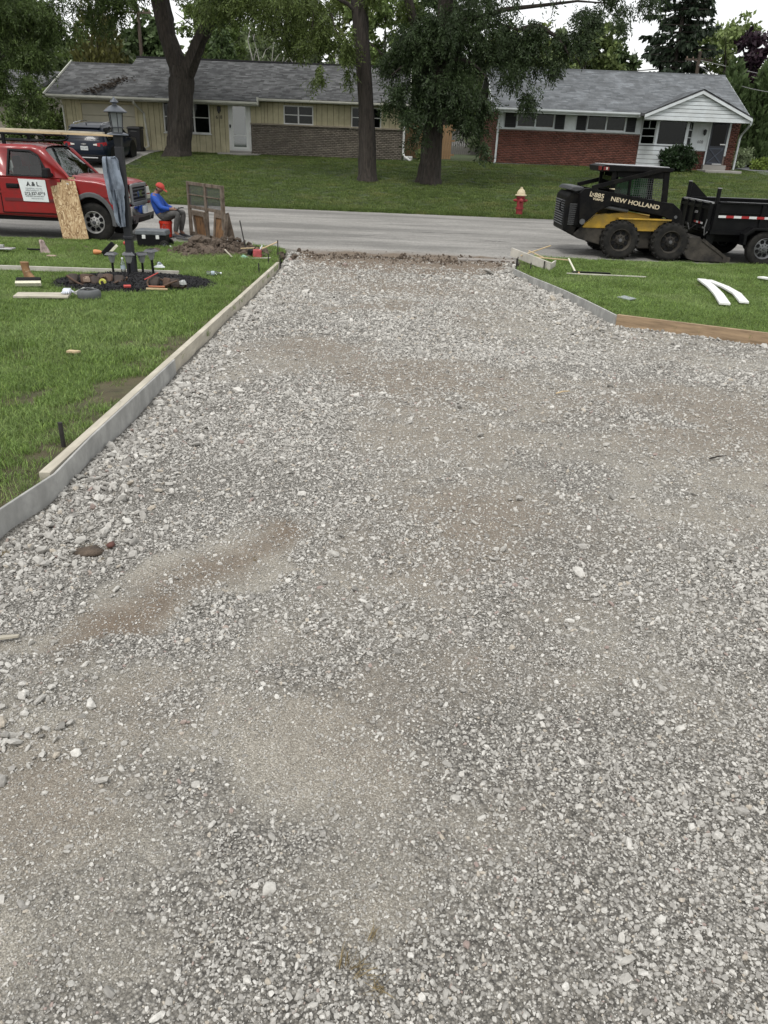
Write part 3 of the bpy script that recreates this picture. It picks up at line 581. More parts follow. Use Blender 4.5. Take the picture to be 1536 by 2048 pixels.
MB().bb(A-.02, 12.12, FY-.05, FY+.06, 3.04, 3.105).build('brick_ledge', mwhite2, HR); MB().bb(14.7, 15.56, FY-.05, FY+.06, 2.40, 2.46).build('brick_ledge', mwhite2, HR)
boards(HR, A+.02, 12.12, 3.105, 4.0, FY+.03, mwhite2, .3, [(5.85, 7.75, 3.1, 3.86), (9.36, 11.33, 3.1, 3.84)], gap=.006)
boards(HR, 14.7, 15.56, 2.46, 4.0, FY+.03, mwhite2, .28, (), gap=.006)
window(HR, 5.86, 7.74, 3.14, 3.84, FY-.01, 2, False, mwhite2); window(HR, 9.38, 11.32, 3.12, 3.82, FY-.01, 2, False, mwhite2)
for (a, b_) in ((5.27, 5.82), (7.78, 8.26), (8.86, 9.34), (11.36, 11.82)):
    s = MB().bb(a, b_, FY-.045, FY-.01, 3.12, 3.86).build('shutter', mshut, HR)
    for i in range(9): MB().box(((a+b_)/2, FY-.05, 3.18+i*.077), (b_-a-.1, .012, .05), (.5, 0, 0)).build('slat', mshut, s)
# bay
by = FY-.62; B0, B1, B2, B3 = 12.15, 12.72, 14.28, 14.72
bp = [(B0, FY), (B1, by), (B2, by), (B3, FY)]
def ins(p, k): return [(x+(13.43-x)*k, y+(FY-y)*k) for x, y in p]
by_o = MB().prism(ins(bp, .06), 1.2, 4.0, 'z').build('bay', M('siding_gap', (.14, .15, .155), .9), HR)
def facet(p, q, z0, z1, off0, off1=None): 
    """a slab standing on the ground line p-q, from off0 in front of it"""
    p, q = Vector((*p, 0)), Vector((*q, 0)); d = (q-p).normalized(); n = Vector((d.y, -d.x, 0)); o1 = off0+.03 if off1 is None else off1
    P = [p+n*off0, q+n*off0, q+n*o1, p+n*o1]; return MB().add([(*v.xy, z0) for v in P]+[(*v.xy, z1) for v in P], [(0, 1, 2, 3), (4, 7, 6, 5), (0, 4, 5, 1), (1, 5, 6, 2), (2, 6, 7, 3), (3, 7, 4, 0)])
def lerp2(p, q, f): return (p[0]+(q[0]-p[0])*f, p[1]+(q[1]-p[1])*f)
for (p, q) in zip(bp[:-1], bp[1:]):
    for i in range(6): facet(p, q, 1.35+i*.2, 1.35+i*.2+.178, -.02, .012).build('clapboard', mwhite2, by_o)
    facet(p, q, 2.57, 2.64, -.02, .04).build('sill', mwhite2, by_o); facet(p, q, 3.66, 3.95, -.02, .02).build('trim', mwhite2, by_o)
    for f in (0, .93): facet(lerp2(p, q, f), lerp2(p, q, f+.07), 2.64, 3.66, -.02, .025).build('trim', mwhite2, by_o)
    facet(lerp2(p, q, .07), lerp2(p, q, .93), 2.64, 3.66, -.03, -.02).build('interior', mcurt, by_o)
    facet(lerp2(p, q, .09), lerp2(p, q, .91), 2.66, 3.64, -.012, -.006).build('pane', mwin, by_o)
    if (p, q) != (bp[1], bp[2]):
        for z in (2.97, 3.31): facet(lerp2(p, q, .09), lerp2(p, q, .91), z-.018, z+.018, -.005, .012).build('muntin', mwhite2, by_o)
        for z0, z1 in ((3.33, 3.64),):
            facet(lerp2(p, q, .48), lerp2(p, q, .52), z0, z1, -.005, .008).build('muntin', mwhite2, by_o)
# door
d = MB().bb(15.62, 16.50, FY-.02, FY+.04, 1.78, 3.72).build('door', mnavy, HR)
MB().bb(15.72, 16.40, FY-.035, FY-.022, 2.65, 3.62).build('pane', glass('storm_glass', (.06, .07, .09), .0, .3), d)
x_ = MB(); x_.beam((15.74, FY-.04, 1.9), (16.38, FY-.04, 2.5), .02, .05); x_.beam((15.74, FY-.045, 2.5), (16.38, FY-.045, 1.9), .02, .05); x_.bb(15.70, 16.42, FY-.04, FY-.022, 1.84, 1.9); x_.bb(15.70, 16.42, FY-.04, FY-.022, 2.5, 2.56); x_.build('cross_brace', M('navy_trim', (.05, .06, .085), .4), d)
MB().bb(16.2, 16.47, FY-.06, FY-.02, 2.70, 2.75).build('handle', M('steel', (.5, .5, .5), .3, 1.), d); MB().bb(16.0, 16.47, FY-.05, FY-.02, 1.80, 1.85).build('kick_plate', MATS['steel'], d)
t_ = MB(); t_.bb(15.55, 15.62, FY-.04, FY+.05, 1.78, 3.8); t_.bb(16.50, 16.60, FY-.04, FY+.05, 2.2, 3.8); t_.bb(15.62, 16.5, FY-.04, FY+.05, 3.72, 3.8); t_.build('door_trim', mwhite2, d)
MB().bb(15.5, 16.65, FY-.25, FY+.05, 1.5, 1.78).build('threshold', mconc, HR); MB().bb(15.2, 17.0, 41.0, FY-.25, 1.2, 1.56).build('step', mconc, HR, bevel=.02)
l_ = MB(); l_.lathe([(.02, .16), (.09, .1), (.07, -.06), (.02, -.12)], (15.3, FY-.14, 3.22), 8); l_.bb(15.27, 15.33, FY-.14, FY, 3.3, 3.35); l_.build('porch_light', MATS['black_metal'], HR)
text('house_number', '608', .2, M('number_grey', (.12, .12, .12), .5), HR, (15.05, FY-.012, 2.74), ext=.004)
# roof
RS = .46; rez = 3.98; rey = 41.85; ridgeY = 46.35
def rz2(y): return rez+(y-rey)*RS
R0, R1 = A-.38, Bx+.12
rf_ = MB().prism([(rey, rz2(rey)-.14), (ridgeY, rz2(ridgeY)-.14), (51, rz2(ridgeY)-.14-(51-ridgeY)*RS), (51, rz2(ridgeY)-.02-(51-ridgeY)*RS), (ridgeY, rz2(ridgeY)-.02), (rey, rz2(rey)-.02)], R0, R1, 'x').build('roof', M('roof_deck', (.09, .09, .092), .95), HR)
shingles('shingles', rf_, (R0, rey-.03, rz2(rey-.03)), (1, 0, 0), (0, 1, RS), R1-R0, (ridgeY-rey+.03)*math.sqrt(1+RS*RS), mroofR, course=.14)
MB().bb(R0, R1, ridgeY-.13, ridgeY+.13, rz2(ridgeY)-.05, rz2(ridgeY)+.02).build('ridge_cap', mroofR, rf_)
for x in (R0, R1): MB().prism([(rey, rz2(rey)-.18), (ridgeY, rz2(ridgeY)-.18), (ridgeY, rz2(ridgeY)), (rey, rz2(rey))], x-.02, x+.02, 'x').build('fascia', mwhite2, rf_)
MB().prism([(FY, 3.9), (50.5, 3.9), (ridgeY, 5.75)], A+.03, A+.1, 'x').build('gable_wall', mwhite2, HR); MB().prism([(FY, 3.9), (50.5, 3.9), (ridgeY, 5.75)], Bx-.1, Bx-.03, 'x').build('gable_wall', mwhite2, HR)
MB().bb(R0, 11.8, rey, rey+.02, rez-.22, rez-.03).build('fascia', mwhite2, rf_); MB().bb(R0, 11.8, rey+.02, FY, rez-.22, rez-.2).build('soffit', mwhite2, rf_); gutter(HR, R0, 11.75, rey-.002, rez-.14, mwhite2)
# porch gable: y of its face, apex and feet
GY, GA, GL, GR, GZ0, GZ1 = 41.25, 14.40, 11.86, 16.96, 3.84, 4.93
gb = MB().prism([(GL+.12, GZ0), (GR-.12, GZ0), (GA, GZ1-.08)], GY+.03, FY, 'y').build('porch_gable', M('siding_gap'), HR)
for i in range(6):
    z0 = GZ0+.02+i*.165; z1 = min(z0+.142, GZ1-.12)
    def hx(z): return max(.02, (GZ1-.10-z)/(GZ1-.10-GZ0)*(GA-GL-.14))
    if z1 > z0: MB().prism([(GA-hx(z0), z0), (GA+hx(z0), z0), (GA+hx(z1), z1), (GA-hx(z1), z1)], GY-.005, GY+.028).build('clapboard', mwhite2, gb)
MB().bb(GL, GR, GY-.03, GY+.04, GZ0-.17, GZ0).build('trim', mwhite2, gb)
gs = (GZ1-GZ0)/(GA-GL); pr = []
for sgn in (-1, 1):
    x_ = GL-.05 if sgn < 0 else GR+.05; zz = GZ0-.0; a_ = MB(); a_.prism([(x_, zz-.02), (GA, GZ1-.02), (GA, GZ1+.08), (x_, zz+.08)] if sgn < 0 else [(GA, GZ1-.02), (x_, zz-.02), (x_, zz+.08), (GA, GZ1+.08)], GY-.10, 44.3); a_.build('porch_roof', M('roof_deck', (.09, .09, .092), .95), gb)
    MB().prism([(x_, zz-.10), (GA, GZ1-.10), (GA, GZ1+.03), (x_, zz+.03)], GY-.13, GY-.10).build('bargeboard', mwhite2, gb)
    def okc(u_, v_, s=sgn):   # keep the tabs that are above the main roof
        return True
    shingles('shingles', gb, (x_, GY-.13, zz+.085), (0, 1, 0), (-sgn, 0, gs), 3.2, abs(GA-x_)*math.sqrt(1+gs*gs), mroofR, course=.14)
spout(HR, [(5.12, 41.8, 3.86), (5.0, 42.0, 3.7), (4.95, 42.42, 3.45), (4.95, 42.42, 1.55), (4.9, 42.2, 1.5)], mwhite2, .05); spout(HR, [(17.02, 41.2, 3.82), (17.02, 41.25, 3.62), (17.12, 42.3, 3.2), (17.12, 42.42, 3.0), (17.12, 42.42, 1.6)], mwhite2, .05)
# ------------------------------------------------------------ tan garage of the next house, wooden fences
HN = T('tan_garage', 'tan clapboard side wall of the house behind the leafy tree at far left', 'house'); mtan = M('tan_siding', (.27, .245, .20), .8, var=.08, vs=2)
MB().bb(-30, -20.4, 47.05, 55, 1.0, 3.95).build('wall_core', mtan, HN)
for i in range(16): MB().box((-25.2, 47.02, 1.45+i*.17), (9.6, .03, .195), (.08, 0, 0)).build('clapboard', mtan, HN)
MB().prism([(46.4, 3.85), (51, 5.1), (55.6, 3.85), (55.6, 4.0), (51, 5.28), (46.4, 4.0)], -30.4, -20.1, 'x').build('roof', mroofL, HN); MB().bb(-30.4, -20.1, 46.36, 46.4, 3.83, 4.04).build('fascia', mwhite, HN)
shingles('shingles', HN, (-30.4, 46.4, 4.01), (1, 0, 0), (0, 1, .278), 10.3, 4.75, mroofL)
mfen = M('cedar_fence', (.26, .165, .085), .85, var=.25, vs=3, stretch=(6, 6, .6), isl=.15); mfen2 = M('grey_fence', (.13, .125, .115), .9, var=.25, vs=3, stretch=(6, 6, .6))
def fence(name, label, x0, y0, x1, y1, h, mat):
    t_ = T(name, label, 'fence', (x0, y0, float(farz(np.array(x0), np.array(y0)))-.02)); L = math.hypot(x1-x0, y1-y0); n = int(L/.145); ux, uy = (x1-x0)/L, (y1-y0)/L; a = math.atan2(uy, ux)
    pk = MB().bb(-.069, .069, -.01, .01, 0, h).build('picket', mat, t_, (0, 0, 0), rot=(0, 0, a)); r = random.Random(1)
    for i in range(1, n): c = pk.copy(); COL.objects.link(c); c.location = (ux*i*.145, uy*i*.145, r.uniform(-.02, .02))
    for z in (.25, h*.55, h-.25): MB().beam((0-uy*.04, ux*.04, z), (L*ux-uy*.04, L*uy+ux*.04, z), .04, .09).build('rail', mat, t_)
    return t_
fence('cedar_fence', 'tan cedar picket fence beside the yellow house, behind the tree trunks', .3, 47.5, 3.15, 47.2, 1.75, mfen)
fence('grey_fence', 'weathered grey fence far back between the two houses', -1, 62, 9.5, 62, 1.7, mfen2)
# trash bin against the garage
tb = T('trash_bin', 'black wheeled trash bin against the yellow garage', 'trash bin', (-12.98, 41.2, 1.33)); mbin = M('bin_black', (.012, .012, .013), .5, var=.3, vs=5)
MB().box((0, 0, .55), (.52, .55, .98), top=1.18).build('body', mbin, tb, bevel=.03); MB().box((0, -.02, 1.09), (.66, .74, .1), (.05, 0, 0), top=.9).build('lid', mbin, tb, bevel=.03); MB().bb(-.15, .15, -.33, -.30, .92, .95).build('handle', M('bin_grey', (.12, .12, .12), .5), tb)
for s in (-1, 1): MB().cyl((s*.24, .26, .12), (s*.30, .26, .12), .12, n=14).build('wheel', mbin, tb)
# sign of utility poles and the service wire
mpole = M('pole_wood', (.085, .065, .05), .9, var=.3, vs=3, stretch=(8, 8, .5))
def pole(x, y, h, lean, label):
    p = T('utility_pole', label, 'utility pole', (x, y, 1.5)); MB().tube([(0, 0, 0), (lean*.5, 0, h*.5), (lean, 0, h)], [.16, .14, .11], 8).build('shaft', mpole, p); MB().beam((lean-.9, 0, h-.5), (lean+.9, 0, h-.5), .1, .12).build('crossarm', mpole, p)
    for s in (-.8, -.4, .4, .8): MB().lathe([(.04, 0), (.05, .05), (.03, .12)], (lean+s, 0, h-.44), 6).build('insulator', M('insulator', (.2, .14, .1), .3), p)
    return p
pole(-18.3, 61, 8.6, .05, 'weathered wooden utility pole rising behind the yellow house'); pole(19.9, 58.5, 6.9, -.15, 'leaning wooden utility pole behind the brick house roof')
wi = MB(); r0 = Vector((19.75, 58.5, 7.9)); r1 = Vector((17.4, 44, 5.2)); wi.tube([r0.lerp(Vector((34, 48, 5.6)), f)-Vector((0, 0, math.sin(f*PI)*.5)) for f in np.linspace(0, 1, 10)], .02, 4); tag(wi.build('service_wire', M('wire', (.25, .25, .25), .6)), 'grey service wire sagging from the leaning pole towards the dark hedge', 'wire')
wi = MB(); wi.tube([Vector((19.75, 58.5, 7.6)).lerp(Vector((20.8, 47.5, 5.4)), f)-Vector((0, 0, math.sin(f*PI)*.3)) for f in np.linspace(0, 1, 8)], .02, 4); tag(wi.build('service_wire', MATS['wire']), 'short pale wire dropping from the leaning pole to the brick house', 'wire')
# ================================================================ TREES AND PLANTS
mbark = M('bark', (.040, .033, .027), .95, var=.45, vs=3.5, stretch=(5, 5, .7), bump=1., bs=7, bd=.06)
def leafmat(name, c, c2=None, tr=.3, isl=.45): return M(name, c, .55, col2=c2 or tuple(v*1.5 for v in c), vs=.7, isl=isl, spec=.3, trans=tr)
mlf_d = leafmat('leaf_dark', (.028, .046, .018), (.042, .066, .024)); mlf_l = leafmat('leaf_locust', (.070, .100, .024), (.10, .135, .036)); mlf_w = leafmat('leaf_willowy', (.050, .080, .022), (.078, .115, .032))
def trunk(name, par, pts, rs, mat=mbark, n=16, seed=0):
    b = MB(); q = random.Random(seed); 
    P = [Vector(p) for p in pts]; out = []; ro = []
    for i in range(len(P)-1):
        for f in np.linspace(0, 1, 6)[:-1]: out.append(P[i].lerp(P[i+1], f)); ro.append(rs[i]+(rs[i+1]-rs[i])*f)
    out.append(P[-1]); ro.append(rs[-1]); b.tube(out, ro, n)
    gr_ = [1+.13*math.sin(j*2.4+q.random())+q.uniform(-.08, .08) for j in range(n)]
    for i in range(len(out)):
        for j in range(n):
            k = i*n+j; v = Vector(b.v[k]); d = v-out[i]; b.v[k] = tuple(out[i]+d*(gr_[(j+i//7) % n]*q.uniform(.95, 1.05)))
    return b.build(name, mat, par, smooth=True, ang=50)
def sprays(name, par, lobes, mat, nleaf=10, ll=.13, lw=.042, tl=.42, droop=.8, seed=1):
    """crown of hanging leaf sprays; lobes: (cx,cy,cz, rx,ry,rz, count)"""
    g = np.random.default_rng(seed); V = []
    for (cx, cy, cz, rx, ry, rz_, n) in lobes:
        d = g.normal(size=(n, 3)); d /= np.linalg.norm(d, axis=1)[:, None]; rr = g.random(n)**(1/2.2)
        # clumpy: pull sprays towards random sub-centres
        nc = max(3, n//26); cc = g.normal(size=(nc, 3)); cc /= np.linalg.norm(cc, axis=1)[:, None]; cc *= (g.random(nc)**.45)[:, None]
        p = cc[g.integers(0, nc, n)]*.86+d*rr[:, None]*.30; org = np.array([cx, cy, cz])+p*np.array([rx, ry, rz_])
        dr = p*np.array([1, 1, .4])+g.normal(0, .5, (n, 3)); dr[:, 2] -= droop; dr /= np.linalg.norm(dr, axis=1)[:, None]
        L = tl*g.uniform(.6, 1.4, n); sd = np.cross(dr, g.normal(size=(n, 3))); sd /= np.linalg.norm(sd, axis=1)[:, None]; up_ = np.cross(sd, dr)
        for i in range(nleaf):
            f = (i+.5)/nleaf; base = org+dr*(L*f)[:, None]; base[:, 2] -= (f*f)*.25*L
            s = 1 if i % 2 else -1; ld = dr*.75+sd*s*.75+g.normal(0, .28, (n, 3)); ld[:, 2] -= .25; ld /= np.linalg.norm(ld, axis=1)[:, None]
            wd = np.cross(ld, up_+g.normal(0, .5, (n, 3))); wd /= np.linalg.norm(wd, axis=1)[:, None]; l = (ll*g.uniform(.7, 1.3, n))[:, None]; wv = wd*lw*g.uniform(.8, 1.2, n)[:, None]
            V.append(np.stack([base, base+ld*l*.45+wv*.5, base+ld*l, base+ld*l*.45-wv*.5], 1))
    V = np.concatenate(V).reshape(-1, 3); return fastmesh(name, V, np.arange(len(V)).reshape(-1, 4), mat, par)
def limb(par, a, b_, r0, r1, seed=0, sag=.0, n=5, name='branch'):
    q = random.Random(seed); a, b_ = Vector(a), Vector(b_); L = (b_-a).length
    P = [a.lerp(b_, i/n)+Vector((q.uniform(-1, 1), q.uniform(-1, 1), q.uniform(-1, 1)))*L*.035*(0 < i < n)+Vector((0, 0, math.sin(i/n*PI)*sag)) for i in range(n+1)]
    return MB().tube(P, [r0+(r1-r0)*i/n for i in range(n+1)], 7).build(name, mbark, par, smooth=True)
# --- forked tree in front of the yellow house
t1 = T('forked_tree', 'thick forked tree trunk in front of the yellow house', 'tree')
trunk('trunk', t1, [(-10.70, 40, 1.1), (-10.60, 40, 1.6), (-10.30, 40, 3.6), (-10.15, 40, 5.0)], [.78, .58, .50, .56], seed=1)
trunk('limb', t1, [(-10.2, 40, 4.7), (-10.75, 40.1, 6.2), (-11.0, 40.2, 7.8), (-11.6, 40.6, 11)], [.42, .38, .36, .18], seed=2); trunk('limb', t1, [(-9.95, 39.95, 4.75), (-9.2, 39.9, 6.1), (-8.15, 39.8, 7.7), (-6.6, 39.5, 10.5)], [.36, .29, .27, .14], seed=3)
limb(t1, (-8.6, 39.9, 7.0), (-5.5, 38.6, 7.5), .12, .03, 4, .6); limb(t1, (-11, 40.2, 7.6), (-13.5, 39, 7.6), .13, .03, 5, .5)
sprays('crown', t1, [(-12.5, 39, 8.2, 2.6, 2.6, 1.1, 520), (-9.8, 38, 8.5, 2.2, 2.2, 1.2, 420), (-7.2, 38.2, 7.7, 2.2, 2.0, 1.1, 680), (-13.2, 38.4, 7.1, 1.5, 1.3, .8, 230), (-11.9, 38.0, 7.1, .9, .9, .6, 90), (-10, 40, 11.5, 5, 4.5, 2.4, 1100)], mlf_w, 10, .17, .055, .5, .8, 4)
# --- straight trunk in the middle of the lawn
t2 = T('locust_tree', 'tall straight tree trunk on the lawn, left of the dense drooping tree', 'tree')
trunk('trunk', t2, [(-1.28, 35, .5), (-1.28, 35, 1.0), (-1.42, 35, 3.7), (-1.78, 35, 7.1), (-1.9, 35.2, 11)], [.50, .37, .30, .29, .2], seed=6)
for i, (a, b_) in enumerate((((-1.7, 35, 6.6), (-4.6, 34.2, 6.9)), ((-1.75, 35, 7.4), (-6.3, 34.6, 7.6)), ((-1.7, 35, 6.9), (.2, 34, 7.4)), ((-1.8, 35, 8), (-3, 37, 8.6)), ((-3.6, 34.4, 6.85), (-3.3, 34.0, 5.2)), ((-2.9, 34.6, 6.8), (-2.1, 34.2, 5.1)), ((-4.3, 34.3, 6.9), (-4.9, 34, 5.7)))): limb(t2, a, b_, .09 if i < 4 else .03, .015, 20+i, .5 if i < 4 else 0)
sprays('crown', t2, [(-4.6, 34.4, 6.9, 2.3, 1.5, .85, 820), (-3.2, 34.2, 5.9, 1.05, .8, 1.05, 330), (-4.9, 34.2, 6.0, 1.0, .8, .8, 160), (-2.2, 34.2, 5.4, .7, .6, .95, 130), (-3.35, 34, 4.75, .35, .4, .55, 40), (-6.9, 34.6, 7.0, 1.5, 1.2, .7, 330), (-.6, 34.6, 7.2, 1.1, 1.0, .6, 150), (-2, 35.5, 10.5, 4.2, 4, 2.6, 900)], mlf_l, 10, .15, .045, .42, 1.0, 5)
# --- dense drooping tree
t3 = T('drooping_tree', 'dense dark tree with drooping foliage in front of the gap between the houses', 'tree')
trunk('trunk', t3, [(1.33, 35, .45), (1.35, 35, .95), (1.42, 35, 2.9), (1.45, 35, 4.8), (1.6, 35.1, 7.3), (1.9, 35.2, 11.5)], [.62, .45, .38, .33, .26, .15], seed=8)
trunk('limb', t3, [(1.15, 34.95, 3.9), (.75, 34.9, 5.6), (.1, 34.8, 7.3), (-.6, 34.6, 10)], [.25, .2, .17, .09], seed=9)
for i, (a, b_) in enumerate((((1.5, 35, 5.4), (5.2, 34.2, 6.3)), ((1.55, 35, 6.4), (7.9, 34.6, 7.3)), ((1.45, 35, 4.9), (3.4, 34, 4.6)), ((1.4, 35, 4.4), (-.4, 34.2, 4.6)), ((1.5, 35, 5.9), (3.5, 37, 6.8)), ((4.6, 34.4, 6.3), (6.6, 34, 5.3)))): limb(t3, a, b_, .13, .02, 30+i, .45)
sprays('crown', t3, [(2.6, 34.6, 6.2, 2.6, 1.7, 1.6, 1500), (.3, 34.3, 5.6, 1.3, 1.1, 1.5, 620), (1.6, 33.9, 3.9, 2.1, 1.1, 1.2, 720), (3.1, 34.1, 3.1, 1.05, .8, 1.05, 260), (.1, 34.1, 3.6, .75, .7, .75, 140), (4.8, 34.2, 5.3, 1.25, 1.0, 1.35, 480), (6.0, 34.2, 5.9, 1.3, 1., 1.0, 330), (7.6, 34.4, 7.0, 1.5, 1.1, .75, 230), (9.0, 34.5, 7.5, 1.2, 1, .7, 120), (5.0, 34.2, 4.0, .45, .5, .55, 60), (1.0, 33.8, 2.5, .4, .4, .45, 34), (3.4, 34, 2.4, .5, .4, .5, 44), (3.5, 35.6, 9.6, 5.4, 4, 2.8, 1500)], mlf_d, 11, .15, .048, .45, .95, 6)
# --- tree leaning in from the left
t4 = T('leafy_tree', 'full green drooping tree leaning in at far left above the trucks', 'tree')
trunk('trunk', t4, [(-21.5, 38, .8), (-21.3, 38, 3), (-20.5, 38, 7.5)], [.5, .4, .25], seed=11)
for i, b_ in enumerate(((-15.5, 36.4, 6.4), (-14.4, 36.2, 5.6), (-17, 36, 4.6), (-16, 37, 7.4))): limb(t4, (-21, 38, 4.5+i*.8), b_, .15, .02, 40+i, .8)
sprays('crown', t4, [(-17.0, 36.6, 6.3, 2.4, 2., 1.7, 1500), (-14.7, 36.2, 6.4, 1.6, 1.4, .9, 560), (-15.5, 36.2, 5.0, .9, .9, .8, 240), (-17.2, 36.2, 4.3, 1.6, 1.2, 1.4, 620), (-16.2, 36, 3.4, .8, .7, .7, 170), (-15.9, 36, 3.9, .6, .6, .6, 90), (-18.5, 37.5, 9, 4.4, 3.5, 2.6, 1300)], mlf_w, 11, .15, .048, .45, .9, 7)
# --- background trees: a few crowns, shared between copies
def blob(name, lobes, mat, size, seed, flat=.0, lin=False):
    g = np.random.default_rng(seed); V = []
    for (cx, cy, cz, rx, ry, rz_, n) in lobes:
        d = g.normal(size=(n, 3)); d /= np.linalg.norm(d, axis=1)[:, None]; nc = max(4, n//45); cc = g.normal(size=(nc, 3)); cc /= np.linalg.norm(cc, axis=1)[:, None]; cc *= (g.random(nc)**.35)[:, None]
        p = cc[g.integers(0, nc, n)]*.86+d*(g.random(n)**.5)[:, None]*.26; o = np.array([cx, cy, cz])+p*np.array([rx, ry, rz_])
        a = g.normal(size=(n, 3)); a[:, 2] -= flat; a /= np.linalg.norm(a, axis=1)[:, None]; b_ = np.cross(a, g.normal(size=(n, 3))); b_ /= np.linalg.norm(b_, axis=1)[:, None]; s = size*g.uniform(.6, 1.5, n)[:, None]
        V.append(np.stack([o, o+a*s*.5+b_*s*.3, o+a*s, o+a*s*.5-b_*s*.3], 1))
    V = np.concatenate(V).reshape(-1, 3); return V, np.arange(len(V)).reshape(-1, 4)
def deciduous(name, label, x, y, h, wd, mat, seed, group=None, base=.18):
    z0 = float(farz(np.array(x), np.array(y))); t_ = T(name, label, 'tree', (x, y, z0)); q = random.Random(seed); L = []
    n = 7
    for i in range(n):
        a = q.uniform(0, 6.28); f = i/(n-1); zz = h*(base+.15+.6*f); rr = wd*(.55-.3*abs(f-.4)); L.append((rr*math.cos(a), rr*math.sin(a)*.8, zz, wd*q.uniform(.42, .62), wd*q.uniform(.4, .55), h*q.uniform(.13, .2), 750))
    L.append((0, 0, h*.86, wd*.45, wd*.45, h*.14, 650)); L.append((0, 0, h*.4, wd*.7, wd*.6, h*.2, 750))
    V, F_ = blob('c', L, mat, .34, seed, .3); fastmesh('crown', V, F_, mat, t_)
    b = MB(); b.tube([(0, 0, -.2), (.05, 0, h*.4), (0, 0, h*.85)], [h*.022, h*.017, .03], 7)
    for i in range(7): a = q.uniform(0, 6.28); b.tube([(0, 0, h*(.25+.07*i)), (wd*.6*math.cos(a), wd*.5*math.sin(a), h*(.4+.07*i))], [h*.009, .02], 5)
    b.build('trunk', mbark, t_, smooth=True); return t_
def conifer(name, label, x, y, h, wd, mat, seed, col=False):
    z0 = float(farz(np.array(x), np.array(y))); t_ = T(name, label, 'tree', (x, y, z0)); g = np.random.default_rng(seed); n = 5200
    f = 1-np.sqrt(g.random(n)); a = g.uniform(0, 6.28, n); R = wd*((1-f)**(.6 if col else .85)+.03)*(.75+.35*vnoise(a*1.5, f*9, 1.6, seed)); r_ = R*g.random(n)**.3
    o = np.stack([r_*np.cos(a), r_*np.sin(a), h*(.04+.96*f)], -1); d = np.stack([np.cos(a)*.5, np.sin(a)*.5, np.full(n, .9 if col else -.35)], -1)+g.normal(0, .35, (n, 3)); d /= np.linalg.norm(d, axis=1)[:, None]
    b_ = np.cross(d, g.normal(size=(n, 3))); b_ /= np.linalg.norm(b_, axis=1)[:, None]; s = .36*g.uniform(.6, 1.4, n)[:, None]
    V = np.stack([o, o+d*s*.5+b_*s*.25, o+d*s, o+d*s*.5-b_*s*.25], 1).reshape(-1, 3); fastmesh('crown', V, np.arange(len(V)).reshape(-1, 4), mat, t_); MB().tube([(0, 0, -.2), (0, 0, h*.9)], [h*.02, .02], 6).build('trunk', mbark, t_); return t_
def spruce(name, label, x, y, h, wd, mat, seed):
    z0 = float(farz(np.array(x), np.array(y))); t_ = T(name, label, 'tree', (x, y, z0)); q = random.Random(seed); g = np.random.default_rng(seed); V = []; bm_ = MB(); bm_.tube([(0, 0, -.2), (.1, 0, h)], [h*.018, .03], 7)
    z = h*.12
    while z < h*.98:
        nb = 6; L0 = wd*(1-z/h)**.8+.2
        for i in range(nb):
            a = q.uniform(0, 6.28); L = L0*q.uniform(.6, 1.15); n = int(26*L)+10; f = g.random(n)**.7; w2 = .30*L*(1-f*.6); off = g.uniform(-1, 1, n)*w2*.5
            px = math.cos(a)*L*f-math.sin(a)*off; py = math.sin(a)*L*f+math.cos(a)*off; pz = z-.35*L*f+.28*L*f*f; o = np.stack([px, py, pz], -1)
            d = np.stack([np.full(n, math.cos(a)*.6), np.full(n, math.sin(a)*.6), np.full(n, -.7)], -1)+g.normal(0, .35, (n, 3)); d /= np.linalg.norm(d, axis=1)[:, None]; b_ = np.cross(d, g.normal(size=(n, 3))); b_ /= np.linalg.norm(b_, axis=1)[:, None]; s = .42*g.uniform(.6, 1.4, n)[:, None]
            V.append(np.stack([o, o+d*s*.5+b_*s*.22, o+d*s, o+d*s*.5-b_*s*.22], 1)); bm_.tube([(0, 0, z), (math.cos(a)*L*.9, math.sin(a)*L*.9, z-.35*L*.9+.28*L*.81)], [.05, .015], 4)
        z += q.uniform(.34, .55)
    V = np.concatenate(V).reshape(-1, 3); fastmesh('crown', V, np.arange(len(V)).reshape(-1, 4), mat, t_); bm_.build('trunk', mbark, t_, smooth=True); return t_
ga = leafmat('leaf_bg_green', (.115, .16, .05)); gb_ = leafmat('leaf_bg_olive', (.14, .17, .055)); gc = leafmat('leaf_bg_grey', (.12, .15, .078)); gd = leafmat('leaf_bg_pale', (.14, .18, .065)); ge = leafmat('leaf_bg_dark', (.06, .09, .034)); gp = leafmat('leaf_purple', (.024, .014, .022), (.045, .024, .034)); gs_ = leafmat('needle_spruce', (.020, .032, .017), isl=.5); gf = leafmat('leaf_bg_bronze', (.085, .085, .028))
deciduous('green_tree', 'tall green tree in the background above the tan garage', -27, 58, 11.5, 5.2, ga, 1)
conifer('olive_cedar', 'bronze green cedar directly behind the ridge of the yellow garage', -20.6, 59, 9.2, 2.6, gf, 2, True)
deciduous('green_tree', 'dark green tree between the bronze cedar and the utility pole', -17.6, 63, 8.2, 3.2, ge, 3)
deciduous('green_tree', 'green tree hidden half behind the forked trunk', -14.4, 66, 10.5, 4.2, ga, 4)
conifer('dark_conifer', 'dark pointed conifer above the roof, just right of the forked trunk', -12.0, 58, 7.6, 2.3, ge, 5)
deciduous('green_tree', 'tall grey green tree above the middle of the yellow house roof', -9.2, 70, 12.5, 4.6, gc, 6)
deciduous('green_tree', 'bright green tree behind the bare white branches', -5.2, 72, 12.0, 4.8, gb_, 7)
deciduous('green_tree', 'green tree behind the straight trunk, above the white flue', -1.4, 68, 11, 4.6, ga, 8)
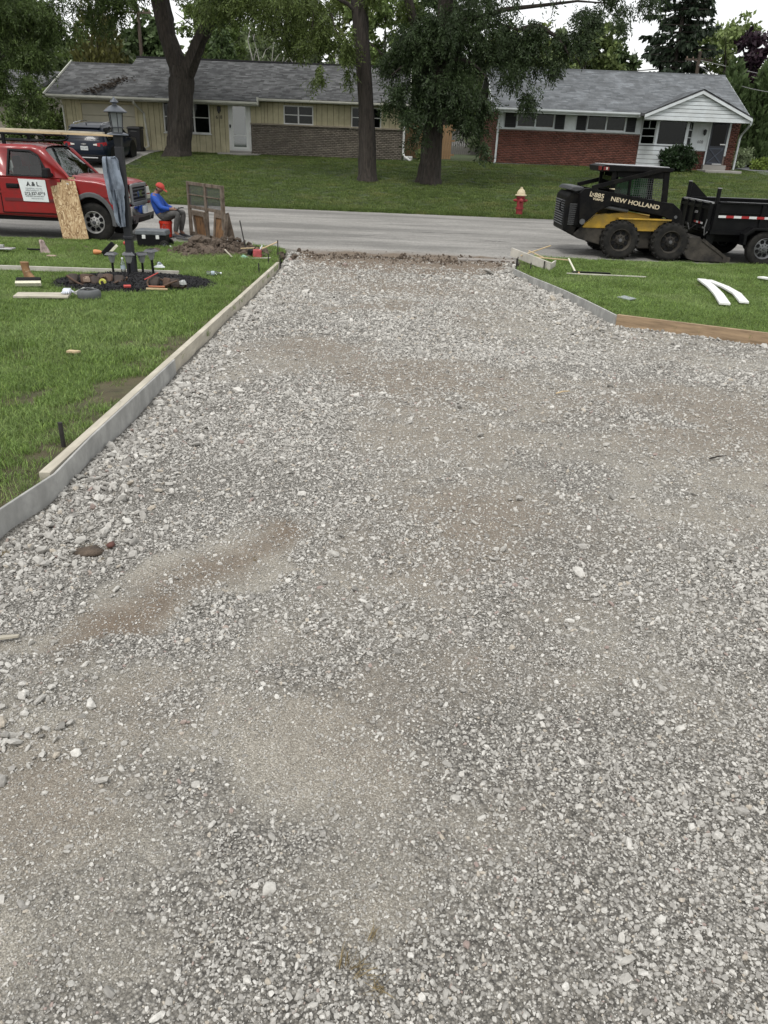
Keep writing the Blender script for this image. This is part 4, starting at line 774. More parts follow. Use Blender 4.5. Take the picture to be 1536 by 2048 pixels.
deciduous('green_tree', 'dark tree behind the dense drooping tree', 3.6, 68, 11.5, 4.6, ge, 9)
deciduous('green_tree', 'low green tree above the left end of the brick house roof', 9.0, 68, 8.6, 3.4, gb_, 10)
deciduous('pale_tree', 'pale airy tree above the brick house ridge, left of the spruce', 13.2, 63, 8.4, 3.0, gd, 12)
spruce('spruce', 'tall dark spruce with drooping layered branches behind the brick house', 18.6, 60, 14.5, 4.3, gs_, 13)
deciduous('pale_tree', 'round pale green tree at upper right, behind the purple tree', 25.8, 70, 10.2, 4.6, gd, 14)
deciduous('purple_tree', 'dark purple leaved tree at the upper right edge', 24.0, 58, 7.3, 2.8, gp, 15)
deciduous('green_tree', 'small dark tree between the pale airy tree and the spruce', 15.9, 66, 7.6, 2.6, ge, 16)
for i, (x, y, h, lb) in enumerate(((20.3, 52.5, 5.0, 'dark clipped cedar nearest to the brick house gable'), (22.0, 52.2, 5.7, 'dark cedar in the middle of the hedge at right'), (23.8, 52.0, 5.9, 'dark cedar at the right end of the hedge'), (25.8, 52, 5.6, 'dark cedar at the edge of the picture beyond the hedge'), (21.2, 55.5, 6.0, 'tall dark cedar behind the hedge at right'))): conifer('cedar', lb, x, y, h, 1.75, ge, 30+i, True)['group'] = 'dark cedars right of the brick house'
# bare white branches of a dead birch
bt = T('dead_birch', 'bare white branches of a dead birch behind the yellow roof', 'tree', (-8.0, 60, 1.6)); q = random.Random(12); wb = MB(); mbir = M('birch_bark', (.28, .27, .25), .8, var=.3, vs=3)
for (x, h, l) in ((-2.6, 8.2, .8), (-1.9, 6.9, -.6), (-.4, 6.3, .9), (.6, 6.6, .5), (1.4, 6.2, -.5), (-1.0, 6.6, .3)):
    wb.tube([(x*.4, 0, 0), (x*.8, 0, h*.55), (x, .1, h*.8), (x+l*.6, .1, h)], [.07, .05, .03, .012], 5)
    for k in range(2): z = h*(.66+.14*k); s = q.choice((-1, 1)); wb.tube([(x*.85+.1*k*0, 0, z), (x+s*.5, .1, z+.5), (x+s*(.6+.4*q.random()), .2, z+q.uniform(.2, 1.1))], [.028, .02, .008], 4)
wb.build('branches', mbir, bt, smooth=True)
# far wood closing the horizon
L = []; g = np.random.default_rng(5)
for i in range(60): x = -130+i*4.5; L.append((x, 120+g.uniform(-12, 12), 4.5+g.uniform(-1, 2), 5, 4, 4.6, 260))
for i in range(46): x = -62+i*1.75; L.append((x, 88+g.uniform(-7, 7), 6.6+g.uniform(-1.5, 2.4)*(.3 if -32 < x < -22 else 1), 3.2, 3, 4.2, 900))
for i in range(16): x = 6+i*2.2; L.append((x, 90+g.uniform(-6, 6), 4.2+g.uniform(-.8, .8), 3, 3, 2.8, 300))
V, F_ = blob('c', L, ge, .8, 3); o = fastmesh('treeline', V, F_, leafmat('leaf_far', (.105, .135, .062))); tag(o, 'distant wood behind the houses', kind='stuff')
# shrubs
def shrub(name, label, x, y, z, rx, rz_, mat, seed, n=1500, size=.13):
    t_ = T(name, label, 'shrub', (x, y, z)); V, F_ = blob('c', [(0, 0, rz_*.95, rx*1.0, rx*.9, rz_, n), (0, 0, rz_*.5, rx*.85, rx*.8, rz_*.6, n//2)], mat, size, seed, -.4); fastmesh('foliage', V, F_, mat, t_); b = MB(); q = random.Random(seed)
    for i in range(6): a = q.uniform(0, 6.28); b.tube([(0, 0, -.05), (math.cos(a)*rx*.5, math.sin(a)*rx*.5, rz_*1.2)], [.025, .01], 5)
    b.build('stems', mbark, t_); return t_
mbush = leafmat('leaf_bush', (.018, .036, .014), (.03, .055, .02)); mlime = leafmat('leaf_lime', (.13, .18, .035))
shrub('round_bush', 'round dark green bush beneath the bay window of the brick house', 13.75, 41.0, 1.38, .98, .66, mbush, 1, 2600)
shrub('shrub', 'tall green shrub between the tan garage and the yellow garage', -18.3, 44, 1.4, 1.2, 1.5, ga, 2, 2400, .16)
shrub('shrub', 'low leafy shrub under the drooping tree left of the yellow shrub', -19.6, 43, 1.3, .9, 1.0, ga, 3, 1400, .16)
shrub('weeds', 'patch of pale weeds beside the white vent box', 1.15, 42.6, 1.45, .45, .32, gd, 4, 500, .1)
shrub('garden_plant', 'yellow green garden clump past the end of the brick house', 20.4, 46.5, 1.55, .85, .34, mlime, 5, 1200, .13); shrub('garden_plant', 'grey twiggy garden plants behind the yellow green clump', 19.6, 49.2, 1.55, 1.6, .65, gc, 6, 1300, .13)
shrub('bushes', 'dim bushes in the gap between the two houses', 6.6, 60, 1.5, 2.2, 1.3, gc, 7, 1600, .2)
# ================================================================ VEHICLES
mtyre = M('tyre', (.013, .013, .013), .85, spec=.12, var=.2, vs=20, dirt=((.035, .033, .029), 6, .4)); mrim = M('alloy_rim', (.46, .455, .44), .35, .3, var=.12, vs=8); mblk = M('black_plastic', (.008, .008, .009), .5, spec=.15, var=.15, vs=12); mgry = M('grey_plastic', (.075, .077, .08), .55, var=.1, vs=8); mchr = M('chrome', (.75, .76, .78), .12, 1.)
mcarg = glass('car_glass', (.34, .40, .40), .02); mlampw = M('lamp_lens', (.62, .63, .58), .15, coat=.6); mint = M('car_interior', (.035, .036, .038), .8, var=.2, vs=5)
def wheel(par, c, r, wd, side, rimm, rr=.58, holes=8, lug=0, dish=.06, name='wheel'):
    """tyre (+ rim and hub as its pieces); side -1 faces -y"""
    cx, cy, cz = c; h = wd/2; b = MB()
    b.lathe([(r*rr, -h*.85), (r*.80, -h), (r*.93, -h*.92), (r*.995, -h*.7), (r, 0), (r*.995, h*.7), (r*.93, h*.92), (r*.80, h), (r*rr, h*.85)], (cx, cy, cz), 40, 'y', False)
    for i in range(lug):
        a = 2*PI*i/lug
        for s in (-1, 1):
            q = a+(PI/lug if s > 0 else 0); m_ = Matrix.Translation((cx, cy, cz)) @ Matrix.Rotation(-q, 4, 'Y'); k = len(b.v); b.box((r*.99, s*h*.47, 0), (r*.11, h*.98, r*.13), (s*.5, 0, 0)); b.xf(m_, k)
    w_ = b.build(name, mtyre, par, smooth=True, ang=40)
    y0 = side*h*.80; R_ = MB(); R_.lathe([(r*rr*1.02, y0), (r*rr*.97, y0+side*.012), (r*rr*.90, y0-side*.01), (r*rr*.82, y0-side*dish), (r*rr*.45, y0-side*dish*.55), (r*rr*.40, y0-side*dish*.1), (r*rr*.30, y0), (.002, y0)], (cx, cy, cz), 32, 'y', False); rim = R_.build('rim', rimm, w_, smooth=True, ang=30)
    H_ = MB()
    for i in range(holes):
        a = 2*PI*(i+.5)/holes; H_.lathe([(.001, y0-side*dish*.60), (r*.115, y0-side*dish*.58), (r*.115, y0-side*dish*.9)], (cx+math.cos(a)*r*rr*.64, cy, cz+math.sin(a)*r*rr*.64), 10, 'y')
        H_.lathe([(.001, y0+side*.012), (r*.028, y0+side*.012), (r*.028, y0-side*.02)], (cx+math.cos(a+.3)*r*rr*.36, cy, cz+math.sin(a+.3)*r*rr*.36), 6, 'y')
    H_.build('bolt_holes', mblk, w_); MB().lathe([(r*.10, y0-side*.005), (r*.09, y0+side*.03), (.002, y0+side*.035)], (cx, cy, cz), 14, 'y').build('hub', mgry, w_, smooth=True); return w_
def ring(outer, inner): n = len(outer); return MB().add(list(outer)+list(inner), [(i, (i+1) % n, (i+1) % n+n, i+n) for i in range(n)])
def solid(o, th):
    m = o.modifiers.new('t', 'SOLIDIFY'); m.thickness = th; m.offset = 0; return o
# ------------------------------------------------------------ red pickup truck, facing +x
mred = M('red_paint', (.25, .010, .012), .35, spec=.35, coat=.4, var=.06, vs=2, dirt=((.16, .02, .02), 3, .2)); mred.node_tree.nodes['Principled BSDF'].inputs['Coat Roughness'].default_value = .08
TR = T('pickup_truck', 'red pickup truck with a lumber rack and white door sign', 'pickup truck', (-6.48, 18.34, .0))
arc = lambda cx, cz, r, a0, a1, n=12: [(cx+r*math.cos(rad(a0+(a1-a0)*i/n)), cz+r*math.sin(rad(a0+(a1-a0)*i/n))) for i in range(n+1)]
low = [(-2.55, .50), (-.62, .46)]+arc(0, .42, .53, 172, 8)+[(.60, .56), (.80, .60), (.83, .84), (.80, 1.06), (.74, 1.14), (.2, 1.235), (-.42, 1.275), (-2.55, 1.27)]
body = MB().prism(low, -.985, .985).build('body', mred, TR, bevel=.05, seg=3, smooth=True, ang=60)
# shoulder crease along the flank
MB().prism([(-2.5, .985), (.45, .955), (.60, .93), (.45, .925), (-2.5, .945)], -1.004, -.97).build('flank_crease', mred, TR, smooth=True)
# hood
hx = np.linspace(-.52, .80, 9); hy = np.linspace(-.86, .86, 13); hv = []
for x in hx:
    zc = np.interp(x, [-.52, .2, .6, .80], [1.30, 1.262, 1.215, 1.15])
    for y in hy: hv.append((x+.05*(1-(y/.86)**2)*(x > .5), y, zc+.045*(1-(abs(y)/.86)**3)-.02*(abs(abs(y)-.42) < .08)-.10*(abs(y) > .8)))
hood = MB().add(hv, [(i*13+j, i*13+j+1, (i+1)*13+j+1, (i+1)*13+j) for i in range(8) for j in range(12)]).build('hood', mred, TR, smooth=True, ang=70)
# greenhouse
MB().loft([[(-1.06, y, 1.845+.045*(1-(y/.72)**2)-(.05 if abs(y) > .7 else 0)) for y in np.linspace(-.74, .74, 9)], [(-1.3, y, 1.885+.045*(1-(y/.72)**2)-(.05 if abs(y) > .7 else 0)) for y in np.linspace(-.75, .75, 9)], [(-2.1, y, 1.89+.04*(1-(y/.72)**2)-(.05 if abs(y) > .7 else 0)) for y in np.linspace(-.75, .75, 9)], [(-2.52, y, 1.85+.03*(1-(y/.72)**2)-(.06 if abs(y) > .7 else 0)) for y in np.linspace(-.73, .73, 9)]], cap=False, closed=False).build('roof', mred, TR, smooth=True, ang=70)
MB().prism([(-1.08, 1.78), (-2.5, 1.78), (-2.5, 1.845), (-1.09, 1.845)], -.70, .70).build('headliner', mint, TR)
for s in (-1, 1):
    Pq = lambda x, z: (x, s*(.975-.235*(z-1.25)/.6), z)
    solid(ring([Pq(-.50, 1.26), Pq(-1.04, 1.82), Pq(-1.32, 1.885), Pq(-2.52, 1.875), Pq(-2.55, 1.26)], [Pq(-.92, 1.285), Pq(-1.18, 1.68), Pq(-1.36, 1.765), Pq(-1.80, 1.775), Pq(-1.83, 1.285)]).build('window_frame', mred, TR, smooth=True, ang=60), .05)
    MB().quad(Pq(-.92, 1.285), Pq(-1.18, 1.68), Pq(-1.36, 1.765), Pq(-1.80, 1.775), Pq(-1.83, 1.285)).build('side_window', mcarg, TR)
    solid(ring([Pq(-.90, 1.27), Pq(-1.17, 1.695), Pq(-1.355, 1.785), Pq(-1.82, 1.795), Pq(-1.85, 1.27)], [Pq(-.95, 1.30), Pq(-1.19, 1.665), Pq(-1.37, 1.748), Pq(-1.785, 1.758), Pq(-1.81, 1.30)]).build('window_seal', mblk, TR), .065)
    MB().beam(Pq(-1.06, 1.29), Pq(-1.13, 1.62), .03, .03).build('quarter_post', mblk, TR)
wsg = []
for f in np.linspace(0, 1, 5):
    for y in np.linspace(-1, 1, 9): wsg.append((-.47-.57*f-.07*abs(y)**2, y*(.90-.19*f), 1.29+.54*f+.0))
MB().add(wsg, [(i*9+j, i*9+j+1, i*9+j+10, i*9+j+9) for i in range(4) for j in range(8)]).build('windshield', mcarg, TR, smooth=True)
wf = MB()
for y in (-1, 1): wf.tube([(-.47-.57*f-.07, y*(.90-.19*f), 1.29+.54*f) for f in np.linspace(-.05, 1.04, 5)], .032, 6)
wf.build('windshield_pillar', mred, TR, smooth=True); MB().prism([(-.40, 1.27), (-.58, 1.27), (-.58, 1.31), (-.44, 1.30)], -.86, .86).build('cowl', mblk, TR)
wp = MB(); wp.tube([(-.50, -.5, 1.31), (-.62, -.1, 1.42)], .012, 5); wp.tube([(-.48, .15, 1.31), (-.62, .5, 1.42)], .012, 5); wp.build('wiper', mblk, TR)
MB().quad((-2.5, -.7, 1.3), (-2.5, .7, 1.3), (-2.48, .62, 1.8), (-2.48, -.62, 1.8)).build('rear_window', mcarg, TR)
# cab inside
for y in (-.42, .42):
    sb = MB(); sb.box((-1.72, y, 1.10), (.16, .52, .70), (0, -.18, 0)); sb.box((-1.83, y, 1.55), (.10, .28, .22), (0, -.1, 0)); sb.box((-1.45, y, .85), (.55, .52, .14)); sb.build('seat', M('seat_cloth', (.16, .155, .145), .9, var=.2, vs=6), TR, bevel=.04)
st = MB(); st.tube([(-.98+.05*math.sin(a), .42+.19*math.cos(a), 1.27+.18*math.sin(a)) for a in np.linspace(0, 2*PI, 20)], .018, 6, False); st.tube([(-.98, .23, 1.27), (-.98, .61, 1.27)], .015, 5); st.build('steering_wheel', mblk, TR, smooth=True)
MB().prism([(-.45, 1.0), (-.82, 1.0), (-.86, 1.22), (-.46, 1.265)], -.86, .86).build('dashboard', mint, TR)
# door
dr = MB(); dn = [(-.70, .56), (-.70, 1.25), (-2.02, 1.25), (-2.02, .56)]; dr.prism(dn, -1.002, -.98); door = dr.build('door', mred, TR, bevel=.012)
sg = MB()
for (a, b_) in (((-.69, .55), (-.69, 1.25)), ((-2.03, .55), (-2.03, 1.25)), ((-.70, .55), (-2.02, .55)), ((-2.06, 1.25), (-1.98, 1.87))): sg.beam((a[0], -.9945 if b_[1] < 1.5 else -.99, a[1]), (b_[0], -.9945 if b_[1] < 1.5 else -.75, b_[1]), .012, .016, (0, 1, 0))
sg.build('shut_lines', mblk, door)
hd = MB(); hd.bb(-1.86, -1.62, -1.035, -1.0, 1.06, 1.115); hd.bb(-1.88, -1.60, -1.012, -1.0, 1.04, 1.135); hd.build('handle', mblk, door, bevel=.008)
MB().bb(-1.95, -.72, -1.014, -1.0, .79, .85).build('side_moulding', M('dark_red_trim', (.10, .01, .012), .5), door)
mir = MB(); mir.box((-.90, -1.17, 1.375), (.14, .26, .19), top=.8); mir.beam((-.86, -.98, 1.33), (-.88, -1.08, 1.34), .08, .07); mir.build('mirror', mblk, TR, bevel=.03, seg=3)
mir = MB(); mir.box((-.90, 1.17, 1.375), (.14, .26, .19), top=.8); mir.beam((-.86, .98, 1.33), (-.88, 1.08, 1.34), .08, .07); mir.build('mirror', mblk, TR, bevel=.03, seg=3)
# sign
mpap = M('sign_white', (.66, .70, .70), .6, var=.05, vs=4); mink = M('ink', (.015, .017, .02), .6); mink2 = M('ink_grey', (.22, .24, .26), .6)
sgn = MB().prism([(-1.60, 1.235), (-1.02, 1.225), (-1.00, .79), (-1.545, .795)], -1.020, -1.016).build('door_sign', mpap, TR); SY = -1.0215
text('lettering', 'A & L', .115, mink, sgn, (-1.295, SY, 1.10), bold=.0035, align='CENTER')
for sx0, sw in ((-1.44, .05), (-1.365, .04), (-1.165, .06)): MB().bb(sx0, sx0+sw, SY-.001, SY, 1.098, 1.106).build('serif', mink, sgn)
text('lettering', 'GENERAL HOME', .044, mink2, sgn, (-1.29, SY, 1.035), align='CENTER', space=1.1); text('lettering', 'IMPROVEMENTS LLC', .040, mink2, sgn, (-1.285, SY, .995), align='CENTER')
text('lettering', '262-327-0793', .078, mink, sgn, (-1.275, SY, .925), bold=.0022, align='CENTER'); text('lettering', 'LICENSED and INSURED', .038, mink, sgn, (-1.285, SY, .885), align='CENTER'); text('lettering', 'FREE ESTIMATES', .036, mink2, sgn, (-1.24, SY, .84), align='CENTER')
text('fender_number', '2', .10, mpap, TR, (-.55, -1.012, 1.115), bold=.003)
# front end
gl_ = MB(); gl_.bb(.80, .86, -.47, .47, .78, 1.14); grl = gl_.build('grille', mblk, TR)
gf_ = MB()
for (a, b_) in (((-.50, 1.15), (.50, 1.15)), ((-.50, .78), (.50, .78))): gf_.beam((.87, a[0], a[1]), (.87, b_[0], b_[1]), .06, .07)
for y in (-.49, .49): gf_.beam((.86, y, .76), (.855, y, 1.17), .06, .07, (0, 1, 0))
gf_.build('grille_frame', M('silver_grey', (.20, .205, .21), .4, .3), grl, bevel=.012)
for i in range(4): MB().bb(.855, .885, -.45, .45, .83+i*.075, .855+i*.075).build('grille_bar', mgry, grl)
text('emblem', 'GMC', .16, mchr, grl, (.893, -.19, .915), rot=(PI/2, 0, PI/2), ext=.01, bold=.004)
for s in (-1, 1):
    y0, y1 = sorted((s*.53, s*.96)); h = MB(); h.prism([(.72, .93), (.835, .93), (.80, 1.08), (.70, 1.10)], y0, y1); h.build('headlight', mlampw, TR, bevel=.02); MB().prism([(.72, .81), (.845, .81), (.835, .91), (.72, .91)], y0, y1).build('turn_lamp', M('lamp_low', (.45, .44, .38), .2, coat=.5), TR, bevel=.015)
    MB().prism([(.70, .78), (.84, .78), (.85, .81), (.70, .81)], y0, y1).build('lamp_trim', mgry, TR)
bp_ = MB(); bp_.loft([[(.62, s*1.0, .56), (.66, s*1.02, .56), (.66, s*1.02, .74), (.62, s*1.0, .74)] for s in (-1,)]+[[(.84, y, .55), (.84+.16*(1-(abs(y)/1.1)**4), y, .55), (.84+.16*(1-(abs(y)/1.1)**4), y, .745), (.84, y, .745)] for y in (-.97, -.85, -.5, 0, .5, .85, .97)]+[[(.62, 1.0, .56), (.66, 1.02, .56), (.66, 1.02, .74), (.62, 1.0, .74)]]); bp_.build('bumper', mchr, TR, bevel=.02, smooth=True, ang=50)
MB().loft([[(.60, s*.98, .40), (.66, s*1.0, .40), (.66, s*1.005, .555), (.60, s*.98, .555)] for s in (-1,)]+[[(.78, y, .36), (.80+.13*(1-(abs(y)/1.1)**4), y, .38), (.84+.15*(1-(abs(y)/1.1)**4), y, .552), (.80, y, .552)] for y in (-.95, -.85, -.5, 0, .5, .85, .95)]+[[(.60, .98, .40), (.66, 1.0, .40), (.66, 1.005, .555), (.60, .98, .555)]]).build('valance', mgry, TR, smooth=True, ang=50)
for y in (-.68, .68): MB().lathe([(.002, .925), (.075, .935), (.085, .945), (.085, .90)], (0, y, .465), 14, 'x').build('fog_lamp', mblk, TR)
MB().bb(1.0, 1.012, -.16, .16, .57, .72).build('plate', mpap, TR); MB().bb(.88, .965, -.40, .40, .40, .53).build('air_dam', mblk, TR)
# wheel arch flares, wheels, frame, rear
def flare(cx, s): 
    o = arc(cx, .42, .60, 188, -8, 18); i = arc(cx, .42, .50, 188, -8, 18); y0, y1 = sorted((s*.93, s*1.03)); n = len(o)
    return MB().prism(o+i[::-1], y0, y1)
for s in (-1, 1): flare(0, s).build('arch_flare', mgry, TR, bevel=.015); flare(-3.65, s).build('arch_flare', mgry, TR, bevel=.015)
for (x, y, s) in ((0, -.84, -1), (0, .84, 1), (-3.65, -.84, -1), (-3.65, .84, 1)): wheel(TR, (x, y, .405), .405, .25, s, mrim, .57, 8, 0, .07)
MB().bb(-.52, .52, -.72, .72, .35, .95).build('wheel_well', mdark, TR); fr2 = MB(); fr2.bb(-5.1, .6, -.45, -.33, .38, .52); fr2.bb(-5.1, .6, .33, .45, .38, .52); fr2.cyl((0, -.75, .39), (0, .75, .39), .07); fr2.cyl((-3.65, -.75, .39), (-3.65, .75, .39), .09); fr2.bb(-2.4, -.7, -.9, .9, .40, .50); fr2.build('chassis', mblk, TR)
bd_ = [(-5.15, .55), (-4.25, .55)]+arc(-3.65, .42, .53, 172, 8)+[(-3.0, .50), (-2.62, .50), (-2.62, 1.30), (-5.15, 1.30)]
for s in (-1, 1): y0, y1 = sorted((s*.90, s*.985)); MB().prism(bd_, y0, y1).build('bed_side', mred, TR, bevel=.02)
bb_ = MB(); bb_.bb(-5.15, -2.62, -.9, .9, .70, .78); bb_.bb(-5.15, -5.08, -.9, .9, .78, 1.28); bb_.bb(-2.70, -2.62, -.9, .9, .78, 1.28); bb_.build('bed', mred, TR)
# the nose is shorter than drawn above: draw it in towards the door
for o in [c for c in TR.children]+[g_ for c in TR.children for g_ in c.children]:
    front_wheel = o.name.startswith(('wheel', 'rim', 'hub', 'bolt_holes')) and not o.name.startswith('wheel_well')
    if o.location.length > 0:      # lettering: move it as a whole
        if o.location.x > -.7: o.location.x = -.7+(o.location.x+.7)*.853
        continue
    for v_ in o.data.vertices:
        if v_.co.x > -.7: v_.co.x = v_.co.x-.105 if front_wheel else -.7+(v_.co.x+.7)*.853
# rack
rk = MB()
for y in (-.62, .62):
    rk.tube([(-5.0, y, 1.98), (-1.25, y, 1.965), (-1.12, y, 1.985), (-1.06, y, 2.03), (-1.10, y, 2.075), (-1.25, y, 2.09), (-5.0, y, 2.10)], .022, 8)
    for x in (-1.95, -2.9, -4.8): rk.bb(x-.03, x+.03, y-.03, y+.03, 1.88 if x > -2.5 else 1.3, 2.10)
for x in (-1.18, -2.0, -2.9, -3.9, -4.9): rk.tube([(x, -.62, 2.09), (x, .62, 2.09)], .018, 6)
rk.build('rack', mblk, TR, smooth=True)
# lumber on the rack
mlum = M('pine_lumber', (.52, .40, .24), .75, var=.16, vs=2, stretch=(.8, 9, 9), bump=.2, bs=10, isl=.06); mlumw = M('weathered_lumber', (.40, .37, .30), .85, var=.25, vs=2.5, stretch=(1, 8, 8), bump=.3, bs=12)
def lumber(label, x0, x1, y, z0, z1, wd, ht, mat): o = MB().beam((x0, 0, 0), (x1, 0, z1-z0), wd, ht).build('lumber_board', mat, None, (TR.location.x, 18.34+y, z0), bevel=.003); return tag(o, label, 'board', 'boards on the truck rack')
lumber('long pale board reaching farthest forward on the truck rack', -4.9, .36, -.42, 2.135, 2.125, .10, .04, mlum); lumber('shorter board at the near edge of the truck rack', -4.9, -.72, -.55, 2.135, 2.13, .09, .04, mlum); lumber('board lying on top of the two others on the truck rack', -4.9, .1, -.30, 2.18, 2.165, .14, .04, mlumw); lumber('dark pipe-like plank at the far side of the truck rack', -4.9, -.3, .30, 2.15, 2.13, .09, .05, M('dark_plank', (.03, .028, .026), .8))

# ------------------------------------------------------------ dark blue SUV seen from behind, facing +y
mnav = M('navy_paint', (.003, .007, .016), .35, spec=.15, coat=.25); SV = T('blue_suv', 'dark blue sport utility car parked nose-in at the yellow garage', 'car', (-13.35, 35.3, .72)); SV.rotation_euler = (rad(5.5), 0, 0)
def sec(y, wb, w1, wr, zb, z1, zr): return [(-wb, y, zb), (-w1, y, zb+.22), (-w1-.01, y, z1-.1), (-w1+.04, y, z1), (-wr, y, zr-.07), (-wr+.14, y, zr), (wr-.14, y, zr), (wr, y, zr-.07), (w1-.04, y, z1), (w1+.01, y, z1-.1), (w1, y, zb+.22), (wb, y, zb)]
MB().loft([sec(.0, .70, .80, .72, .40, 1.00, 1.06), sec(.08, .80, .88, .76, .34, 1.03, 1.14), sec(.30, .84, .91, .72, .30, 1.05, 1.50), sec(.52, .85, .92, .66, .30, 1.05, 1.63), sec(1.4, .86, .92, .66, .28, 1.04, 1.67), sec(2.4, .86, .92, .66, .28, 1.02, 1.63), sec(3.35, .86, .92, .74, .28, 1.0, 1.05), sec(4.3, .84, .88, .70, .32, .88, .93), sec(4.62, .70, .74, .6, .40, .62, .70)]).build('body', mnav, SV, smooth=True, ang=45)
MB().quad((-.66, .11, 1.14), (.66, .11, 1.14), (.58, .37, 1.53), (-.58, .37, 1.53)).build('rear_window', glass('tint_glass', (.03, .035, .04), .0, .3), SV).location = (0, -.025, .01)
sp = MB(); sp.loft([[(-.66, .30, 1.555), (.66, .30, 1.555), (.64, .62, 1.65), (-.64, .62, 1.65)], [(-.66, .30, 1.59), (.66, .30, 1.59), (.64, .62, 1.675), (-.64, .62, 1.675)]]); sp.build('spoiler', mnav, SV, bevel=.01)
for s in (-1, 1):
    xw = lambda z, k=0: s*(.905-.245*(z-1.05)/.55+.012)
    for (a, b_) in ((.62, 1.15), (1.22, 2.05), (2.12, 2.95)):
        t0 = 1.54 if b_ < 2.5 else 1.40; MB().quad((xw(1.08), a-.12 if a < 1 else a, 1.08), (xw(1.08), b_+(.25 if b_ > 2.5 else 0), 1.08), (xw(t0), b_-(.1 if b_ > 2.5 else 0), t0), (xw(1.54), a, 1.54)).build('side_window', glass('tint_glass'), SV)
    lt = MB(); lt.loft([[(s*.42, -.005, .99), (s*.42, -.005, .93), (s*.42, .03, .93), (s*.42, .03, .99)], [(s*.62, -.01, 1.035), (s*.62, -.01, .90), (s*.62, .05, .90), (s*.62, .05, 1.035)], [(s*.83, .02, 1.06), (s*.83, .02, .90), (s*.83, .1, .90), (s*.83, .1, 1.06)], [(s*.925, .16, 1.06), (s*.925, .16, .93), (s*.90, .2, .93), (s*.90, .2, 1.06)]]); tl = lt.build('taillight', M('tail_red', (.28, .012, .02), .2, coat=.6), SV, smooth=True, ang=60)
    MB().loft([[(s*.40, -.012, .985), (s*.40, -.012, .94), (s*.40, .02, .94), (s*.40, .02, .985)], [(s*.56, -.017, 1.01), (s*.56, -.017, .93), (s*.56, .02, .93), (s*.56, .02, 1.01)]]).build('reverse_lamp', mlampw, tl)
    rl = MB(); rl.tube([(s*.60, .75, 1.655), (s*.61, .85, 1.70), (s*.61, 2.2, 1.70), (s*.60, 2.35, 1.65)], .018, 6); rl.build('roof_rail', mchr, SV, smooth=True)
    for y in (.85, 3.6): wheel(SV, (0, 0, 0), .36, .23, -1, mrim, .66, 5, 0, .05)
SVw = [o for o in SV.children if o.name.startswith('wheel')]
for o, (x, y, s) in zip(SVw, ((-.80, .85, -1), (-.80, 3.6, -1), (.80, .85, 1), (.80, 3.6, 1))): o.location = (x, y, .36); o.rotation_euler = (0, 0, PI/2 if s > 0 else -PI/2)
for s in (-1, 1):
    for y in (.85, 3.6): a_ = MB(); a_.lathe([(.44, -.0), (.44, .12)], (0, 0, 0), 24, 'x'); a_.v = [(s*.815+s*p[0], y+p[1], .40+p[2]) for p in a_.v]; a_.build('wheel_arch', mblk, SV)
bmp = MB(); bmp.loft([[(-.86, .14, .30), (-.86, .02, .34), (-.86, .0, .58), (-.86, .14, .60)], [(-.5, .1, .27), (-.5, -.05, .32), (-.5, -.06, .56), (-.5, .1, .60)], [(.5, .1, .27), (.5, -.05, .32), (.5, -.06, .56), (.5, .1, .60)], [(.86, .14, .30), (.86, .02, .34), (.86, .0, .58), (.86, .14, .60)]]); bmp.build('bumper', mblk, SV, bevel=.02); MB().bb(-.55, .55, -.075, -.045, .44, .485).build('bumper_strip', mchr, SV, bevel=.01)
pl = MB().bb(-.16, .16, -.022, -.008, .74, .90).build('plate', M('plate_white', (.45, .47, .47), .5, var=.25, vs=30), SV); text('plate_mark', 'AHL 1623', .062, M('plate_ink', (.05, .06, .09), .6), pl, (0, -.0235, .80), align='CENTER')
em = MB(); em.bb(-.11, .11, -.03, -.01, .965, .995); em.bb(-.045, .045, -.032, -.01, .95, 1.01); em.build('emblem', mchr, SV); MB().lathe([(.03, 0), (.02, .06), (.004, .08)], (0, .62, 1.655), 8).build('antenna', mblk, SV)
for s in (-1, 1): mm = MB(); mm.box((s*1.02, 2.85, 1.10), (.2, .12, .15), top=.8); mm.build('mirror', mblk, SV, bevel=.02)

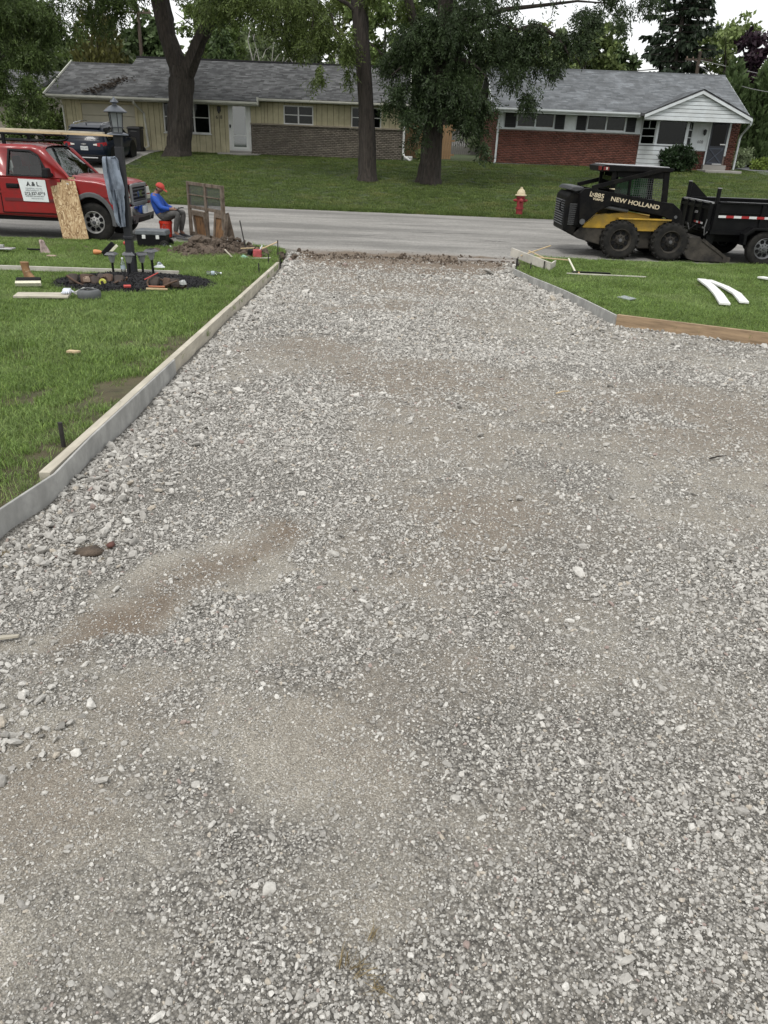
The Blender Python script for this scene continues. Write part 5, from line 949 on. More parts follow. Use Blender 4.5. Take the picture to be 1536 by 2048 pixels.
# ------------------------------------------------------------ skid steer, facing +x
mnb = M('machine_black', (.005, .005, .0055), .5, spec=.10, var=.25, vs=6, dirt=((.016, .0145, .012), 4, .1)); mny = M('machine_yellow', (.50, .30, .022), .5, var=.12, vs=5, dirt=((.20, .14, .04), 3.5, .45)); mmud = M('muddy_steel', (.02, .019, .018), .8, spec=.2, var=.3, vs=4, dirt=((.085, .076, .062), 3, .4)); mlet = M('decal_white', (.55, .47, .33), .6)
SK = T('skid_steer', 'black and yellow skid steer loader parked on the street', 'skid steer', (5.08, 18.85, .012))
arm = [(-1.03, 1.35), (-.94, 1.44), (-.82, 1.45), (.83, 1.23), (1.06, 1.21), (1.27, 1.06), (1.40, .70), (1.52, .34), (1.38, .30), (1.16, .80), (.90, .93), (-.31, 1.12), (-.57, .99), (-.86, .71), (-.96, .74)]
for s in (-1, 1):
    y0, y1 = sorted((s*.66, s*.80)); ar = MB().prism(arm, y0, y1).build('lift_arm', mnb, SK, bevel=.012)
    MB().cyl((-.90, s*.78, .76), (-.90, s*.82, .76), .06, n=14).build('pivot_pin', mgry, ar); MB().cyl((1.16, s*.78, .93), (1.16, s*.82, .93), .035, n=12).build('pivot_pin', mgry, ar)
    MB().tube([(-.45, s*.72, 1.09), (.1, s*.72, 1.02)], .045, 10).build('lift_cylinder', mgry, SK, smooth=True); MB().tube([(.1, s*.72, 1.02), (.60, s*.72, .95)], .025, 8).build('cylinder_rod', mchr, SK, smooth=True)
    MB().tube([(1.0, s*.5, 1.05), (1.42, s*.5, .55)], .04, 8).build('tilt_cylinder', mgry, SK, smooth=True)
    dg = MB(); dg.beam((-.78, s*.76, 1.46), (.72, s*.62, 1.865), .05, .09); dg.build('cab_brace', mnb, SK, bevel=.008)
    yb = MB(); y0, y1 = sorted((s*.42, s*.62)); yb.prism([(-.83, .62), (-.83, .68), (-.57, .89), (.24, 1.0), (.64, .93), (.64, .62)], y0, y1); yb.build('side_panel', mny, SK, bevel=.012)
    fd = MB(); y0, y1 = sorted((s*.55, s*.83)); fd.prism([(-.09, .84), (1.08, .845), (1.08, .875), (-.09, .87)], y0, y1); y0, y1 = sorted((s*.60, s*.72)); fd.prism([(-.08, .70), (.37, .60), (.98, .61), (1.06, .84), (-.08, .84)], y0, y1); fd.build('fender', mny, SK, bevel=.006)
MB().prism([(-1.04, .48), (-.99, .64), (-.29, .66), (1.3, .62), (1.45, .45), (1.40, .24), (-.11, .20), (-.90, .38)], -.60, .60).build('chassis', mmud, SK, bevel=.02)
# rear engine cover with louvres
rb = MB().prism([(-.86, .60), (-1.02, .44), (-1.27, .54), (-1.27, 1.26), (-1.18, 1.36), (-.86, 1.30)], -.60, .60).build('engine_cover', mnb, SK, bevel=.03)
for i in range(11):
    MB().box((-1.285, 0, .66+i*.05), (.03, .95, .022), (0, .5, 0)).build('louvre', mgry, rb); MB().box((-1.09, -.608, .68+i*.042), (.18, .018, .02), (.4, 0, 0)).build('louvre', mgry, rb)
MB().prism([(-1.10, 1.36), (-1.25, 1.40), (-1.18, 1.47), (-.95, 1.47), (-.9, 1.40)], -.66, .66).build('tower_crossmember', M('machine_worn', (.06, .062, .066), .35, .4, var=.3, vs=5), SK, bevel=.02); MB().prism([(-1.22, 1.26), (-.95, 1.26), (-.95, 1.31), (-1.20, 1.31)], -.45, .45).build('engine_lid', mny, SK)
hz = MB(); hz.tube([(-1.25, -.35, 1.2), (-1.36, -.42, 1.12), (-1.36, -.42, .98), (-1.25, -.35, .90)], .018, 6); hz.build('hose', mblk, SK, smooth=True)
for s in (-1, 1): MB().prism([(-1.05, .66), (-.82, .66), (-.82, 1.42), (-1.0, 1.42)], *sorted((s*.60, s*.655))).build('tower', mnb, SK, bevel=.01)
# cab
cab = MB().prism([(-.30, .88), (.95, .85), (.93, 1.20), (-.28, 1.22)], -.53, .53).build('cab', mnb, SK, bevel=.01)
for s in (-1, 1):
    for (x0, z0, x1, z1, wd) in ((-.26, 1.0, -.29, 1.86, .10), (.12, 1.0, .08, 1.86, .05), (.95, .9, .86, 1.88, .13)): MB().beam((x0, s*.56, z0), (x1, s*.56, z1), .06, wd, (1, 0, 0)).build('cab_post', mnb, cab, bevel=.01)
    MB().beam((-.22, s*.56, 1.77), (.80, s*.56, 1.77), .05, .16).build('cab_rail', mnb, cab, bevel=.01)
rf_ = MB(); rf_.prism([(-.56, 1.79), (.98, 1.83), (1.0, 1.90), (.9, 1.915), (-.5, 1.93), (-.6, 1.90)], -.64, .64); rfo = rf_.build('cab_roof', mnb, cab, bevel=.015); MB().prism([(-.48, 1.9315), (.9, 1.916), (.9, 1.93), (-.48, 1.945)], -.58, .58).build('roof_sheet', M('roof_pale', (.40, .41, .42), .5, var=.1, vs=3), cab)
MB().bb(-.625, -.595, -.62, -.44, 1.82, 1.90).build('tail_lamp', M('lamp_red', (.15, .01, .01), .3), cab); MB().bb(-.56, -.44, -.652, -.642, 1.82, 1.89).build('side_lamp', M('lamp_red'  , (.15, .01, .01), .3), cab); MB().bb(-.505, -.475, -.662, -.653, 1.835, 1.88).build('lamp_glint', mlampw, cab)
gr_ = MB()
for s in (-1, 1):
    for i in range(15): x = .19+i*.046; gr_.beam((x, s*.575, 1.2), (x, s*.575, 1.70), .006, .006)
    for i in range(11): z = 1.22+i*.046; gr_.beam((.16, s*.575, z), (.88, s*.575, z), .006, .006)
gr_.build('window_mesh', mgry, cab); MB().bb(.14, .90, .53, .535, 1.2, 1.72).build('window', glass('green_glass', (.30, .55, .48), .06), cab); MB().bb(-.24, .08, -.55, -.545, 1.2, 1.66).build('window', glass('green_glass'), cab); MB().bb(-.24, .08, .545, .55, 1.2, 1.66).build('window', glass('green_glass'), cab); MB().bb(-.30, -.295, -.5, .5, 1.2, 1.7).build('window', glass('green_glass'), cab)
se = MB(); se.box((-.02, 0, 1.2), (.12, .5, .55), (0, -.15, 0)); se.box((.22, 0, .98), (.5, .5, .1)); se.build('seat', mint, cab, bevel=.03)
for y in (-.28, .28): MB().tube([(.55, y, .9), (.60, y, 1.3)], .02, 6).build('lever', mblk, cab)
# bucket
pb = [(1.46, .20), (1.58, .07), (1.75, .03), (2.42, .02), (2.53, .03), (2.50, .09), (1.87, .47), (1.76, .53), (1.50, .52)]
bk = MB()
for s in (-1, 1): bk.prism(pb, *sorted((s*.84, s*.87)))
bk.loft([[(x, -.84, z), (x2, -.84, z2), (x2, .84, z2), (x, .84, z)] for x, z, x2, z2 in ((2.53, .03, 2.53, .06), (1.75, .03, 1.75, .06), (1.58, .07, 1.62, .11), (1.46, .20, 1.50, .22), (1.50, .52, 1.55, .50), (1.80, .54, 1.80, .51))]); bko = bk.build('bucket', mmud, SK, bevel=.006)
ce = MB()
for s in (-1, 1): ce.beam((1.84, s*.875, .49), (2.50, s*.875, .09), .03, .06); ce.bb(2.38, 2.54, *sorted((s*.84, s*.90)), .02, .14)
ce.build('cutting_edge', mmud, bko)
mq = MB(); mq.prism([(1.28, .25), (1.46, .22), (1.50, .55), (1.36, .70)], -.5, .5); mq.build('quick_hitch', mnb, SK)
for (x, s) in ((0, -1), (0, 1), (1.13, -1), (1.13, 1)): wheel(SK, (x, s*.76, .405), .405, .28, s, mmud, .60, 8, 20, .09)
# decals along the arm (it falls 7.6 degrees to the front)
tilt = (PI/2, math.atan2(.22, 1.65), 0)
def armtext(body_, size, x, z, sx=1.): return text('decal', body_, size, mlet, SK, (x, -.8035, z), rot=tilt, sx=sx, bold=.0025)
armtext('L', .14, -.825, 1.295); armtext('X', .07, -.775, 1.312); armtext('885', .125, -.72, 1.282, 1.2); armtext('TURBO', .055, -.74, 1.225, 1.3); armtext('NEW HOLLAND', .125, -.345, 1.218, 1.22)
MB().prism([(-.42, 1.46), (-.28, 1.44), (-.29, 1.47)], -.803, -.80).build('decal', mlet, SK)

# ------------------------------------------------------------ black dump trailer behind the skid steer
TL = T('dump_trailer', 'black steel dump trailer with red and white reflective tape', 'trailer', (7.02, 18.9, .012)); Lx = 4.3; mtb = M('trailer_black', (.0045, .0047, .0055), .4, spec=.14, var=.2, vs=4, dirt=((.010, .010, .010), 3, .1))
for s in (-1, 1):
    y0, y1 = sorted((s*.90, s*.96)); sd_ = MB().bb(0, Lx, y0, y1, .68, 1.25).build('bed_side', mtb, TL); mrl = M('pale_edge', (.35, .35, .36), .4, .6)
    MB().bb(.1, Lx, *sorted((s*.88, s*1.0)), 1.25, 1.29).build('top_rail', mtb, sd_, bevel=.008); MB().bb(.25, Lx, *sorted((s*.965, s*.995)), 1.291, 1.296).build('pale_edge', mrl, sd_); MB().bb(.0, Lx, *sorted((s*.96, s*.985)), 1.06, 1.075).build('side_crease', mtb, sd_); MB().bb(0, Lx, *sorted((s*.96, s*1.0)), .62, .70).build('lower_rail', mtb, sd_)  # pale metal strip along the outer edge of the top rail
    for i in range(5): MB().bb(.02+i*1.02, .10+i*1.02, *sorted((s*.96, s*1.0)), .70, 1.25).build('stake_post', mtb, sd_)
    for i in range(24): MB().bb(.11+i*.17, .11+i*.17+.168, *sorted((s*1.001, s*1.004)), .965, 1.015).build('tape', M('tape_red', (.30, .012, .015), .35) if i % 2 else M('tape_white', (.6, .6, .6), .35), sd_)
    MB().cyl((.04, s*.93, 1.25), (.04, s*.93, 1.55 if s < 0 else 1.62), .045, n=12).build('corner_post', mtb, TL, smooth=True); MB().cyl((.04, s*.93, 1.55 if s < 0 else 1.62), (.04, s*.93, 1.565 if s < 0 else 1.635), .047, n=12).build('post_cap', mrl, TL)
MB().prism([(.04, 1.25), (.55, 1.25), (.12, 1.6), (.04, 1.6)], .92, .94).build('gusset', mtb, TL)
MB().bb(0, Lx, -.9, .9, .62, .69).build('bed_floor', mtb, TL); MB().bb(Lx-.06, Lx, -.9, .9, .69, 1.4).build('bed_front', mtb, TL)
gt = MB().bb(-.06, -.01, -.92, .92, .66, 1.24).build('tailgate', mtb, TL, bevel=.008)
MB().bb(-.075, -.0, -.92, .92, 1.24, 1.275).build('gate_rail', mrl, gt)
for y in (-.92, -.45, 0, .45, .88): MB().bb(-.10, -.06, y, y+.06, .64, 1.26).build('gate_rib', mtb, gt)
for z in (.70, 1.12): MB().bb(-.09, -.06, -.9, .9, z, z+.06).build('gate_rib', mtb, gt)
for i in range(4): MB().bb(-.104, -.101, -.72+i*.14, -.72+i*.14+.138, .80, .84).build('tape', MATS['tape_red'] if i % 2 else MATS['tape_white'], gt)
ch = MB(); ch.tube([(-.08, -.9, .98), (-.12, -.93, .75), (-.1, -.94, .58), (-.04, -.95, .66)], .014, 5); ch.tube([(-.1, -.3, .75), (-.13, -.05, .62), (-.1, .2, .75)], .012, 5); ch.build('chain', M('chain_steel', (.14, .14, .14), .5, .7), gt); lt = MB(); lt.bb(-.12, -.08, -.25, -.15, 1.0, 1.05); lt.bb(-.12, -.09, -.9, -.78, .72, .75); lt.build('latch', mrl, gt)
fr2 = MB(); fr2.bb(.1, Lx+1.2, -.55, -.43, .42, .60); fr2.bb(.1, Lx+1.2, .43, .55, .42, .60); fr2.bb(.0, .16, -.85, .85, .40, .60); fr2.cyl((1.2, -.9, .36), (1.2, .9, .36), .05); fr2.cyl((2.05, -.9, .36), (2.05, .9, .36), .05); fr2.bb(2.4, 2.5, -.5, .5, .3, .62); fr2.build('frame', mtb, TL)
for s in (-1, 1):
    fn = MB().prism([(.69, .44), (.67, .66), (.86, .80), (2.40, .80), (2.58, .66), (2.56, .44), (2.51, .44), (2.52, .63), (2.37, .75), (.90, .75), (.74, .63), (.75, .44)], *sorted((s*.97, s*1.24))).build('fender', mtb, TL, bevel=.008)
    for x in (1.2, 2.05): wheel(TL, (x, s*1.10, .37), .37, .21, s, M('trailer_rim', (.16, .165, .17), .45, .5), .60, 8, 0, .05)
ml = MB(); ml.prism([(.18, .30), (.62, .30), (.52, .37), (.30, .37)], -1.05, -1.04)
# ================================================================ THE PERSON
def skinmesh(name, V, E, R_, mat, par, root=0, sub=2):
    me = bpy.data.meshes.new(name); me.from_pydata(V, E, []); me.update(); o = bpy.data.objects.new(name, me); COL.objects.link(o); o.parent = par
    m = o.modifiers.new('skin', 'SKIN'); m.use_smooth_shade = True
    if not me.skin_vertices:
        bm = bmesh.new(); bm.from_mesh(me); bm.verts.layers.skin.verify(); bm.to_mesh(me); bm.free()
    for i, r in enumerate(R_):
        sv_ = me.skin_vertices[0].data[i]; sv_.radius = r if isinstance(r, tuple) else (r, r); sv_.use_root = (i == root)
    s = o.modifiers.new('s', 'SUBSURF'); s.levels = sub; s.render_levels = sub; me.materials.append(mat); return o
MN = T('person', 'seated person in blue shirt, grey trousers and red cap bending over a tool', 'person', (-5.42, 18.65, .02)); mskin = M('skin', (.20, .105, .07), .6); mshirt = M('blue_cloth', (.018, .075, .36), .85, var=.2, vs=9); mtrou = M('grey_cloth', (.075, .073, .07), .9, var=.35, vs=8, bump=.4, bs=20, bd=.01); mcap = M('red_cloth', (.42, .05, .038), .85, var=.15, vs=12); mshoe = M('shoe_grey', (.05, .05, .055), .7, var=.3, vs=20)
V = [(-.01, 0, .47), (-.09, 0, .63), (-.145, 0, .79), (-.13, 0, .93), (-.085, 0, .985), (-.035, 0, 1.03), (-.02, 0, 1.09), (.055, 0, 1.035)]; R_ = [(.13, .10), (.13, .10), (.15, .10), (.09, .07), .055, .088, .085, .02]; E = [(0, 1), (1, 2), (2, 3), (3, 4), (4, 5), (5, 6), (5, 7)]
def limbs(V, E, R_, k=1., hands=True, legs=True, arms=True):
    for s in (-1, 1):
        if arms:
            n = len(V); V += [(-.14, s*.15, .885), (.02, s*.235, .655), (.20, s*.13, .625)]; E += [(2, n), (n, n+1), (n+1, n+2)]; R_ += [.070*k, .050*k, .036*k]
            if hands:
                p = len(V); V.append((.27, s*.085, .625)); E.append((n+2, p)); R_.append((.035, .02))
                for q in range(4): V += [(.325, s*(.06+.017*q), .632-.006*q), (.345-.004*q, s*(.05+.017*q), .605)]; E += [(p, p+1+2*q), (p+1+2*q, p+2+2*q)]; R_ += [.009, .008]
                t_ = len(V); V += [(.27, s*.055, .65), (.30, s*.045, .66)]; E += [(p, t_), (t_, t_+1)]; R_ += [.010, .009]
        if legs:
            n = len(V); dx = .06 if s > 0 else 0; V += [(.04, s*.09, .455), (.39+dx, s*.14, .555), (.29+dx, s*.13, .12)]; E += [(0, n), (n, n+1), (n+1, n+2)]; R_ += [.095*k, .068*k, .046*k]
            if hands: V.append((.38+dx, s*.13, .06)); E.append((n+2, n+3)); R_.append(.03)
V0, E0, R0_ = list(V), list(E), list(R_); limbs(V, E, R_); skinmesh('body', V, E, R_, mskin, MN)
V = [(.0, 0, .45)]+list(V0[1:4]); E = list(E0[:3]); R_ = [(.19, .16), (.175, .14), (.18, .13), (.10, .085)]; limbs(V, E, R_, 1.22, False, False); skinmesh('shirt', V, E, R_, mshirt, MN)
V = [(-.01, 0, .47), (-.03, 0, .53)]; E = [(0, 1)]; R_ = [(.165, .145), (.165, .14)]; limbs(V, E, R_, 1.22, False, True, False); skinmesh('trousers', V, E, R_, mtrou, MN)
for s in (-1, 1):
    dx = .06 if s > 0 else 0; y = s*.13; sh = MB().loft([[(x+dx, y-w_, .005), (x+dx, y+w_, .005), (x+dx, y+w_*.9, h_), (x+dx, y-w_*.9, h_)] for x, w_, h_ in ((.215, .035, .07), (.25, .042, .11), (.33, .045, .11), (.42, .05, .065), (.49, .042, .045), (.515, .02, .03))]).build('shoe', mshoe, MN, smooth=True, ang=80, sub=1); MB().loft([[(x+dx, y-w_, -.012), (x+dx, y+w_, -.012), (x+dx, y+w_, .012), (x+dx, y-w_, .012)] for x, w_ in ((.21, .036), (.33, .048), (.43, .052), (.52, .025))]).build('sole', M('sole', (.25, .25, .24), .8), sh)
cp = MB(); cp.ell((0, 0, 0), (.108, .092, .092), 16, 10); cp.v = [(p[0], p[1], max(p[2], -.012)) for p in cp.v]; cp.loft([[(x, -w_, z), (x, w_, z), (x, w_, z+.008), (x, -w_, z+.008)] for x, w_, z in ((.07, .075, -.01), (.13, .07, -.022), (.18, .045, -.038))]); co_ = cp.build('cap', mcap, MN, (-.018, 0, 1.085), smooth=True, ang=50, rot=(0, .42, 0)); 
MB().ell((-.075, 0, 1.03), (.05, .075, .05), 10, 6).build('hair', M('hair_dark', (.012, .01, .009), .8), MN, smooth=True)
for s in (-1, 1): MB().ell((-.04, s*.085, 1.03), (.018, .012, .028), 8, 6).build('ear', mskin, MN, smooth=True)
bl = MB().lathe([(.001, -.185), (.035, -.185), (.038, -.165), (.001, -.165)], (.03, 0, .50), 12, 'y').build('belt_pouch', mgry, MN)
# the tool in the hands
tl = T('hand_tool', 'small grey and white power tool held by the seated person', 'tool', (-5.10, 18.65, .62)); tb_ = MB(); tb_.tube([(-.09, 0, .03), (.05, 0, .045)], .035, 10); tb_.box((-.05, 0, -.02), (.035, .04, .10), (0, .3, 0)); tb_.build('body', M('tool_grey', (.2, .2, .2), .5), tl, bevel=.004); MB().tube([(.05, 0, .045), (.13, 0, .06), (.17, 0, .06)], .012, 8).build('nose', mblk, tl)
# bucket seat
bu = T('bucket', 'red orange plastic bucket under the seated person', 'bucket', (-5.38, 18.65, .02)); MB().lathe([(.125, 0), (.145, .30), (.155, .30), (.155, .335), (.150, .335), (.150, .362), (.005, .362)], n=24).build('tub', M('bucket_red', (.52, .03, .012), .5), bu, smooth=True, ang=30); MB().tube([(0, -.158, .31), (.05, -.17, .22), (.0, -.172, .16), (-.05, -.17, .22), (0, -.158, .31)], .004, 5).build('handle', mchr, bu)

# ================================================================ THINGS ON AND ALONG THE LAWNS
LZ = lambda x, y: float(lawnz(np.array(float(x)), np.array(float(y)))); BZ_ = lambda x, y: float(bedz(np.array(float(x)), np.array(float(y)))); GZ = lambda y: float(gz(y))
mform = M('form_wood', (.47, .435, .355), .85, var=.18, vs=2.2, stretch=(8, 1.0, 8), bump=.25, bs=14, dirt=((.33, .30, .24), 2.5, .35)); mfbrown = M('brown_lumber', (.29, .205, .125), .85, var=.3, vs=2.5, stretch=(1.2, 1.2, 10), bump=.25, bs=14); mstrip = M('cement_board', (.36, .358, .34), .8, var=.22, vs=5, stretch=(1, 1, .6), dirt=((.22, .22, .21), 6, .4))
mrust = M('rebar', (.022, .02, .018), .8, var=.3, vs=20)
def formboard(label, pts, th, top, bot, mat, grp='concrete form boards along the drive', off=0.):
    """a board standing on edge that follows pts on plan and the fall of the ground"""
    P = [Vector((x, y, 0)) for x, y in pts]; c = Vector((P[0].x, P[0].y, GZ(P[0].y))); rings = []
    for i, p in enumerate(P):
        d = (P[min(i+1, len(P)-1)]-P[max(i-1, 0)]).normalized(); n = Vector((-d.y, d.x, 0))*th/2; z = GZ(p.y)+off; rings.append([Vector((*(p-n).xy, z-bot))-c, Vector((*(p+n).xy, z-bot))-c, Vector((*(p+n).xy, z+top))-c, Vector((*(p-n).xy, z+top))-c])
    return tag(MB().loft(rings).build('form_board', mat, None, c, bevel=.003), label, 'board', grp)
ln = lambda y, o=0.: (float(xl(y))+o, y)
formboard('long pale form board edging the near half of the left lawn', [ln(y, -.045) for y in (3.42, 6, 8.98)], .055, .128, .06, mform); formboard('pale form board edging the far half of the left lawn', [ln(y, -.045) for y in (9.0, 12, 14.5)], .055, .122, .06, mform)
formboard('thin grey curved form strip in front of the left lawn, bending out of the picture', [(-3.1, .9), (-2.55, 1.35), (-2.15, 1.85), (-1.88, 2.35), (-1.71, 2.85), (-1.645, 3.4), ln(4, -.004), ln(5, -.004), ln(6.05, -.004)], .014, .132, .06, mstrip)
formboard('thin grey form strip curving along the right lawn', [(2.285, 14.85), (2.42, 13.7), (2.55, 12.7), (2.645, 11.85), (2.72, 10.9), (2.77, 10.1), (2.80, 9.54)], .03, .125, .06, mstrip); formboard('brown form board running off to the right at the lawn corner', [(2.815, 9.535), (4.28, 8.56), (6.3, 7.23), (8.3, 5.9)], .045, .135, .06, mfbrown)
def stake(label, x, y, h, lean=(0, 0), r=.011, z=None, mat=None): z = (LZ(x, y) if z is None else z); return tag(MB().tube([(0, 0, -.06), (lean[0], lean[1], h)], r, 7).build('steel_stake', mat or mrust, None, (x, y, z)), label, 'stake', 'steel stakes holding the form boards')
stake('black steel stake behind the near end of the left form board', -1.83, 3.95, .145, r=.013); stake('steel stake at the street end of the left form board', -2.10, 14.40, .26, z=GZ(14.4)); stake('second steel stake from the street end of the left form board', -2.27, 13.1, .16); stake('short steel stake by the far corner of the left lawn', -2.28, 14.2, .22); stake('long thin bar leaning out of the soil beside the dirt heap', -2.98, 15.9, .62, (-.13, .05), .012)
stake('black stake at the left front of the tilted form box', 2.33, 14.95, .30, r=.012, z=.02); stake('black stake at the middle of the tilted form box', 2.60, 14.9, .24, r=.012, z=.02); stake('black stake at the right of the tilted form box', 2.88, 15.05, .26, r=.012, z=.02); stake('short stake behind the tilted form box', 2.45, 15.6, .25, r=.011, z=.02)
def plank(name, label, a, b_, wd, ht, mat, cat='board', up=(0, 0, 1), bev=.003, grp=None): a, b_ = Vector(a), Vector(b_); return tag(MB().beam((0, 0, 0), b_-a, wd, ht, up).build(name, mat, None, a, bevel=bev), label, cat, grp)
mwb = M('whitewashed_wood', (.44, .42, .37), .85, var=.2, vs=3)
plank('form_offcut', 'white form offcut tilted at the street corner of the right lawn', (2.38, 16.1, .30), (2.98, 14.95, .19), .03, .16, mwb); plank('form_offcut', 'short form end piece behind the tilted white offcut', (2.98, 14.98, .17), (3.18, 15.5, .17), .03, .15, mwb)
plank('wood_lath', 'thin wood lath slanting up over the tilted form box', (2.52, 15.7, .28), (3.32, 16.9, .36), .025, .02, mlum); plank('wood_lath', 'thin wood lath lying level across the tilted form box', (2.75, 15.5, .29), (3.45, 15.4, .27), .025, .02, mlum); plank('wood_lath', 'short crossed lath behind the tilted form box', (2.75, 16.2, .32), (3.0, 15.7, .25), .02, .02, mlum)
# curb stub of the drive apron at right
tag(MB().bb(1.35, 2.62, 16.55, 16.85, -.05, .055).build('curb_stub', M('old_concrete', (.23, .21, .19), .9, var=.2, vs=6, bump=.5, bs=30)), 'broken concrete gutter edge at the street end of the drive', 'curb')
# hammer, black bar, strips on the right lawn
hm = T('sledge_hammer', 'small sledge hammer with white handle leaning on the right lawn', 'hammer', (3.42, 14.7, LZ(3.42, 14.7))); MB().tube([(0, 0, .04), (-.09, .35, .24)], .016, 8).build('handle', M('handle_white', (.62, .60, .50), .6), hm); MB().tube([(.03, -.10, .06), (.045, -.16, .03)], .016, 8).build('handle', M('handle_tan', (.45, .3, .15), .6), hm); MB().box((0, -.02, .035), (.16, .06, .06), (0, 0, .2)).build('head', mblk, hm, bevel=.01)
plank('pry_bar', 'flat black bar beside the hammer on the right lawn', (3.38, 14.65, .16), (4.05, 14.62, .16), .06, .025, mblk, 'bar'); plank('wood_strip', 'thin white strip lying on the right lawn beyond the hammer', (3.2, 14.45, .155), (4.65, 14.4, .155), .035, .02, mwb, 'strip')
# white foam strips
mfoam = M('white_foam', (.76, .775, .75), .7, dirt=((.6, .6, .55), 4, .3), bump=.2, bs=25)
def foam(label, pts, wd): 
    P = [Vector((x, y, LZ(x, y)+.085)) for x, y in pts]; c = P[0].copy(); rings = []
    for i, p in enumerate(P): d = (P[min(i+1, len(P)-1)]-P[max(i-1, 0)]); n = Vector((-d.y, d.x, 0)).normalized()*wd/2; rings.append([p-n-c+Vector((0, 0, -.03)), p+n-c+Vector((0, 0, -.03)), p+n-c, p-n-c])
    return tag(MB().loft(rings).build('foam_strip', mfoam, None, c, bevel=.004), label, 'foam strip', 'white strips on the right lawn')
foam('white strip on the right lawn, the lower one of the crossed pair', [(5.60, 14.2), (5.36, 13.1), (5.08, 12.1), (4.72, 10.95)], .15); foam('white strip on the right lawn, the upper one of the crossed pair', [(5.68, 14.1), (5.62, 13.2), (5.45, 12.3), (5.10, 11.2)], .13); foam('white board end at the right edge of the lawn', [(6.95, 14.85), (7.3, 14.1), (7.8, 13.0)], .16)
o = tag(MB().box((0, 0, .05), (.20, .20, .012), (.05, 0, .75)).build('steel_plate', M('plate_grey', (.28, .31, .32), .5, .3), None, (3.40, 11.22, LZ(3.4, 11.22))), 'square grey plate lying in the right lawn', 'plate')
# wood chip on the left lawn
tag(MB().prism([(-.05, -.02), (.04, -.03), (.06, .015), (-.04, .03)], .04, .055, 'z').build('wood_chip', mlum, None, (-2.69, 6.26, LZ(-2.69, 6.26))), 'small pale wood chip in the left lawn', 'wood chip')

# ------------------------------------------------------------ lamp post and mulch bed
mulch = M('black_mulch', (.010, .010, .011), .9, var=.4, vs=30); g = np.random.default_rng(3); n = 20; Vm = [(0, 0, .10)]; Fm = []
for r_ in range(1, 5):
    for j in range(24): a = 2*PI*j/24; k = r_/4; Vm.append((1.14*k*math.cos(a)*(1+.05*math.sin(5*a)), 1.07*k*math.sin(a), .10*(1-k**2)+.012-(.03 if r_ == 4 else 0)))
mbx, mby = -3.72, 11.05; bo = MB().add([(x, y, z+LZ(mbx+x, mby+y)-LZ(mbx, mby)) for x, y, z in Vm], [(0, 1+j, 1+(j+1) % 24) for j in range(24)]+[(1+(r_-1)*24+j, 1+(r_-1)*24+(j+1) % 24, 1+r_*24+(j+1) % 24, 1+r_*24+j)[::-1] for r_ in range(1, 4) for j in range(24)]).build('mulch_bed', mulch, None, (mbx, mby, LZ(mbx, mby)), smooth=True); tag(bo, 'oval bed of black mulch round the lamp post', kind='structure')
MZ = lambda x, y: LZ(x, y)+max(0, .10*(1-((x-mbx)/1.14)**2-((y-mby)/1.07)**2))
MP = [proto('mulch_chip', *icorock(80+i, f), mulch) for i, f in enumerate((.35, .5, .25))]; n = 6500; a = g.uniform(0, 6.28, n); k = np.sqrt(g.random(n))*1.03; x = mbx+1.14*k*np.cos(a); y = mby+1.07*k*np.sin(a); s = g.uniform(.02, .05, n)
scatter('mulch', np.stack([x, y, lawnz(x, y)+np.maximum(0, .10*(1-k**2))+.015], -1), g.normal(0, .6, (n, 3))*[1, 1, 5], np.stack([s*1.6, s*.8, s*.8], -1), g.integers(0, 3, n), MP, 'black mulch chips heaped round the lamp post')
mpost = M('post_black', (.012, .013, .017), .55, var=.2, vs=8); mpew = M('pewter', (.10, .11, .125), .35, .7, var=.2, vs=10)
LP = T('lamp_post', 'black lamp post with lantern standing in the mulch bed', 'lamp post', (-3.96, 11.75, MZ(-3.96, 11.75)-.02))
MB().box((0, 0, .88), (.105, .105, 1.76)).build('post', mpost, LP, bevel=.006); MB().box((0, 0, .55), (.13, .13, .04)).build('collar', mpost, LP, bevel=.006); MB().box((0, 0, 1.825), (.085, .085, .15), top=1.3).build('neck', mpost, LP, bevel=.005); MB().box((0, 0, .15), (.13, .13, .35)).build('foot', mpost, LP, bevel=.01)
lz = 1.90; ln_ = MB().lathe([(.05, 0), (.155, .01), (.15, .025), (.10, .04), (.09, .045)], (0, 0, lz), 6).build('lantern_base', mpew, LP)
for j in range(6): a = 2*PI*j/6; MB().tube([(.075*math.cos(a), .075*math.sin(a), lz+.04), (.098*math.cos(a), .098*math.sin(a), lz+.29)], .006, 6).build('lantern_rib', mpost, LP)
MB().lathe([(.070, lz+.045), (.092, lz+.285)], (0, 0, 0), 6).build('lantern_glass', M('lantern_frost', (.42, .45, .46), .3, trans=.55, var=.1, vs=9), LP); MB().lathe([(.09, 0), (.10, .004), (.10, .008), (.09, .012)], (0, 0, lz+.10), 6).build('lantern_band', mpew, LP)
MB().lathe([(.10, 0), (.165, .008), (.165, .02), (.09, .075), (.045, .095), (.03, .10), (.03, .115), (.062, .13), (.05, .15), (.02, .172), (.012, .19), (.004, .20)], (0, 0, lz+.285), 8).build('lantern_roof', mpew, LP, smooth=True, ang=30)
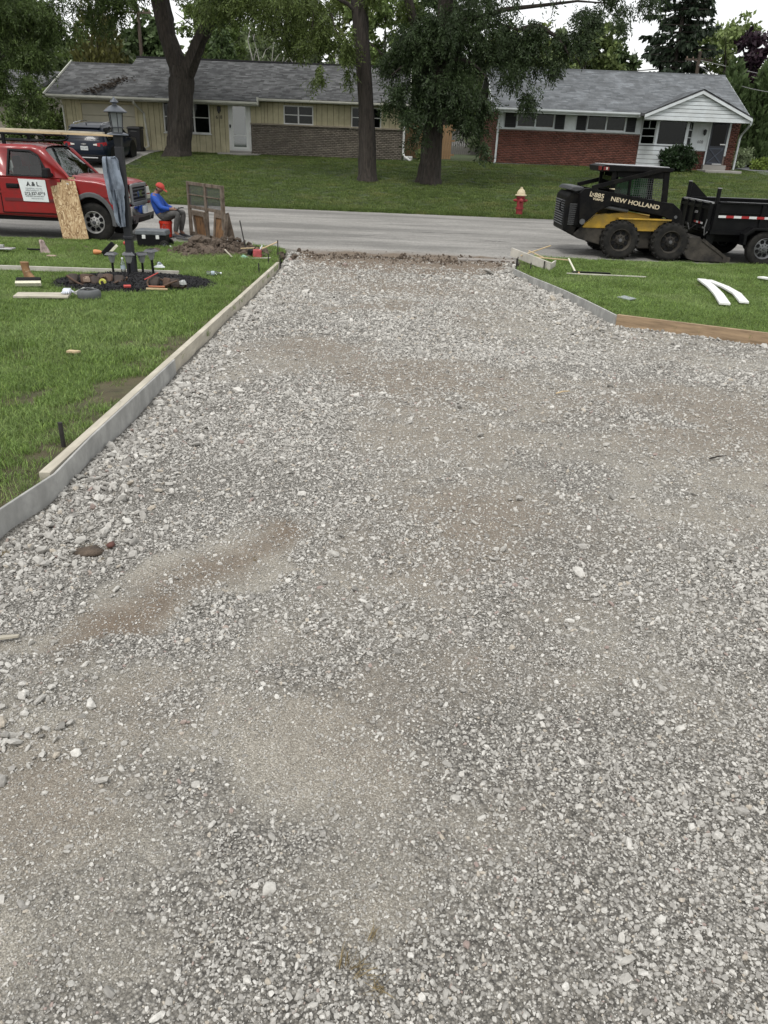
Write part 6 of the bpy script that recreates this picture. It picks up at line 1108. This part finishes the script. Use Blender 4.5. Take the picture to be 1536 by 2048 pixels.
# trousers hung on the post
mden = M('blue_denim', (.20, .235, .285), .9, var=.35, vs=6, bump=.4, bs=30, bd=.006); q = random.Random(4)
def cloth(rows, n=22, seed=1, fold=.018):
    q = random.Random(seed); ph = q.uniform(0, 6); rings = []
    for (cx, cy, z, wx, wy) in rows: rings.append([(cx+wx*math.cos(2*PI*j/n)+fold*.5*math.sin(7*2*PI*j/n+z*3), cy+(wy+fold*math.sin(5*2*PI*j/n+ph+z*5)+fold*.6*math.sin(9*2*PI*j/n-z*9))*math.sin(2*PI*j/n), z+q.uniform(-.006, .006)) for j in range(n)])
    return MB().loft(rings)
jn = T('hanging_jeans', 'faded blue jeans hung on the lamp post', 'jeans', (-4.08, 11.66, .22))
cloth([(.0, 0, 1.66, .085, .03), (.005, 0, 1.62, .10, .05), (.01, 0, 1.50, .105, .055), (.02, 0, 1.38, .11, .06), (.03, 0, 1.26, .115, .065), (.03, .0, 1.17, .11, .06), (.02, 0, 1.08, .08, .05), (.02, 0, 1.03, .05, .035)], seed=2, fold=.05).build('seat', mden, jn, smooth=True, ang=80); cloth([(.05, -.01, 1.24, .07, .05), (.06, -.01, 1.10, .075, .05), (.06, -.01, .98, .07, .045), (.055, -.01, .88, .065, .04), (.06, -.01, .80, .055, .035), (.075, -.01, .74, .035, .03)], seed=3, fold=.045).build('trouser_leg', mden, jn, smooth=True, ang=80)
MB().tube([(.0, 0, 1.64), (.10, .08, 1.67)], .012, 6).build('hanging_loop', mden, jn)
# solar lights
def solar(): 
    s = T('solar_light', 'x', 'garden light', (0, 0, 0), group='solar lights round the lamp post'); MB().tube([(0, 0, -.05), (0, 0, .20)], .018, 8).build('stem', mblk, s); MB().lathe([(.018, .19), (.03, .20), (.062, .30), (.066, .31)], n=10).build('shade_glass', M('solar_frost', (.5, .52, .5), .35, trans=.5), s)
    for j in range(5): a = 2*PI*j/5; MB().tube([(.02*math.cos(a), .02*math.sin(a), .19), (.064*math.cos(a), .064*math.sin(a), .31)], .0025, 5).build('rib', mpew, s)
    MB().box((0, 0, .325), (.17, .17, .035), top=.6).build('hat', M('hat_grey', (.085, .088, .095), .5), s, bevel=.004); MB().box((0, 0, .345), (.075, .075, .006)).build('panel', mblk, s); return s
so_ = solar()
for i, (x, y, lb, tl_) in enumerate(((-4.24, 11.72, 'solar light left of the lamp post', 0), (-3.80, 11.15, 'solar light directly in front of the lamp post foot', .03), (-3.83, 11.85, 'solar light just right behind the lamp post', 0), (-3.58, 11.55, 'rightmost and tallest of the solar lights', -.04))):
    o = so_ if i == 0 else dup(so_); o.location = (x, y, MZ(x, y)-(.02 if i < 3 else -.03)); o.rotation_euler = (0, tl_, .4*i); o['label'] = lb
# bottles
def bottle(label, loc, rot): 
    b_ = T('water_bottle', label, 'bottle', loc); b_.rotation_euler = rot; m_ = glass('bottle_plastic', (.86, .9, .92), .10)
    MB().lathe([(.002, 0), (.032, .004), (.034, .02), (.031, .06), (.034, .07), (.034, .13), (.031, .15), (.016, .195), (.013, .20), (.013, .215)], n=14).build('body', m_, b_, smooth=True); MB().lathe([(.015, .212), (.015, .235), (.002, .236)], n=10).build('cap', mpap, b_); MB().lathe([(.0345, .075), (.0345, .125)], n=14).build('label_band', M('label_blue', (.35, .42, .46), .5), b_); return b_
bottle('clear water bottle standing upright in the mulch beside the lamp post', (-3.98, 11.42, MZ(-3.98, 11.42)), (0, 0, 0)); bottle('clear plastic bottle lying on the lawn right of the mulch', (-2.90, 12.0, LZ(-2.9, 12)+.07), (PI/2, 0, PI/2+.3)); bottle('crumpled clear bottle lying behind the solar lights', (-4.0, 13.2, LZ(-4, 13.2)+.07), (PI/2, 0, .6))
# long white board behind the mulch
plank('long_board', 'long white board lying on edge behind the mulch bed', (-7.2, 11.85, .265), (-3.36, 12.14, .25), .045, .07, mwb)
tag(MB().loft([[(x, -w_, 0), (x, w_, 0), (x, w_*.7, h_), (x, -w_*.7, h_)] for x, w_, h_ in ((0, .02, .01), (.05, .04, .035), (.12, .04, .03), (.17, .015, .01))]).build('rag', mpap, None, (-3.75, 12.16, .325), smooth=True), 'crumpled white rag on the end of the long board', 'rag')
# leather tool belts
mlea = M('leather_dark', (.035, .023, .017), .7, var=.4, vs=10, bump=.4, bs=30); mlea2 = M('leather_brown', (.075, .042, .026), .7, var=.3, vs=10)
def pouch(b_, c, w_, h_, d_, rz_, tilt_=0.): 
    k = len(b_.v); b_.loft([[(-w_*f, -d_*g_, z), (w_*f, -d_*g_, z), (w_*f, d_*g_, z), (-w_*f, d_*g_, z)] for f, g_, z in ((.3, .3, 0), (.48, .5, h_*.3), (.5, .5, h_*.8), (.52, .55, h_))]); b_.xf(Matrix.Translation(c) @ Matrix.Rotation(rz_, 4, 'Z') @ Matrix.Rotation(tilt_, 4, 'X'), k)
def belt(label, x, y, seed, extra): 
    t_ = T('tool_belt', label, 'tool belt', (x, y, LZ(x, y)+.045)); q = random.Random(seed)
    for i in range(3): b_ = MB(); pouch(b_, (-.16+.15*i, q.uniform(-.04, .04), 0), .15, .13+.04*q.random(), .08, q.uniform(-.5, .5), q.uniform(-.9, -.3)); b_.build('pouch', mlea if i != 1 else mlea2, t_, smooth=True, ang=80, sub=2)
    MB().tube([(.26*math.cos(a), .10*math.sin(a)+.03, .05+.06*math.sin(a*2+seed)) for a in np.linspace(0, 5.4, 18)], .014, 6).build('strap', mlea2, t_, smooth=True); extra(t_); return t_
def tape_(t_): MB().lathe([(.001, -.02), (.045, -.02), (.048, 0), (.045, .02), (.001, .02)], (-.03, -.10, .05), 14, 'y').build('tape_measure', M('tape_yellow', (.50, .50, .09), .5), t_); MB().lathe([(.001, -.023), (.022, -.023), (.022, -.02)], (-.03, -.10, .05), 10, 'y').build('tape_hub', mlea, t_)
def knife(t_): MB().tube([(-.2, -.12, .03), (.02, -.14, .035)], .014, 6).build('chisel_handle', M('handle_orange', (.32, .10, .04), .5), t_); MB().tube([(-.28, -.02, .1), (-.10, .02, .19)], .008, 5).build('pencil', M('pencil_red', (.45, .05, .04), .5), t_); cloth([(.22, .02, .05, .05, .03), (.22, .02, .085, .045, .03), (.225, .02, .105, .02, .015)], 12, 9, .012).build('white_rag', M('rag_grey', (.42, .43, .42), .9), t_, smooth=True)
def none_(t_): cloth([(.03, -.04, .05, .05, .03), (.03, -.04, .09, .045, .035), (.035, -.04, .115, .02, .02)], 12, 8, .012).build('cloth_wad', M('wad_tan', (.30, .22, .165), .8), t_, smooth=True)
belt('dark leather tool belt at the left front of the mulch with a tan wad inside', -4.16, 10.42, 1, none_); belt('leather tool belt with a round yellow tape measure at the front of the mulch', -3.88, 10.46, 2, tape_); belt('spread leather tool belt with orange handle at the right front of the mulch', -3.05, 10.35, 3, knife)
tag(MB().box((0, 0, 0), (.09, .05, .02), (.2, 0, .4)).build('red_scrap', M('scrap_red', (.42, .06, .05), .7), None, (-3.52, 10.18, LZ(-3.52, 10.18)+.07)), 'small red scrap in front of the mulch bed', 'scrap')
plank('wooden_stick', 'short pale wooden stick in front of the right tool belt', (-3.22, 10.02, LZ(-3.2, 10)+.07), (-2.95, 10.05, LZ(-3, 10)+.07), .025, .02, mlum, 'stick')
# boot, brush, plank with gloves, grey coil
bt_ = T('work_boot', 'tan leather work boot on the lawn left of the mulch', 'boot', (-4.93, 10.45, LZ(-4.93, 10.45)+.05), -.6)
MB().loft([[(c_+w_*math.cos(a), .045*k_*math.sin(a), z) for a in np.linspace(0, 2*PI, 13)[:-1]] for c_, w_, k_, z in ((.02, .14, .95, 0), (.02, .14, 1, .05), (-.02, .10, 1, .09), (-.06, .068, 1., .13), (-.07, .062, 1, .19), (-.075, .07, 1.15, .25))], cap=True).build('upper', M('boot_leather', (.21, .115, .05), .75, var=.25, vs=12), bt_, smooth=True, ang=70); MB().loft([[(-.12, -.045, z), (.16, -.05, z), (.16, .05, z), (-.12, .045, z)] for z in (-.03, .004)]).build('sole', M('boot_sole', (.06, .05, .045), .8), bt_, bevel=.01); lc = MB()
for i in range(5): lc.tube([(-.0+.0*i-.018*i, -.04, .10+.03*i), (.02-.018*i, .0, .115+.03*i), (-.0-.018*i, .04, .10+.03*i)], .006, 5)
lc.build('laces', M('lace', (.33, .26, .16), .8), bt_)
br_ = T('scrub_brush', 'black block brush with white bristles in front of the boot', 'brush', (-4.80, 10.12, LZ(-4.8, 10.12)+.06), .28); MB().box((0, .02, .05), (.30, .06, .05), (.5, 0, 0)).build('block', mblk, br_, bevel=.008); MB().box((0, -.045, .015), (.31, .05, .05), (.5, 0, 0)).build('bristles', M('bristle', (.62, .60, .47), .9, var=.2, vs=60), br_)
plank('grey_plank', 'weathered grey plank lying on the lawn in front of the mulch', (-4.52, 9.14, LZ(-4.4, 9.2)+.06), (-3.92, 9.27, LZ(-3.9, 9.3)+.06), .26, .025, mlumw)
def glove(label, loc, rz_, mat): 
    t_ = T('work_glove', label, 'glove', loc, rz_); MB().loft([[(x, -w_, 0), (x, w_, 0), (x, w_*.9, h_), (x, -w_*.9, h_)] for x, w_, h_ in ((0, .04, .03), (.05, .045, .05), (.11, .05, .04), (.14, .045, .02))]).build('palm', mat, t_, smooth=True, ang=80)
    for i in range(4): MB().tube([(.13, -.033+.022*i, .015), (.17, -.036+.024*i, .02), (.20-.01*abs(i-1.5), -.04+.026*i, .008)], .010, 6).build('finger', mat, t_, smooth=True)
    MB().tube([(.06, .045, .02), (.10, .075, .015), (.12, .08, .01)], .011, 6).build('thumb', mat, t_, smooth=True)
glove('white glove draped over the end of the grey plank', (-3.99, 9.42, LZ(-4, 9.4)+.085), -1.4, M('glove_white', (.55, .57, .62), .85, var=.15, vs=15)); glove('black and white patterned glove beside the grey plank', (-3.90, 9.42, LZ(-3.9, 9.4)+.06), -.3, M('glove_pattern', (.02, .02, .02), .85, col2=(.5, .5, .46), vs=14, lo=.49, hi=.51))
cl_ = T('cable_reel', 'round grey reel lying on the lawn in front of the tool belts', 'reel', (-3.70, 9.32, LZ(-3.7, 9.32)+.02)); MB().lathe([(.11, 0), (.135, .02), (.14, .06), (.135, .09), (.12, .105), (.06, .11), (.055, .07), (.002, .07)], n=24).build('coil', M('reel_grey', (.085, .09, .092), .7, var=.15, vs=12), cl_, smooth=True, ang=40); MB().tube([(-.09, -.04, .11), (-.02, .02, .125), (.08, .03, .11)], .012, 6).build('grip', mgry, cl_); MB().tube([(-.18, .06, .06), (-.08, .05, .11), (.04, .06, .11)], .016, 6).build('hose_end', M('hose_pale', (.5, .52, .48), .6), cl_)
# things further back on the left lawn
sc_ = T('bull_float', 'long grey aluminium float blade on the far left lawn', 'float tool', (-7.9, 14.6, LZ(-7.6, 14.6)+.06)); MB().box((.35, 0, .03), (.9, .18, .03)).build('blade', M('aluminium', (.45, .46, .45), .4, .6, var=.1, vs=6), sc_, bevel=.01); MB().box((.45, 0, .075), (.35, .06, .04)).build('bracket', MATS['aluminium'], sc_, bevel=.006); MB().tube([(-.3, 0, .06), (.05, 0, .085), (.1, .03, .03)], .02, 7).build('grip', mblk, sc_)
fl = T('dusty_rag', 'dusty pinkish rag standing crumpled on the far left lawn', 'rag', (-6.56, 14.7, LZ(-6.56, 14.7)+.02)); cloth([(0, 0, 0, .10, .06), (-.01, 0, .08, .075, .05), (-.03, 0, .15, .05, .045), (-.04, 0, .20, .05, .045), (-.045, 0, .235, .03, .03)], 16, 5, .02).build('cloth', M('rag_pink', (.33, .26, .24), .9, var=.4, vs=14), fl, smooth=True, ang=80); MB().tube([(-.34, .02, .06), (-.05, 0, .06)], .018, 6).build('handle', mblk, fl)
tag(MB().lathe([(.002, 0), (.045, .01), (.05, .05), (.04, .12), (.022, .16), (.022, .19), (.002, .19)], (0, 0, 0), 12, 'x').build('orange_bottle', M('bottle_orange', (.50, .20, .07), .5), None, (-5.62, 14.62, LZ(-5.6, 14.6)+.085), smooth=True), 'small orange chalk bottle lying on the far left lawn', 'bottle')
tr2 = T('hand_broom', 'black hand broom with pale bristles tilted behind the solar light', 'broom', (-5.28, 14.4, LZ(-5.3, 14.4)+.05)); MB().box((.03, 0, .12), (.30, .05, .11), (0, -.75, 0)).build('block', mblk, tr2, bevel=.02); MB().box((.11, -.01, .11), (.24, .045, .045), (0, -.75, 0)).build('bristles', MATS['bristle'], tr2)
tag(MB().prism([(-.08, -.03), (.07, -.04), (.08, .02), (-.06, .03)], .03, .045, 'z').build('pale_chip', M('chip_pink', (.42, .32, .26), .8), None, (-6.1, 13.9, LZ(-6.1, 13.9)+.03)), 'flat pinkish chip on the far left lawn', 'chip')
tag(MB().ell((0, 0, 0), (.07, .05, .05), 10, 7).build('red_rag', M('scrap_red'), None, (-5.52, 16.2, LZ(-5.5, 16.2)+.07), smooth=True), 'small red rag beside the black toolbox', 'rag')
# OSB sheet leaning on the truck
m, t, b = _nodes('osb'); v = t.nodes.new('ShaderNodeTexVoronoi'); v.inputs['Scale'].default_value = 34; tc = t.nodes.new('ShaderNodeTexCoord'); mp = t.nodes.new('ShaderNodeMapping'); mp.inputs['Scale'].default_value = (1.6, 1, .7); nz = t.nodes.new('ShaderNodeTexNoise'); nz.inputs['Scale'].default_value = 5; t.links.new(tc.outputs['Object'], mp.inputs[0]); t.links.new(mp.outputs[0], nz.inputs['Vector'])
vm = t.nodes.new('ShaderNodeMixRGB'); vm.inputs[0].default_value = .25; t.links.new(mp.outputs[0], vm.inputs[1]); t.links.new(nz.outputs['Color'], vm.inputs[2]); t.links.new(vm.outputs[0], v.inputs['Vector']); s_ = t.nodes.new('ShaderNodeSeparateColor'); t.links.new(v.outputs['Color'], s_.inputs[0]); t.links.new(_ramp(t, s_.outputs[0], [(0, (.15, .085, .035)), (.4, (.30, .20, .10)), (.8, (.40, .29, .16)), (1, (.52, .41, .25))]), b.inputs['Base Color']); b.inputs['Roughness'].default_value = .8
ob = MB().prism([(-.26, 0), (.28, .0), (.21, 1.30), (-.17, 1.30), (-.17, 1.18), (-.32, 1.18)], -.009, .009).build('osb_sheet', m, None, (-6.86, 16.95, .07), rot=(rad(-20), rad(-10), rad(4))); tag(ob, 'notched sheet of strand board leaning against the red truck', 'board')
# toolbox
bx = T('tool_chest', 'black wheeled tool chest with grey lid on the grass verge', 'toolbox', (-5.0, 16.35, .05), .02); MB().box((0, 0, .145), (.56, .34, .28), top=1.06).build('chest', mblk, bx, bevel=.015); MB().box((0, 0, .33), (.64, .40, .10), top=.94).build('lid', M('lid_grey', (.085, .095, .105), .5, var=.2, vs=9), bx, bevel=.02)
for x in (-.14, .14): MB().bb(x-.035, x+.035, -.20, -.175, .21, .285).build('latch', M('latch_white', (.62, .63, .62), .5), bx, bevel=.006)
for s in (-1, 1): wheel(bx, (.27, s*.20, .095), .095, .06, s, mgry, .6, 5, 0, .01)
MB().tube([(-.32, -.12, .3), (-.42, -.12, .3), (-.42, .12, .3), (-.32, .12, .3)], .014, 6).build('handle', mgry, bx); tag(MB().ell((0, 0, 0), (.05, .04, .045), 8, 6).build('white_rag', mpap, None, (-4.62, 16.2, .10), smooth=True), 'little white rag by the wheel of the tool chest', 'rag')
# old screen frame and the boards behind it
mold = M('old_wood', (.095, .068, .048), .9, var=.5, vs=4, stretch=(5, 5, 1), bump=.4, bs=12, dirt=((.20, .17, .135), 5, .25)); mrst = M('stained_ply', (.15, .08, .035), .85, var=.6, vs=5, stretch=(2, 2, .8))
SF = T('screen_frame', 'old wooden screen frame with wire mesh standing at the street edge', 'screen frame', (-4.95, 19.2, .02), math.atan2(17.85-19.2, -3.82+4.95)); WL, HH = 1.76, 1.20
for (x0, x1, z0, z1, nm) in ((0, .09, 0, HH, 'stile'), (WL-.10, WL, 0, HH, 'stile'), (WL*.52-.05, WL*.52+.04, 0, HH, 'stile'), (.09, WL-.10, HH-.07, HH, 'rail'), (.09, WL-.10, .62, .69, 'rail'), (.09, WL-.1, .91, .935, 'rail'), (.09, WL-.1, .02, .10, 'rail')): MB().bb(x0, x1, -.03 if nm == 'stile' else -.02, .03 if nm == 'stile' else .02, z0, z1).build(nm, mold, SF, bevel=.004)
wm = MB()
for i in range(54): wm.beam((.1+i*.029, 0, .69), (.1+i*.029, 0, HH-.06), .005, .005)
for i in range(17): wm.beam((.09, 0, .70+i*.028), (WL-.1, 0, .70+i*.028), .005, .005)
wo_ = wm.build('wire_mesh', mgry, SF); wo_['kind'] = 'stuff'
def leaner(label, x, rz_, w_, h_, tilt_): 
    t_ = T('weathered_board', label, 'shutter', (x[0], x[1], .02), rz_, 'stained panels by the screen frame'); t_.rotation_euler = (tilt_, 0, rz_); MB().bb(-w_/2+.07, w_/2-.07, -.005, .005, .1, h_-.1).build('sheet', mrst, t_)
    for (a, b_, c_, d_) in ((-w_/2, -w_/2+.07, 0, h_), (w_/2-.07, w_/2, 0, h_), (-w_/2+.07, w_/2-.07, 0, .1), (-w_/2+.07, w_/2-.07, h_-.1, h_)): MB().bb(a, b_, -.03, .03, c_, d_).build('frame_bar', mold, t_)
ra = SF.rotation_euler[2]; leaner('stained plywood board leaning in the left half of the screen frame', (-4.48, 18.5), ra, .62, .62, .12); leaner('stained plywood board leaning in the right half of the screen frame', (-3.98, 17.95), ra, .55, .62, -.12); plank('old_plank', 'dark plank propped at the street side of the screen frame', (-3.70, 18.0, .04), (-3.88, 18.25, .62), .16, .03, mold, up=(0, 1, 0))
plank('old_plank', 'long dark plank lying on the street edge in front of the person', (-4.95, 17.15, .04), (-4.05, 18.0, .06), .10, .03, mlumw); tag(MB().tube([(0, 0, 0), (.5, -.35, .0), (1.05, -.80, .0), (1.3, -.95, 0)], .025, 7).build('dark_bar', M('bar_grey', (.07, .07, .07), .7), None, (-5.05, 18.3, .05), smooth=True), 'long dark bar lying slantwise in front of the screen frame', 'bar')
tag(MB().tube([(0, 0, 0), (.25, .15, -.005), (.6, .1, -.01), (.85, -.2, 0), (.8, -.7, 0)], .012, 6).build('cable', mblk, None, (-6.0, 18.9, .05), smooth=True), 'black cable on the street between truck and bucket', 'cable')
# soil heap
HPx, HPy = -3.55, 15.85; gx_, gy_ = np.meshgrid(np.linspace(-1.1, 1.1, 40), np.linspace(-.9, .9, 34)); hz_ = .16*np.exp(-((gx_-.25)/.45)**2-((gy_-.2)/.4)**2)+.14*np.exp(-((gx_+.45)/.35)**2-((gy_+.1)/.32)**2)+.05*np.exp(-((gx_+.05)/.7)**2-(gy_/.55)**2)
hz_ = hz_*(.1+1.8*fbm(gx_+9, gy_+4, 4.5, 3))-.03; hp = gridmesh('soil_heap', HPx+gx_, HPy+gy_, lawnz(HPx+gx_, HPy+gy_)+hz_, msoil); tag(hp, 'heap of dug brown soil on the verge', kind='stuff')
n = 1500; x = g.normal(0, .5, n); y = g.normal(0, .33, n); s = .055*np.exp(g.normal(0, .6, n)); zz = .20*np.exp(-((x-.25)/.45)**2-((y-.2)/.4)**2)+.17*np.exp(-((x+.45)/.35)**2-((y+.1)/.32)**2); scatter('soil_crumbs', np.stack([HPx+x, HPy+y, lawnz(HPx+x, HPy+y)+zz*.9*(.4+1.2*g.random(n))], -1), g.normal(0, 1, (n, 3)), np.stack([s, s, s*.8], -1), g.integers(0, 3, n), CP, 'crumbs and clods of the soil heap')
# red fuel can with laths beside the heap
rc = T('fuel_can', 'small red fuel can on the grass corner by the left drive edge', 'fuel can', (-2.66, 15.25, .08)); MB().box((0, 0, .09), (.17, .13, .18), top=.9).build('can', M('can_red', (.38, .07, .075), .6, var=.25, vs=15), rc, bevel=.02); MB().tube([(-.06, 0, .18), (-.03, 0, .22), (.03, 0, .22), (.06, 0, .18)], .012, 6).build('handle', mblk, rc); MB().tube([(.05, 0, .17), (.10, 0, .25)], .015, 7).build('spout', mpap, rc); MB().box((-.15, .02, .09), (.09, .12, .16), (0, .3, 0)).build('black_side', mblk, rc, bevel=.02)
tag(MB().loft([[(x, -w_, 0), (x, w_, 0), (x, w_*.8, h_), (x, -w_*.8, h_)] for x, w_, h_ in ((0, .03, .02), (.07, .06, .07), (.15, .05, .04), (.2, .02, .02))]).build('green_bag', M('bag_green', (.25, .45, .33), .6), None, (-2.98, 15.05, .10), smooth=True), 'crumpled pale green bag beside the red fuel can', 'bag')
plank('wood_lath', 'thin lath level behind the red fuel can', (-3.0, 15.35, .25), (-2.55, 15.45, .27), .022, .018, mlum); plank('wood_lath', 'thin lath slanting up to the stake by the red fuel can', (-2.6, 15.4, .25), (-2.32, 15.7, .36), .022, .018, mlum); plank('wood_lath', 'white lath lying in front of the red fuel can', (-2.9, 14.9, .12), (-2.38, 15.1, .13), .03, .018, mwb); plank('wood_lath', 'loose lath on the soil heap', (-3.3, 15.3, .22), (-3.08, 14.95, .12), .025, .018, mlumw); stake('dark stake at the right of the red fuel can', -2.31, 15.6, .36, z=.04)
# hydrant
HY = T('fire_hydrant', 'red fire hydrant with cream bonnet on the far verge', 'fire hydrant', (4.36, 28.62, .05)); mhr = M('hydrant_red', (.22, .018, .022), .55, var=.2, vs=8); mhc = M('hydrant_cream', (.48, .41, .27), .6, var=.15, vs=10)
MB().lathe([(.115, -.05), (.115, .22), (.15, .22), (.15, .26), (.115, .26), (.115, .55), (.14, .56), (.15, .60), (.15, .63), (.16, .66)], n=18).build('barrel', mhr, HY, smooth=True, ang=30); MB().lathe([(.20, .655), (.20, .685), (.15, .70), (.145, .75), (.11, .83), (.06, .87), (.045, .875), (.04, .93), (.002, .935)], n=18).build('bonnet', mhc, HY, smooth=True, ang=30)
for (d_, r_) in (((-1, 0), .05), ((1, 0), .05), ((0, -1), .07)): MB().tube([(d_[0]*.08, d_[1]*.08, .50), (d_[0]*.19, d_[1]*.19, .50), (d_[0]*.20, d_[1]*.20, .50), (d_[0]*.25, d_[1]*.25, .50)], [r_, r_, r_*.8, r_*.45], 10).build('outlet', mhr, HY, smooth=True, ang=40)
# turf scraps, twigs and dry tufts on the gravel
mstraw = M('straw', (.20, .155, .08), .9, isl=.4, var=.2, vs=10); TP = [tuftproto('dry_tuft', 26, .03, .03, .075, .003, mstraw, 70+i) for i in range(2)]
pts = [(-1.257, 2.82), (-1.2, 2.86), (-1.30, 2.78), (-1.38, 3.0), (-1.6, 2.75), (-.02, 1.0), (.03, .97), (-.05, 1.02), (1.01, 8.3), (-1.15, 1.62), (-1.25, 1.57), (-.55, 2.82), (.01, 1.08), (.30, .88), (-1.18, 2.74)]; n = len(pts)
scatter('dry_grass', np.array([(x, y, BZ_(x, y)+.004) for x, y in pts]), np.stack([g.normal(0, .5, n), g.normal(0, .5, n), g.uniform(0, 6, n)], -1), np.repeat(g.uniform(.3, .6, n)[:, None], 3, 1), g.integers(0, 2, n), TP, 'dry grass scraps lying in the gravel')
def twig(label, x, y, L, a, r_=.006, mat=None): return tag(MB().tube([(-L/2*math.cos(a), -L/2*math.sin(a), .0), (.0, .02*L, .008), (L/2*math.cos(a), L/2*math.sin(a), .004)], [r_, r_, r_*.5], 6).build('twig', mat or mbark, None, (x, y, BZ_(x, y)+.018)), label, 'twig', 'twigs on the gravel')
twig('thin twig on the gravel near the right edge', 2.10, 4.45, .14, .4, .005); twig('pale twig in the middle of the gravel', 1.42, 5.95, .14, .5, .006, mlum); tag(MB().prism([(-.05, -.01), (.045, -.004), (.05, .006), (-.04, .012)], 0, .008, 'z').build('wood_splinter', mlumw, None, (-1.29, 2.10, BZ_(-1.29, 2.1)+.016), rot=(0, .1, .4)), 'flat wood splinter on the gravel at the left edge', 'splinter')
tag(fastmesh('turf_clod', np.array(icorock(91, .5)[0])*[.17, .10, .09], np.array(icorock(91, .5)[1]), msoil, None, (-1.27, 2.80, BZ_(-1.27, 2.8)+.01), 3), 'brown turf clod on the gravel near the left board', 'clod'); tag(fastmesh('red_stone', np.array(icorock(92, .7)[0])*.05, np.array(icorock(92, .7)[1]), M('stone_red', (.11, .05, .04), .9, var=.3, vs=30), None, (-1.19, 2.86, BZ_(-1.19, 2.86)+.02), 3), 'dark red stone beside the turf clod', 'stone'); tag(fastmesh('turf_clod', np.array(icorock(93, .5)[0])*[.10, .07, .05], np.array(icorock(93, .5)[1]), M('clod_tan', (.16, .12, .08), 1., var=.3, vs=20), None, (-1.17, 1.60, BZ_(-1.17, 1.6)+.015), 3), 'tan mud clod among the larger stones at the left edge', 'clod')
